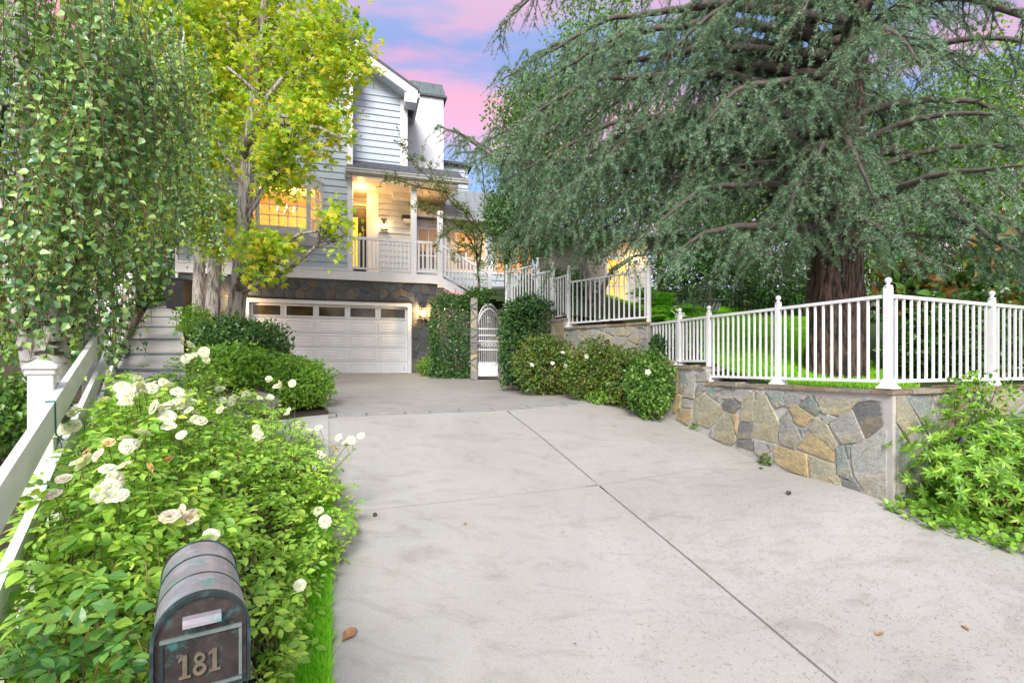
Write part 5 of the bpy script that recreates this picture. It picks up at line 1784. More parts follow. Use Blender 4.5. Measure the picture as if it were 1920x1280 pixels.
limb([W(1570, 360, cz), W(1580, 260, 6.4), W(1590, 260, 5.8), W(1620, 330, 5.6), W(1650, 400, 5.6)], .08, sub_len=.75)
limb([W(1570, 400, cz), W(1520, 330, 6.4), W(1490, 350, 5.9), W(1470, 430, 5.8)], .08, sub_len=.7)
limb([W(1570, 430, cz), W(1600, 400, 6.7), W(1640, 420, 6.2), W(1700, 470, 6.0), W(1780, 500, 6.0)], .07, sub_len=.6)
limb([W(1566, 470, cz), W(1510, 440, 6.9), W(1440, 440, 6.7), W(1380, 480, 6.6)], .07, sub_len=.5, droop=.35)
limb([W(1580, 60, cz), W(1500, -60, 6.8), W(1400, -20, 6.5), W(1290, 60, 6.6), W(1240, 120, 6.7)], .09, sub_len=.9)
limb([W(1590, 0, cz), W(1560, -120, 6.4), W(1540, -60, 5.6), W(1500, 40, 5.4)], .07, sub_len=.8)
limb([W(1580, 200, cz), W(1560, 140, 8.6), W(1480, 160, 9.6), W(1420, 260, 10)], .08, sub_len=1.0)
limb([W(1570, 450, cz), W(1420, 420, 9), W(1300, 440, 10), W(1180, 450, 10.6), W(1080, 470, 10.8)], .09, sub_len=.8)
limb([W(1590, 60, cz), W(1560, -160, 8.4), W(1380, -160, 9.4), W(1180, -120, 10.2), W(1080, -40, 10.4)], .09, sub_len=1.2)
limb([W(1575, 250, cz), W(1640, 180, 8.6), W(1720, 200, 9.2), W(1800, 300, 9.4)], .07, sub_len=.8, bare=.3)
# the drooping whorls round the trunk
for k in range(34):
    h0 = 1.7 + 4.6 * (k / 34) + rs.uniform(-.15, .15)
    a = k * 2.399 + rs.uniform(-.3, .3)
    d = np.array([math.cos(a), math.sin(a), 0])
    ln = rs.uniform(2.3, 4.3) * (1.0 - .06 * h0)
    if d[1] < -.2: ln = min(ln, 2.5)
    if d[0] > .5: ln = min(ln, 3.0)
    q0 = np.array([cb_[0] + .03 * h0, cz + .02, h0])
    up_ = rs.uniform(.05, .3)
    pth = [q0, q0 + d * ln * .3 + UP * up_ * ln * .5, q0 + d * ln * .65 + UP * (up_ * ln * .35), q0 + d * ln - UP * ln * rs.uniform(.05, .22)]
    limb(pth, rs.uniform(.05, .08), sub_len=rs.uniform(.75, 1.05), bare=.12, droop=rs.uniform(.5, .9), sub_every=.20)
for k in range(12):
    h0 = 2.2 + 3.4 * k / 12
    a = math.pi - (rs.uniform(-.12, .62))
    d = np.array([math.cos(a), math.sin(a), 0])
    ln = rs.uniform(3.9, 5.4)
    q0 = np.array([cb_[0], cz + .1, h0])
    limb([q0, q0 + d * ln * .3 + UP * .45, q0 + d * ln * .65 + UP * .5, q0 + d * ln - UP * rs.uniform(.0, .5)], .085, sub_len=rs.uniform(1.0, 1.35), bare=.22, droop=rs.uniform(.6, 1.0), sub_every=.17)
print("strands", len(tp_pos))
limb_mb.build("limb", M_limb, cedar, smooth=True)
tw_mb.build("hanging_twigs", M_twig, cedar)["kind"] = "stuff"
tpp = np.concatenate(tp_pos); tpd = np.concatenate(tp_dir); tps = np.concatenate(tp_s)
Z = tpp[:, 2]
ok = np.ones(len(tpp), bool)
# nothing grows into the open air before the fence top
dpx = HY - Z / np.maximum(tpp[:, 1], .2) * F
ok &= Z > 1.0
tpp, tpd, tps = tpp[ok], tpd[ok], tps[ok]
x = unit(np.cross(tpd, np.array([.3, .2, .9]))); y = np.cross(tpd, x)
Rt = np.stack([x, y, tpd], -1)
vv = []; ff = []; b = 0
for i in range(3):
    m_ = np.arange(len(tpp)) % 3 == i
    v, f = scatter(TU[i], tpp[m_] - ORG[cedar.name], Rt[m_], tps[m_])
    vv.append(v); ff.append(f + b); b += len(v)
co = link("crown", npmesh("crown", np.concatenate(vv), np.concatenate(ff)), L_cedar, cedar, ORG[cedar.name])
co["kind"] = "stuff"
print("cedar tufts", len(tpp))

# ------------------------------------------------------------------ broadleaf trees behind
def backtree(label, px, py, z, rad, n, m, size, gz, seed, tr=.14, name="background_tree", group="green trees behind the cedar and house", mt=None):
    c = W(px, py, z); rad = np.asarray(rad, float)
    root = empty(name, (c[0], c[1], gz), label, "tree", group)
    rs = np.random.default_rng(seed)
    d = unit(rs.normal(size=(n, 3))); q = rs.uniform(.12, 1, n) ** .5
    k = 1 + .30 * lump(d, 4.5, seed) + .12 * lump(d, 11, seed + 3)
    pos = c + d * rad * (q * k)[:, None]
    pos = pos[pos[:, 2] > gz + .3]
    d = unit(pos - c)
    nn = unit(d * .4 + rs.normal(size=d.shape) * .7 + np.array([0, -.2, .6])); t = unit(rs.normal(size=d.shape) + np.array([0, 0, -.5]))
    foliage(root, T_small(.34), pos, frames(nn, t), size * rs.uniform(.6, 1.3, len(pos)), m, m.name, name="crown")
    base = np.array([c[0], c[1], gz])
    tree_trunk(root, [base - UP * .2, (base + c) / 2 + rs.normal(size=3) * .1, c + UP * rad[2] * .4], [tr, tr * .7, .03], mt or M_bark, seg=9, seed=seed)
    mb = MB()
    for j in range(12):
        tp = c + unit(rs.normal(size=3)) * rad * .75
        s0 = base + (c - base) * rs.uniform(.5, 1.0)
        mb.tube([s0, (s0 + tp) / 2 + UP * .2, tp], [tr * .35, tr * .2, .012], 5, cap=False)
    mb.build("limb", mt or M_bark, root, smooth=True)
    return root
backtree("light green broadleaf tree behind the cedar, seen through its left gap", 1400, 330, 15, (2.0, 1.5, 2.6), 8000, L_backtree, .13, 1.4, 21)
backtree("bright yellow green tree rising at the far right beyond the cedar", 1850, 260, 13, (1.9, 1.5, 2.5), 10000, L_backtree, .12, 1.2, 22)
backtree("dense green tree behind the cedar trunk", 1640, 420, 14, (2.4, 1.4, 2.2), 10000, L_mid, .13, 1.5, 23)
backtree("tall pale green tree behind the cedar's highest left branches", 1120, 100, 17.5, (2.1, 1.8, 3.0), 5200, L_backtree, .12, 1.6, 24)
backtree("dark small leaved tree between the porch stair and the stepped fence", 985, 400, 13.3, (1.15, .9, 1.45), 10500, L_ivy, .075, .9, 25, tr=.09)
backtree("dark leafy tree between the stepped fence and the lit cottage", 1090, 390, 13.6, (1.2, .8, 1.4), 9000, L_ivy, .08, 1.0, 26, tr=.12)
backtree("shaded green tree behind the fern bed", 1330, 450, 15.6, (1.5, 1.0, 1.7), 8000, L_dark, .10, 1.5, 27)
backtree("olive green tree crown over the cottage roof", 1240, 330, 17, (2.2, 1.4, 2.5), 9000, L_mid, .12, 1.4, 28)
backtree("dark green tree at the end of the walkway", 290, 420, 20.5, (1.8, 1.5, 2.6), 5000, L_backtree, .15, 2.2, 29)
backtree("tall green tree beyond the fence, behind the birches", 130, 300, 15, (3.2, 1.8, 4.4), 8000, L_mid, .16, .5, 30)
backtree("tall yellow green tree behind the bare birch branch", 300, 130, 18.5, (2.6, 1.6, 3.6), 6000, L_backtree, .16, 1.8, 31)
backtree("low green thicket tree behind the near white fence post", 30, 600, 9.5, (1.6, 1.2, 1.8), 5200, L_backtree, .10, -.4, 32, tr=.08)
backtree("green tree closing the view above the fence at the far right", 1960, 470, 11.5, (1.5, 1.2, 1.6), 5000, L_mid, .11, .9, 33)
backtree("mid green tree behind the cedar, right of its trunk", 1740, 330, 15.5, (2.2, 1.4, 2.4), 9000, L_mid, .13, 1.6, 34)
backtree("tall shaded tree right behind the cedar trunk's upper half", 1540, 260, 17, (2.6, 1.4, 3.0), 9000, L_backtree, .14, 1.7, 35)
backtree("leafy dark tree beside the outside stair's foot", 950, 420, 14.6, (.55, .6, 1.2), 4200, L_ivy, .075, .9, 36, tr=.07)
backtree("dense green tree behind the cedar's left hanging branches", 1010, 240, 16.5, (1.7, 1.4, 2.3), 9000, L_mid, .12, 1.5, 37)
# airy small tree in front of the porch
ai = empty("small_tree", P(898, 560, 15.4), "slender small tree with airy twigs in front of the lit porch windows", "tree")
rs = np.random.default_rng(5)
am = MB(); lp_ = []
a0 = P(898, 560, 15.4); a0[2] = .9; 
for (pth) in ([(898, 530), (893, 470), (886, 430), (870, 395), (840, 360), (800, 330), (770, 300), (752, 262)], [(898, 500), (905, 440), (915, 390), (905, 340)], [(893, 470), (870, 430), (835, 410), (800, 395), (770, 385)], [(905, 440), (880, 400), (850, 385), (815, 330), (790, 290)], [(886, 430), (860, 425), (830, 440), (812, 470)], [(898, 480), (880, 460), (860, 465), (845, 490)], [(895, 450), (880, 440), (865, 450)], [(840, 360), (790, 352), (745, 338), (715, 340)]):
    pts = [P(x, y, 15.3 + .3 * rs.uniform(-1, 1)) for x, y in pth]
    am.tube(pts, np.linspace(.032, .006, len(pts)), 5)
    for i in range(len(pts) - 1):
        for k in range(14):
            q = pts[i] + (pts[i + 1] - pts[i]) * rs.uniform()
            d = unit(rs.normal(size=3)) * rs.uniform(.12, .42); d[2] += .05
            am.tube([q, q + d * .6 + UP * .02, q + d], [.006, .004, .002], 3, cap=False)
            for j in range(13): lp_.append(q + d * rs.uniform(.25, 1.05) + rs.normal(size=3) * .025)
am.tube([a0 - UP * .3, a0 + UP * .6, P(898, 530, 15.3)], [.05, .045, .04], 7)
am.build("trunk", M_twig, ai, smooth=True)
lp_ = np.array(lp_)
foliage(ai, T_small(.30), lp_, leaf_orient(np.zeros_like(lp_) + (0, -.3, .3), len(lp_), 1.0), .066 * rs.uniform(.6, 1.2, len(lp_)), L_azalea, "airy_leaf", name="crown")
# bare crooked trunk leaning behind the stepped fence
cr_ = empty("crooked_tree", P(1120, 560, 11.6), "leaning bare grey trunk forking behind the stepped fence", "tree")
mb = MB()
q = [P(1128, 600, 11.6), P(1130, 540, 11.6), P(1150, 505, 11.5), P(1190, 480, 11.4), P(1230, 475, 11.3)]
mb.tube(q, [.09, .075, .06, .04, .02], 8)
mb.tube([P(1112, 600, 11.7), P(1105, 530, 11.7), P(1085, 480, 11.7), P(1075, 430, 11.8)], [.10, .085, .07, .04], 8)
mb.build("trunk", M_bark, cr_, smooth=True)
tips_ = np.concatenate([np.array(q[2:]) , [P(1075, 430, 11.8), P(1090, 420, 11.8), P(1140, 450, 11.6)]])
pp = np.repeat(tips_, 90, 0) + rs.normal(size=(90 * len(tips_), 3)) * .28
foliage(cr_, T_small(.3), pp, leaf_orient(np.zeros_like(pp) + (0, -.2, .4), len(pp), 1.0), .07 * rs.uniform(.6, 1.2, len(pp)), L_ivy, "crooked_leaf", name="crown")

# ------------------------------------------------------------------ shrubs along the drive
def flowers(root, pts, m, size, name="flower", k=5):
    key = "flower_" + m.name
    if key not in LEAFMESH:
        v = []; f = []
        for i in range(k):
            a = 2 * math.pi * i / k
            d = np.array([math.cos(a), math.sin(a), 0]); s = np.array([-math.sin(a), math.cos(a), 0])
            b = len(v)
            v += [(0, 0, 0), d * .6 + s * .38 + UP * .18, d * 1.0 + UP * .12, d * .6 - s * .38 + UP * .18]
            f.append((b, b + 3, b + 2, b + 1))
        me = npmesh(key, np.array(v, float), np.array(f)); me.materials.append(m)
        LEAFMESH[key] = me
    for p in pts:
        n = unit(np.array([rng.normal() * .4, -1.0, .6 + rng.normal() * .3]))
        R = frames(n[None], rand_unit(1))[0]
        put(name, LEAFMESH[key], root, p, R, size * rng.uniform(.8, 1.2))
def pxshrub(label, x0, x1, y0, y1, z, n, m, size, depth=None, **kw):
    """a shrub that fills the rectangle x0..x1, y0..y1 of the photograph at distance z"""
    c = W((x0 + x1) / 2, (y0 + y1) / 2, z)
    rx = (x1 - x0) / 2 / F * z; rz = (y1 - y0) / 2 / F * z
    return shrub(label, kw.pop("cat", "shrub"), c, (rx, depth or rx * .8, rz), n, m, size, **kw)

GS = "shrubs along the right side of the driveway"
s_ = pxshrub("tall ivy covered wall mass on the left of the white gate", 806, 892, 552, 715, 15.0, 6000, L_ivy, .085, depth=.7, box=True, shell=.75, seed=2, ground=-.45, name="ivy_hedge", cat="hedge", lumps=.07)
pxshrub("low rounded green shrub at the foot of the garage corner", 780, 836, 668, 708, 15.6, 900, L_bright, .085, seed=3, ground=-.45, group=GS)
pxshrub("leafy shrub with pink blooms below the outside stair", 858, 945, 540, 590, 14.8, 2200, L_dark, .09, depth=.7, seed=4, ground=.2)
pk = empty("pink_flowers", P(850, 548, 15.2), "small cluster of pink flowers on top of the ivy mass below the stair", "flowers")
flowers(pk, [P(838 + rng.uniform(-5, 30), 549 + rng.uniform(-5, 4), 14.9) for _ in range(12)], L_pinkflower, .06)
pxshrub("large dark ivy mass on the right of the white gate", 938, 1056, 562, 724, 11.0, 9500, L_ivy, .078, depth=.42, box=True, shell=.7, seed=5, ground=-.5, name="ivy_hedge", cat="hedge", lumps=.12)
pxshrub("ivy clump climbing below the stepped fence panels", 955, 1030, 552, 625, 11.1, 2300, L_ivy, .078, depth=.3, seed=6, ground=.2, name="ivy_hedge", cat="hedge")
a = pxshrub("green flowering shrub next to the ivy mass by the gate", 962, 1092, 625, 746, 9.95, 5200, L_azalea, .066, depth=.42, seed=7, group=GS)
flowers(a, [P(1055, 661, 9.5), P(1060, 686, 9.5), P(1036, 681, 9.5), P(997, 684, 9.5)], L_petal, .05)
a = pxshrub("olive tinted flowering shrub in the middle of the row under the upper wall", 1058, 1180, 636, 758, 9.05, 5200, L_azalea, .062, depth=.4, seed=8, group=GS)
flowers(a, [P(1156, 688, 8.6), P(1158, 701, 8.6), P(1165, 690, 8.6), P(1100, 668, 8.6)], L_petal, .055)
a = pxshrub("thin flowering shrub with white blooms under the corner of the upper wall", 1130, 1236, 650, 772, 8.6, 3600, L_azalea, .06, depth=.35, seed=9, group=GS)
flowers(a, [P(1203, 695, 8.2), P(1141, 719, 8.2), P(1178, 723, 8.2), P(1182, 731, 8.2)], L_petal, .05)
a = pxshrub("dense rounded green shrub against the end of the low stone wall", 1176, 1262, 662, 782, 8.0, 3800, L_mid, .062, depth=.42, seed=10, group=GS)
flowers(a, [P(1215, 697, 7.55)], L_petal, .05)
pxshrub("small bright weed clump under the row of flowering shrubs", 1100, 1180, 732, 758, 8.7, 500, L_bright, .06, depth=.25, seed=11, group=GS)
# weeds at the wall foot
for (x, y, z, w, lab) in ((1312, 800, 7.6, 34, "small weed tuft at the wall foot nearer the white gate"), (1438, 858, 6.45, 30, "small round weed tuft at the wall foot where the drive joint ends")):
    c = W(x, y, z); g_ = float(gh(c[0], c[1]))
    c[2] = g_ + .06
    shrub(lab, "weed", c, (w / 2 / F * z, .10, .09), 150, L_mid, .055, seed=int(x), group="weed tufts at the foot of the garden wall", name="weed", nst=4)

# ------------------------------------------------------------------ island left of the drive
pxshrub("large dark rounded shrub in front of the garage door's left half", 372, 546, 588, 705, 9.6, 8200, L_dark, .070, depth=.9, seed=12, single=40, shell=.5, lumps=.24)
pxshrub("low bright glossy shrub spreading under the large dark shrub", 340, 536, 646, 762, 8.35, 8500, L_bright, .075, depth=.6, seed=13, tmpl=T_leaf(.26), single=60, key="glossy_leaf")
pxshrub("compact round bright green shrub at the drive's left corner", 502, 617, 664, 780, 7.9, 6500, L_bright, .055, depth=.5, seed=14, single=60, key="round_shrub_leaf", shell=.55, lumps=.18)
pxshrub("small yellow green hedge shrub at the foot of the grey trunks", 338, 398, 572, 650, 11.2, 2400, L_bright, .06, depth=.5, seed=15)
rk = empty("edging_rock", W(478, 758, 7.3), "flat grey edging rock under the bright shrubs beside the landing", "rock")
bm_ = MB()
c = W(478, 760, 7.25)
pts = [(-.30, 0), (-.22, .14), (-.02, .19), (.18, .15), (.30, .04), (.26, -.12), (-.26, -.14)]
bm_.prism([c + np.array([x, -.02, z]) for x, z in pts], (0, .25, 0)); 
o = bm_.build("rock", M_stoneA, rk, color=(.36, .33, .28))
mod = o.modifiers.new("bevel", 'BEVEL'); mod.width = .03; mod.segments = 2

# hedge left of the walkway, far
for i, (x0, x1, y0, y1, z, lab) in enumerate(((232, 285, 440, 620, 15.2, "tall green hedge along the walkway just beyond the second fence post"), (258, 310, 470, 590, 17.6, "narrow hedge at the far end of the walkway beside the black bin"))):
    pxshrub(lab, x0, x1, y0, y1, z, 3800, L_mid, .09, depth=1.6, box=True, seed=40 + i, ground=float(walk_h(z)) - .1, name="hedge", cat="hedge")
pxshrub("loose green growth under the board fence along the walkway", 170, 216, 640, 745, 8.0, 1200, L_dark, .07, depth=1.2, seed=43, ground=-.3)
pxshrub("leafy shrub behind the near white fence post", -40, 90, 700, 860, 4.2, 2800, L_mid, .06, depth=.5, seed=44, ground=-.95)
pxshrub("yellowish shrub behind the rails beneath the birch", 60, 170, 600, 700, 6.6, 2300, L_bright, .06, depth=.6, seed=45, ground=-.4)

# ------------------------------------------------------------------ right foreground bush and ground cover
rhod = shrub("bright green bush with rosettes of leaves in front of the stone wall corner", "shrub", (4.75, 4.90, -1.02), (1.0, .55, .64), 980, L_cover, .092, tmpl=T_leaf(.145, .03, -.12), seed=51, single=300, wh=8, shell=.5, ground=-1.62, key="rosette_leaf", lumps=.16, nst=22, mtwig=M_redtwig)
vine = shrub("thin yellow green rose vine rising over the wall top", "shrub", (4.75, 5.25, -.30), (.42, .14, .26), 330, L_bright, .055, tmpl=T_leaf(.3), seed=52, ground=-1.5, nst=10, shell=.2, single=60, key="vine_leaf")
shrub("leafy end of a second bush at the right edge of the view", "shrub", (6.1, 5.5, -.90), (.85, .5, .55), 420, L_cover, .10, tmpl=T_leaf(.17, .03, -.12), seed=53, wh=8, ground=-1.5, key="rosette_leaf2", single=100)
def round_leaf():
    a = np.linspace(0, 2 * np.pi, 8, endpoint=False)
    v = np.array([(.5 * math.sin(x), .5 - .5 * math.cos(x), .08 * abs(math.sin(x))) for x in a] + [(0, .5, -.03)])
    return v, np.array([(i, (i + 1) % 8, 8) for i in range(8)])
RL = round_leaf()
def cover_field(name, label, poly, n, m, size, hmax, seed, tm=RL, hf=None):
    rs = np.random.default_rng(seed)
    xs = [p[0] for p in poly]; ys = [p[1] for p in poly]
    P_ = rs.uniform((min(xs), min(ys)), (max(xs), max(ys)), (n * 3, 2))
    P_ = P_[inpoly(poly, P_[:, 0], P_[:, 1])][:n]
    z = (hf or gh)(P_[:, 0], P_[:, 1]) + rs.uniform(.01, 1, len(P_)) * hmax
    pos = np.column_stack([P_, z])
    R = leaf_orient(np.tile((0, 0, 1.0), (len(pos), 1)), len(pos), .45, .5)
    v, f = scatter(tm, pos, R, size * rs.uniform(.5, 1.2, len(pos)))
    return link(name, npmesh(name, v, f), m, kind="stuff", label=label)
bedB = [(3.58, 4.98), (3.72, 4.62), (4.02, 4.38), (4.45, 4.10), (5.2, 3.4), (8, 2.4), (9, 7.2), (6.4, 6.2), (3.9, 5.14)]
cover_field("ground_cover", "round leaved green ground cover spilling onto the drive's right edge", bedB, 9000, L_cover, .062, .13, 61)
gl = empty("garden_light", W(1917, 1045, 4.6), "small black garden spotlight half hidden in the ground cover", "garden light")
gc = W(1916, 1040, 4.55)
MB().lathe([(.035, -.06), (.045, -.02), (.05, .03), (.04, .05), (.012, .06)], gc, 12, np.array([[1, 0, 0], [0, .8, .6], [0, -.6, .8]])).build("lamp_head", M_black, gl)
MB().tube([gc, gc - UP * .2], .012, 6).build("stake", M_black, gl)

# ------------------------------------------------------------------ plants of the lawn bed
def fern(label, c, n, ln, seed, group="bright ferns behind the stepped fence"):
    rs = np.random.default_rng(seed)
    c = np.asarray(c, float)
    root = empty("fern", c, label, "fern", group)
    tm = T_small(.2)
    for k in range(n):
        a = rs.uniform(0, 6.28); e_ = rs.uniform(.4, 1.2)
        d = np.array([math.cos(a) * math.cos(e_), math.sin(a) * math.cos(e_), math.sin(e_)])
        L_ = ln * rs.uniform(.6, 1.15)
        ts = np.linspace(0, 1, 16)
        pts = c + d * (ts * L_)[:, None] - UP * (.55 * L_ * ts ** 2.2)[:, None]
        dd = unit(np.gradient(pts, axis=0))
        s = unit(np.cross(dd, UP) + 1e-6)
        P2 = np.concatenate([pts[2:], pts[2:]]); S = np.concatenate([s[2:], -s[2:]]); D2 = np.concatenate([dd[2:], dd[2:]])
        tt = unit(S + D2 * .45 - UP * .15)
        sz_ = L_ * .20 * np.concatenate([np.sin(np.pi * (.12 + .86 * ts[2:]))] * 2)
        v, f = scatter(tm, P2 - c, frames(np.tile(UP, (len(P2), 1)) + D2 * .2, tt), sz_)
        link("frond", npmesh("frond", v, f), L_fern, root, c, kind="stuff")
fern("large bright fern filling the corner beside the tall end post", W(1262, 610, 9.9), 46, 1.0, 1)
fern("bright fern rising behind the stepped fence near the cottage", W(1225, 575, 10.6), 34, .95, 2)
fern("smaller fern at the lawn edge in front of the planter", W(1300, 592, 11.0), 26, .7, 3)
a = pxshrub("green shrub with white blooms behind the low stepped panel", 1218, 1320, 610, 690, 8.95, 2300, L_mid, .06, depth=.35, seed=62, ground=.15)
flowers(a, [P(1266, 575, 8.8), P(1270, 582, 8.8), P(1262, 586, 8.8), P(1268, 591, 8.8), P(1280, 590, 8.8)], L_petal, .06)
pxshrub("strappy leaved dark plant behind the curved fence panel", 1220, 1275, 630, 690, 8.6, 900, L_ivy, .10, depth=.2, seed=63, ground=-.1)
def big_plant(label, c, rad, n, size, seed, ground, m=None, single=40):
    return shrub(label, "shrub", c, rad, n, m or L_magnolia, size, tmpl=T_leaf(.24, .05, -.15), seed=seed, ground=ground, shell=.25, single=single, key="leathery_leaf", group="broad leaved bushes behind the right fence panels", nst=12)
big_plant("broad leaved bush with rusty leaves right of the cedar trunk", W(1730, 560, 7.6), (.62, .5, .62), 900, .22, 71, .0)
big_plant("broad leaved bush behind the right wing of the fence", W(1830, 560, 8.2), (.85, .6, .85), 1100, .23, 72, .0)
big_plant("tall shaded broad leaved bush at the right frame edge", W(1920, 500, 8.8), (.8, .6, 1.1), 900, .22, 73, .1, L_dark)
pxshrub("low dark plants behind the right wing's bottom rail", 1670, 1930, 560, 735, 7.1, 5200, L_dark, .10, depth=.5, seed=74, ground=-.3)
pxshrub("shaded dark shrub bank between the planter and the cedar trunk", 1395, 1530, 480, 585, 13.2, 5000, L_dark, .10, depth=.8, box=True, seed=75, ground=1.0)
pxshrub("dark clipped hedge bank behind the ferns and planter", 1214, 1420, 440, 585, 15.6, 9000, L_ivy, .10, depth=.8, box=True, seed=76, ground=1.2, name="hedge", cat="hedge")
pxshrub("dark leafy shrub behind the stepped fence hiding the cottage foot", 965, 1125, 505, 600, 12.9, 5200, L_ivy, .085, depth=.5, seed=77, ground=.9)
# lawn blades
def grass(name, label, poly, n, hf, hgt, seed, bw=.0045, kind="stuff"):
    rs = np.random.default_rng(seed)
    xs = [p[0] for p in poly]; ys = [p[1] for p in poly]
    P_ = rs.uniform((min(xs), min(ys)), (max(xs), max(ys)), (n * 4, 2))
    P_ = P_[inpoly(poly, P_[:, 0], P_[:, 1])][:n]
    m_ = len(P_)
    base = np.column_stack([P_, hf(P_[:, 0], P_[:, 1]) - .004])
    a = rs.uniform(0, 6.28, m_); h = hgt * rs.uniform(.55, 1.2, m_)
    w = np.column_stack([np.cos(a), np.sin(a), 0 * a]) * (bw * rs.uniform(.7, 1.4, m_))[:, None]
    ln = np.column_stack([rs.normal(size=m_), rs.normal(size=m_), 0 * a]) * .35
    tip = base + np.column_stack([ln[:, 0] * h, ln[:, 1] * h, h])
    mid = base + np.column_stack([ln[:, 0] * h * .3, ln[:, 1] * h * .3, h * .55])
    v = np.stack([base - w, base + w, mid + w * .7, tip, mid - w * .7], 1).reshape(-1, 3)
    i = np.arange(m_)[:, None] * 5
    f = np.concatenate([i + np.array([[0, 1, 2]]), i + np.array([[0, 2, 4]]), i + np.array([[4, 2, 3]])])
    return link(name, npmesh(name, v, f), L_grass, kind=kind, label=label)
lp = [A2(.0, -.30), B2(1.1, -.30), (5.6, 8.0), (7.5, 12), (6.5, 15.5), (2.8, 15.5), (3.1, 11.0), (3.35, 9.6), (3.1, 8.4), A2(2.5, -.3)]
lp = [tuple(map(float, p)) for p in lp]
grass("lawn_grass", "bright green lawn grass on the slope behind the fence", lp, 70000, lawn_h, .075, 81, bw=.010)
sg = [(-.40, 1.0), (-.62, 1.75), (-.99, 2.8), (-1.36, 3.85), (-1.68, 4.75), (-1.95, 4.75), (-1.66, 3.85), (-1.30, 2.8), (-1.02, 2.0), (-.85, 1.3), (-.70, 1.0)]
grass("grass_strip", "narrow strip of green grass between the roses and the driveway", sg, 30000, gh, .085, 82, bw=.0035)
# planter with a twiggy plant
q = W(1330, 577, 13.6); q[2] = float(lawn_h(q[0], q[1])) - .02
pl_ = empty("planter", q, "grey urn planter with a bare twiggy plant at the top of the lawn", "planter")
MB().lathe([(.17, 0), (.21, .04), (.24, .20), (.27, .34), (.31, .36), (.315, .40), (.27, .405), (.25, .36)], q, 18).build("urn", mat("weathered_urn", (.20, .21, .19), (.11, .12, .11), rough=.85, scale=14, bmp=.6), pl_, smooth=True)
for k in range(14):
    a = 2 * math.pi * k / 14
    MB().tube([q + np.array([.225 * math.cos(a), .225 * math.sin(a), .06]), q + np.array([.265 * math.cos(a + .4), .265 * math.sin(a + .4), .32])], .010, 4).build("lattice_strip", M_stucco, pl_)
stems(pl_, q + UP * .35, q + UP * .8 + rand_unit(16) * np.array([.3, .3, .35]), .014, M_twig)
pl_foot = MB().lathe([(.2, 0), (.2, .02)], q - UP * .0, 10)
# dark picket fence at the back of the lawn
df = empty("dark_fence", W(1440, 560, 14.6), "dark metal picket fence in the shade at the back of the lawn", "fence")
for k in range(30):
    p = W(1372 + k * 7, 0, 14.4); z0 = float(lawn_h(p[0], p[1]))
    MB().box((p[0], p[1], z0 + .42), (.02, .02, .9)).build("picket", M_black, df)
p0, p1 = W(1368, 0, 14.4), W(1582, 0, 14.4)
for h in (.12, .80): MB().beam((p0[0], p0[1], float(lawn_h(p0[0], p0[1])) + h), (p1[0], p1[1], float(lawn_h(p1[0], p1[1])) + h), .03, .03).build("rail", M_black, df)

# ------------------------------------------------------------------ bin at the end of the walkway
q = W(337, 583, 14.9); q[2] = float(walk_h(q[1])) - .02
bn = empty("wheeled_bin", q, "black wheeled rubbish bin at the top of the walkway", "bin")
MB().hexa([q + np.array([x, y, .06]) for x, y in ((-.23, -.23), (.23, -.23), (.23, .23), (-.23, .23))], [q + np.array([x, y, .86]) for x, y in ((-.29, -.29), (.29, -.29), (.29, .29), (-.29, .29))]).build("body", M_bin, bn)
MB().hexa([q + np.array([x, y, .862]) for x, y in ((-.31, -.32), (.31, -.32), (.31, .31), (-.31, .31))], [q + np.array([x, y, .93]) for x, y in ((-.25, -.27), (.25, -.27), (.25, .27), (-.25, .27))]).build("lid", M_bin, bn)
for s in (-1, 1):
    MB().lathe([(.09, -.02), (.10, 0), (.09, .02)], q + np.array([s * .26, .2, .09]), 12, np.array([[0, 1, 0], [0, 0, 1], [1, 0, 0]])).build("wheel", M_black, bn)
# ------------------------------------------------------------------ mailbox
th = math.radians(32)
em = np.array([math.cos(th), math.sin(th), 0]); am_ = np.array([-math.sin(th), math.cos(th), 0])
DM = 1.43
top = P(379, 1111, DM)
MW, MH, ML = .232, .272, .50
mo = top - UP * MH
M_cop = None
def copper(name="aged_copper", c=((.035, .033, .035), (.080, .066, .064), (.14, .118, .115)), white=.60, met=.55):
    m, Nn, Ll, b = _base(name)
    n1 = noise(Nn, Ll, 9, 7, .65, dist=.6)
    r1 = ramp(Nn, [(.30, c[0]), (.52, c[1]), (.72, c[2])])
    Ll.new(n1.outputs[0], r1.inputs[0])
    n2 = noise(Nn, Ll, 13, 6, .7)
    r2 = ramp(Nn, [(.53, (0, 0, 0)), (.66, (1, 1, 1))])
    Ll.new(n2.outputs[0], r2.inputs[0])
    c = mixc(Nn, Ll, r2.outputs[0], r1.outputs[0], (.07, .27, .26))
    n3 = noise(Nn, Ll, 17, 6, .7)
    r3 = ramp(Nn, [(white, (0, 0, 0)), (white + .10, (.75, .75, .75))])
    Ll.new(n3.outputs[0], r3.inputs[0])
    c = mixc(Nn, Ll, r3.outputs[0], c, (.38, .40, .42))
    Ll.new(c, b.inputs['Base Color'])
    b.inputs['Metallic'].default_value = met; b.inputs['Roughness'].default_value = .42
    bump(Nn, Ll, b, n1.outputs[0], .15)
    return m
M_cop = copper()
M_copshell = copper("weathered_copper_top", ((.20, .18, .19), (.31, .29, .31), (.40, .385, .40)), .56, .2)
M_copshell_old = mat("weathered_copper_shell", (.40, .38, .41), (.24, .215, .235), rough=.40, scale=8, metal=.25, bmp=.1, lo=.35, hi=.65)
M_coprim = mat("verdigris_rim", (.035, .05, .055), (.10, .20, .20), rough=.5, scale=16, metal=.4, lo=.5, hi=.72)
mbx = empty("mailbox", mo, "aged copper mailbox with rounded top and number 181 on its door", "mailbox")
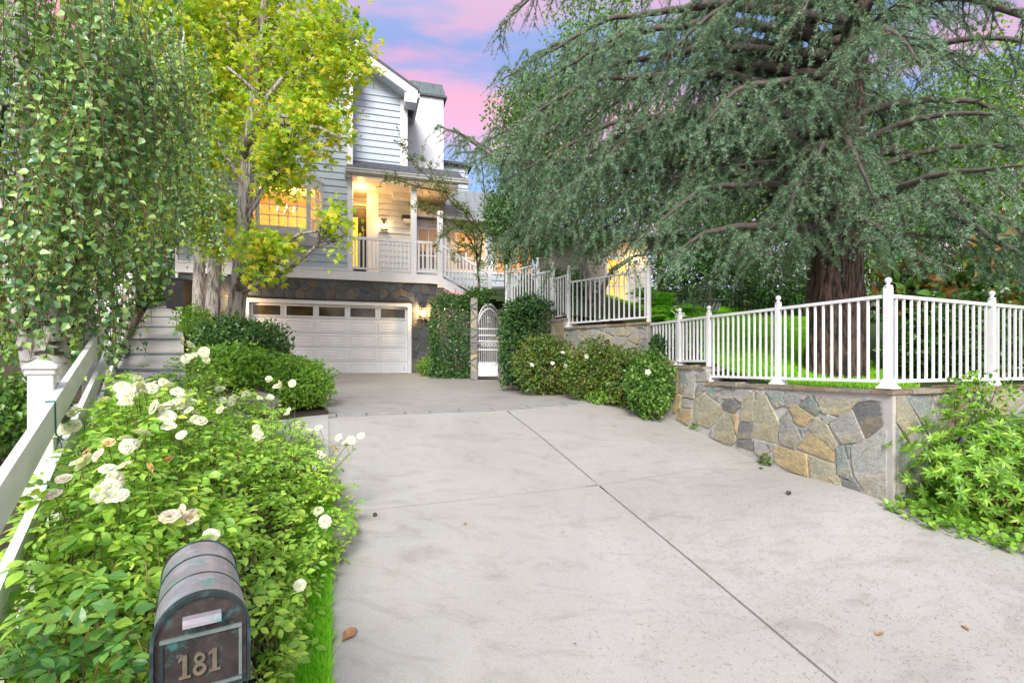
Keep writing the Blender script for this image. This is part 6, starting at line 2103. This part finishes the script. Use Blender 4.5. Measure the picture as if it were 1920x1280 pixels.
def mp(x, z, y): return mo + em * x + am_ * y + UP * z
def arch(w, h, n=22, ins=0.0):
    r = w / 2 - ins
    pts = [(-r, ins), ]
    for k in range(n + 1):
        a = math.pi - math.pi * k / n
        pts.append((r * math.cos(a), h - w / 2 + r * math.sin(a)))
    pts.append((r, ins))
    return pts
def arch_shell(y0, y1, w, h, name, m, scale1=1.0):
    a = arch(w, h)
    n = len(a)
    mb = MB()
    mb.add([mp(x, z, y0) for x, z in a] + [mp(x, z, y1) for x, z in a], [(i, i + 1, n + i + 1, n + i) for i in range(n - 1)] + [(n - 1, 0, n, 2 * n - 1), tuple(range(n))[::-1], tuple(range(n, 2 * n))])
    return mb.build(name, m, mbx)
ys_ = [.012, .165, .335, ML]
for k in range(3):
    arch_shell(ys_[k] + .002, ys_[k + 1] - .002, MW - .003 * k, MH - .0015 * k, "shell_section", M_copshell)
for y in ys_[1:]: arch_shell(y - .004, y + .004, MW + .003, MH + .0015, "seam_band", M_coprim)
def arch_ring(y0, y1, ins0, ins1, name, m, w=MW + .008, h=MH + .004):
    A0, A1 = arch(w, h, ins=ins0), arch(w, h, ins=ins1)
    n = len(A0)
    mb = MB()
    v = [mp(x, z, y0) for x, z in A0] + [mp(x, z, y0) for x, z in A1] + [mp(x, z, y1) for x, z in A0] + [mp(x, z, y1) for x, z in A1]
    f = []
    for i in range(n):
        j = (i + 1) % n
        f += [(i, j, n + j, n + i), (2 * n + i, 2 * n + j, j, i), (n + i, n + j, 3 * n + j, 3 * n + i), (2 * n + j, 2 * n + i, 3 * n + i, 3 * n + j)]
    mb.add(v, f)
    return mb.build(name, m, mbx)
arch_ring(-.016, .012, 0, .009, "rim", M_coprim)
a = arch(MW - .012, MH - .006)
mdoor = MB().prism([mp(x, z + .002, -.004) for x, z in a], am_ * .012).build("door", M_cop, mbx)
def bx(x0, x1, z0, z1, y0, y1): return MB().box(mp((x0 + x1) / 2, (z0 + z1) / 2, (y0 + y1) / 2), (x1 - x0, abs(y1 - y0), z1 - z0), np.array([em, am_, UP]))
M_copbar = mat("pale_verdigris_bar", (.28, .30, .28), (.12, .20, .19), rough=.5, scale=20, metal=.4)
bx(-.098, .098, .158, .168, -.012, -.004).build("crossbar", M_copbar, mdoor)
bx(-.098, -.090, .02, .155, -.009, -.004).build("edge_bead", M_coprim, mdoor)
bx(.090, .098, .02, .155, -.009, -.004).build("edge_bead", M_copbar, mdoor)
bx(-.098, .098, .006, .016, -.012, -.004).build("bottom_bead", M_copbar, mdoor)
h = MB()
pr = [(-.004, .218), (-.022, .214), (-.032, .204), (-.034, .196), (-.030, .197), (-.020, .207), (-.004, .211)]
h.prism([mp(-.046, z, y) for y, z in pr], em * .092)
h.build("handle", M_copshell, mdoor)
# the number: raised digits with serifs
M_dig = mat("dull_brass_digit", (.31, .265, .19), (.19, .165, .125), rough=.4, metal=.6, scale=25)
def digit1(x):
    mb = MB()
    pts = [(-.0045, 0.006), (-.0045, .052), (-.014, .046), (-.014, .052), (-.001, .062), (.0065, .062), (.0065, .006)]
    mb.prism([mp(x + a, .052 + b, -.004) for a, b in pts], -am_ * .008)
    mb.prism([mp(x + a, .052 + b, -.0041) for a, b in ((-.013, 0), (-.013, .006), (.015, .006), (.015, 0))], -am_ * .008)
    return mb.build("digit", M_dig, mdoor)
def digit8(x):
    mb = MB()
    for (cz_, r0, r1) in ((.016, .017, .0085), (.046, .0145, .007)):
        n = 20; b = len(mb.v)
        for (yy) in (-.004, -.0125):
            for r in (r0, r1):
                for k in range(n):
                    a = 2 * math.pi * k / n
                    mb.v.append(tuple(mp(x + r * math.cos(a) * .95, .052 + cz_ + r * math.sin(a), yy - (0.0006 if cz_ > .03 and yy < -.01 else 0))))
        for k in range(n):
            j = (k + 1) % n
            mb.f += [(b + 2 * n + k, b + 2 * n + j, b + 3 * n + j, b + 3 * n + k), (b + k, b + j, b + 2 * n + j, b + 2 * n + k), (b + n + k, b + n + j, b + 3 * n + j, b + 3 * n + k)]
    return mb.build("digit", M_dig, mdoor)
digit1(-.042); digit8(-.006); digit1(.029)
gz_ = float(gh(mo[0], mo[1]))
MB().box(mp(0, -.018, .25), (.16, .44, .035), np.array([em, am_, UP])).build("support_board", M_door, mbx)
pc = mp(0, 0, .25)
MB().box((pc[0], pc[1], (mo[2] - .037 + gz_ - .1) / 2), (.09, .09, mo[2] - .037 - gz_ + .1), np.array([em, am_, UP]), bevel=.006).build("post", M_door, mbx)

# ------------------------------------------------------------------ rose bed
def rose_top(x, y):
    x = np.asarray(x, float); y = np.asarray(y, float)
    xe = x_edge(y); xf = x_fence(y)
    hb = .92 - .50 * sst(2.8, 5.6, y)
    hb = hb * (0.52 + .48 * sst(.0, .55, (x - xf))) * (.42 + .58 * sst(.12, .55, xe - x))
    hb = hb * (1 + .10 * np.sin(x * 5.1 + y * 2.3) + .08 * np.sin(y * 6.3 - x * 3.1 + 1))
    return gh(x, y) + hb
def in_bed(x, y):
    return (x < x_edge(y) - .16 + .40 * np.exp(-((y - 4.4) / .8) ** 2)) & (x > x_fence(y) + .06) & (y > .75) & (y < 6.0 - .25 * (x + 2.5))
bushes = [((-1.05, 1.25), "rose bush with large glossy leaves at the lower left beside the mailbox", L_rosedark), ((-1.75, 2.15), "rose bush with big white double blooms in front of the near fence rails", L_rose), ((-1.35, 2.85), "pale green rose bush with blush blooms behind the mailbox", L_rose),
          ((-1.85, 3.8), "rose bush with withered orange blooms in the middle of the bed", L_rose), ((-2.95, 3.9), "rose bush with white blooms under the capped white fence post", L_rose), ((-2.1, 5.0), "rose bush with arching white bloomed shoots at the driveway edge", L_rose), ((-3.3, 5.2), "rose bush with many white blooms at the foot of the walkway", L_rose), ((-.95, 1.95), "sparse rose bush beside the mailbox next to the grass strip", L_rose)]
BC = np.array([b[0] for b in bushes])
rs = np.random.default_rng(99)
roots_ = []
for (bx_, by_), lab, m in bushes:
    roots_.append(empty("rose_bush", (bx_, by_, float(gh(bx_, by_))), lab, "rose bush", "rose bushes in the front bed"))
NL = 5200            # compound leaves
cand = rs.uniform((-4.6, .75), (-.2, 6.2), (NL * 6, 2))
cand = cand[in_bed(cand[:, 0], cand[:, 1])]
# the nearer part of the bed is denser, leaf for leaf
gapn = lump(np.column_stack([cand, 0 * cand[:, 0]]), 5.0, 31)
cand = cand[(rs.uniform(size=len(cand)) < np.clip(1.25 - .12 * cand[:, 1], .35, 1)) & ((gapn > -.42) | (rs.uniform(size=len(cand)) < .25))][:NL]
tops = rose_top(cand[:, 0], cand[:, 1])
dep = rs.uniform(0, 1, len(cand)) ** 1.6 * .5
gz = gh(cand[:, 0], cand[:, 1])
z = np.maximum(tops - dep + rs.normal(size=len(cand)) * .03, gz + .08)
# loose shoots stand above the mass
sh = rs.uniform(size=len(cand)) < .06
z = z + sh * rs.uniform(.03, .16, len(cand))
own = np.argmin(((cand[:, None] - BC[None]) ** 2).sum(-1), 1)
cpos = np.column_stack([cand, z])
az = rs.uniform(0, 6.28, len(cand))
stemd = unit(np.column_stack([np.cos(az), np.sin(az), rs.uniform(-.35, .45, len(cand))]))
nrm = unit(np.column_stack([rs.normal(size=len(cand)) * .35, rs.normal(size=len(cand)) * .35 - .15, np.ones(len(cand))]))
side = unit(np.cross(stemd, nrm))
nrm2 = unit(np.cross(side, stemd))
leafsize = .062 * rs.uniform(.5, 1.3, len(cand))
LP = []; LN = []; LT = []; LS = []; LO = []
for (off, sd_, k) in ((1.25, 0, 1.0), (.95, 1, .9), (.95, -1, .9), (.30, 1, .75), (.30, -1, .75)):
    LP.append(cpos + stemd * (leafsize * off)[:, None] + side * (sd_ * leafsize * .10)[:, None])
    LT.append(unit(stemd * (1.0 if sd_ == 0 else .45) + side * sd_ * .9 - nrm2 * .18 + rs.normal(size=cpos.shape) * .12))
    LN.append(unit(nrm2 + rs.normal(size=cpos.shape) * .22))
    LS.append(leafsize * k); LO.append(own)
LP = np.concatenate(LP); LT = np.concatenate(LT); LN = np.concatenate(LN); LS = np.concatenate(LS); LO = np.concatenate(LO)
# no leaf grows through the mailbox
rel = LP - mo
ux = rel @ em; uy = rel @ am_; uz = rel[:, 2]
inbox = (np.abs(ux) < MW / 2 + .05) & (uy > -.14) & (uy < ML + .03) & (uz > -.06) & (uz < MH + .05)
front = (uy < -.0) & (np.abs(ux + .15 * uy) < .2) & (LP[:, 1] < DM - .02) & (np.abs(LP[:, 0] / LP[:, 1] + .6) < .13)
okl = ~inbox & ~front
TL = T_leaf(.29, .05, -.10)
for i, (b, lab, m) in enumerate(bushes):
    k = okl & (LO == i)
    if k.sum() == 0: continue
    foliage(roots_[i], TL, LP[k], frames(LN[k], LT[k]), LS[k], m, "rose_leaflet_" + m.name, single=120)
    kk = (own == i)
    tips = cpos[kk][rs.permutation(kk.sum())[:34]]
    stems(roots_[i], ORG[roots_[i].name], tips, .0085, mat("green_cane", (.10, .16, .04), (.14, .10, .05), rough=.6), "cane", 5, .10)
    # leaf stalks of the top leaves
    tw = MB()
    sel = np.where(kk)[0][:260]
    for q in sel:
        tw.tube([cpos[q] - UP * .10 - stemd[q] * .03, cpos[q] - UP * .02, cpos[q] + stemd[q] * leafsize[q] * 1.2], [.0026, .0019, .001], 3, cap=False)
    o = tw.build("leaf_stalks", mat("reddish_stalk", (.20, .24, .06), (.26, .13, .06), rough=.6), roots_[i])
    o["kind"] = "stuff"
# blossoms
def rose_mesh(seed, openness, m):
    r = np.random.default_rng(seed)
    v = []; f = []
    for (n, rad, hgt, tilt, w) in ((6, 1.0, .10, .25, .62), (6, .82, .26, .55, .55), (5, .58, .40, .95, .42), (4, .34, .46, 1.3, .30)):
        for k in range(n):
            a = 2 * math.pi * (k + r.uniform(-.2, .2)) / n + n
            d = np.array([math.cos(a), math.sin(a), 0]); s = np.array([-math.sin(a), math.cos(a), 0])
            tl = tilt / openness + r.uniform(-.1, .1)
            u = d * math.cos(tl) + np.array([0, 0, 1]) * math.sin(tl)
            nn = np.cross(u, s)
            b = len(v)
            for (t, ww, cv) in ((.05, .15, 0), (.45, .85, -.10), (.8, 1.0, -.07), (1.0, .62, .07)):
                c = u * t * rad + np.array([0, 0, hgt * .25])
                for sx in (-1, 0, 1):
                    curl = (.16 if sx else 0) * (1 if t < .9 else .4)
                    v.append(c + s * sx * ww * w * rad * .95 - nn * (curl * rad) + nn * cv * rad * -1 + r.normal(size=3) * .02)
            for i in range(3):
                for j in range(2): f.append((b + i * 3 + j, b + i * 3 + j + 1, b + i * 3 + j + 4, b + i * 3 + j + 3))
    me = npmesh("rose", np.array(v, float), np.array(f))
    me.materials.append(m)
    return me
RM = [rose_mesh(i, [1.25, 1.0, .8][i % 3], L_petal) for i in range(4)]
RP = [rose_mesh(10 + i, 1.1, L_petalpink) for i in range(2)]
RO = [rose_mesh(20 + i, .75, L_petalold) for i in range(2)]
blos = [(435,40),(475,60),(545,68),(490,98),(555,100),(640,62),(672,95),(420,152),(340,165),(305,190),(320,172),(300,250),(215,270),(190,290),(120,370),(65,500),(110,540),(125,520),(68,455),(455,475),(470,535),(440,500),(340,400),(525,325),(510,335),(430,427),(568,285),(665,175),(710,165),(755,190),(690,185),(800,235),(780,225),(895,185),(930,145),(925,160),(1040,310),(1030,290),(1355,300),(1405,310),(1380,320),(1290,375),(1275,360),(1255,420),(1275,593),(1300,635),(845,690),(1200,890),(1025,260),(1275,260),(1240,270),(1185,245),(612,85),(655,80)]
blos += [(int(q[0]), int(q[1])) for q in np.random.default_rng(8).uniform((430, 60), (1180, 260), (26, 2))]
pinks = [(255,465),(215,530),(190,520),(730,595),(680,615),(770,630),(755,615),(395,370)]
olds = [(350,360),(370,350),(435,320),(490,275),(595,420),(670,425),(675,390),(725,655),(1340,345)]
SPR = []
tall = [(345, 637), (360, 645), (383, 660), (388, 672), (362, 668), (350, 672)]
def march(px, py):
    r = ray(px, py)
    for t in np.arange(1.0, 6.4, .02):
        p = r * t
        if in_bed(p[0], p[1]) and p[2] < float(rose_top(p[0], p[1])) + .07: return p
    return None
for lst, ms, s0 in ((blos, RM, .040), (pinks, RP, .036), (olds[::2], RO, .026)):
    for (x, y) in lst:
        px, py = x / 2.1333, 680 + y / 2.1333
        p = march(px, py)
        if p is None:
            zf = (4.3 if px > 520 else 5.2) if px > 150 else 2.9
            p = ray(px, py) * zf
        i = int(np.argmin(((p[:2] - BC) ** 2).sum(-1)))
        n = unit(np.array([rs.normal() * .35, -.65 + rs.normal() * .25, .95]))
        R = frames(n[None], rand_unit(1))[0]
        if s0 > .038 and rs.uniform() < .6:
            p2 = p + np.array([rs.uniform(-.07, .07), rs.uniform(-.02, .05), rs.uniform(-.05, .04)])
            put("rose", ms[rs.integers(len(ms))], roots_[i], p2, frames(unit(n + rs.normal(size=3) * .3)[None], rand_unit(1))[0], s0 * rs.uniform(.55, 1.0))
        sc_ = s0 * rs.uniform(.8, 1.2) * (1.0 if p[1] > 2.2 else .92)
        put("rose", ms[rs.integers(len(ms))], roots_[i], p, R, sc_)
        bx0 = min(p[0] + rs.normal() * .08, float(x_edge(p[1])) - .22)
        b0 = np.array([bx0, p[1] + .12, float(gh(bx0, p[1]))])
        MB().tube([p - n * .01, p - n * .08 - UP * .03, (p + b0) / 2 + UP * .05, b0], [.0020, .0022, .0026, .003], 4, cap=False).build("flower_stem", MATS["green_cane"], roots_[i])
        for u in (.18, .34, .5, .68): SPR.append((p + (b0 - p) * u + UP * .02, i))
for (x, y) in tall:
    p = ray(x, y) * 4.9
    n = unit(np.array([rs.normal() * .3, -.8, .6]))
    put("rose", RM[rs.integers(4)], roots_[6], p, frames(n[None], rand_unit(1))[0], .052)
    b0 = np.array([-3.15, 5.3, float(gh(-3.15, 5.3))])
    for u in (.12, .22, .34, .46, .6, .75): SPR.append((p + (b0 - p) * u, 6))
    MB().tube([p, p - UP * .15, (p + b0) / 2, b0], [.0025, .0025, .003, .0035], 4, cap=False).build("flower_stem", MATS["green_cane"], roots_[6])

# leaves on the flowering shoots
for i in range(len(bushes)):
    q = np.array([s_[0] for s_ in SPR if s_[1] == i])
    if len(q) == 0: continue
    q = np.repeat(q, 8, 0) + rs.normal(size=(len(q) * 8, 3)) * np.array([.055, .055, .04])
    t = unit(rs.normal(size=q.shape) * np.array([1, 1, .4])); nn = unit(rs.normal(size=q.shape) * .35 + np.array([0, -.15, 1.0]))
    foliage(roots_[i], TL, q, frames(nn, t), .05 * rs.uniform(.5, 1.15, len(q)), bushes[i][2], "rose_leaflet_" + bushes[i][2].name, name="shoot_foliage")

# ------------------------------------------------------------------ litter on the drive
rs = np.random.default_rng(123)
n = 15000
c_ = rs.uniform(.9, 5.6, n); s_ = rs.uniform(1.2, 9.0, n)
keep = rs.uniform(size=n) < np.clip((c_ - .9) / 2.6, .12, 1)
c_, s_ = c_[keep], s_[keep]
X, Y = cs_to_xy(c_, s_)
Zb = drive_h(X, Y) + .006
a = rs.uniform(0, 6.28, len(X)); l_ = rs.uniform(.012, .036, len(X)); wd = .001
d = np.column_stack([np.cos(a), np.sin(a), rs.uniform(-.05, .12, len(X))]) * l_[:, None] * .5
s = np.column_stack([-np.sin(a), np.cos(a), 0 * a]) * wd
p = np.column_stack([X, Y, Zb])
v = np.stack([p - d - s, p - d + s, p + d + s, p + d - s], 1).reshape(-1, 3)
f = np.arange(len(X) * 4).reshape(-1, 4)
link("fallen_needles", npmesh("fallen_needles", v, f), mat("dry_needle", (.36, .28, .21), (.27, .17, .11), rough=.9, scale=3), kind="stuff", label="dry brown needles scattered over the right half of the driveway")
M_dry = mat("dry_leaf", (.40, .22, .09), (.28, .15, .07), rough=.8, scale=30)
M_dry2 = mat("dark_dry_leaf", (.06, .04, .035), (.10, .06, .04), rough=.8, scale=30)
def on_drive(px, py):
    r = ray(px, py)
    for t in np.arange(1.5, 12, .01):
        q = r * t
        if q[2] < float(drive_h(q[0], q[1])): return q
    return r * 5
for (x, y, sz_, m, lab) in ((1478, 930, .09, M_dry2, "curled dark dry leaf on the drive below the wall's middle"), (1640, 1192, .06, M_dry, "tan fallen leaf near the lower right joint of the drive"), (1816, 1186, .055, M_dry, "pale brown fallen leaf toward the drive's lower right corner"), (640, 1205, .12, M_dry, "long tan dry leaf lying at the drive's left edge by the grass"), (868, 985, .04, M_dry, "tiny brown leaf in the middle of the lower left slab"), (1432, 880, .06, M_dry2, "small dark leaf near the weed at the joint end"), (1075, 1208, .03, M_dry, "tiny tan leaf low in the middle of the drive")):
    q = on_drive(x, y) + UP * .012
    tv, tf = T_leaf(.3, .22, .25)
    R = frames(np.array([[.2, -.2, 1.0]]), rand_unit(1) * np.array([1, 1, .05]))[0]
    me = npmesh("fallen_leaf", (tv * sz_) @ R.T, tf)
    link("fallen_leaf", me, m, None, q, label=lab, cat="leaf", group="single dry leaves lying on the driveway")
q = on_drive(703, 968) + UP * .02
o = MB().lathe([(.003, -.018), (.014, -.014), (.02, 0), (.014, .014), (.003, .018)], (0, 0, 0), 9).mesh("fallen_seed_ball")
link("fallen_seed_ball", o, M_dry2, None, q, label="dark round seed ball lying on the cross joint at the drive's left", cat="seed ball")
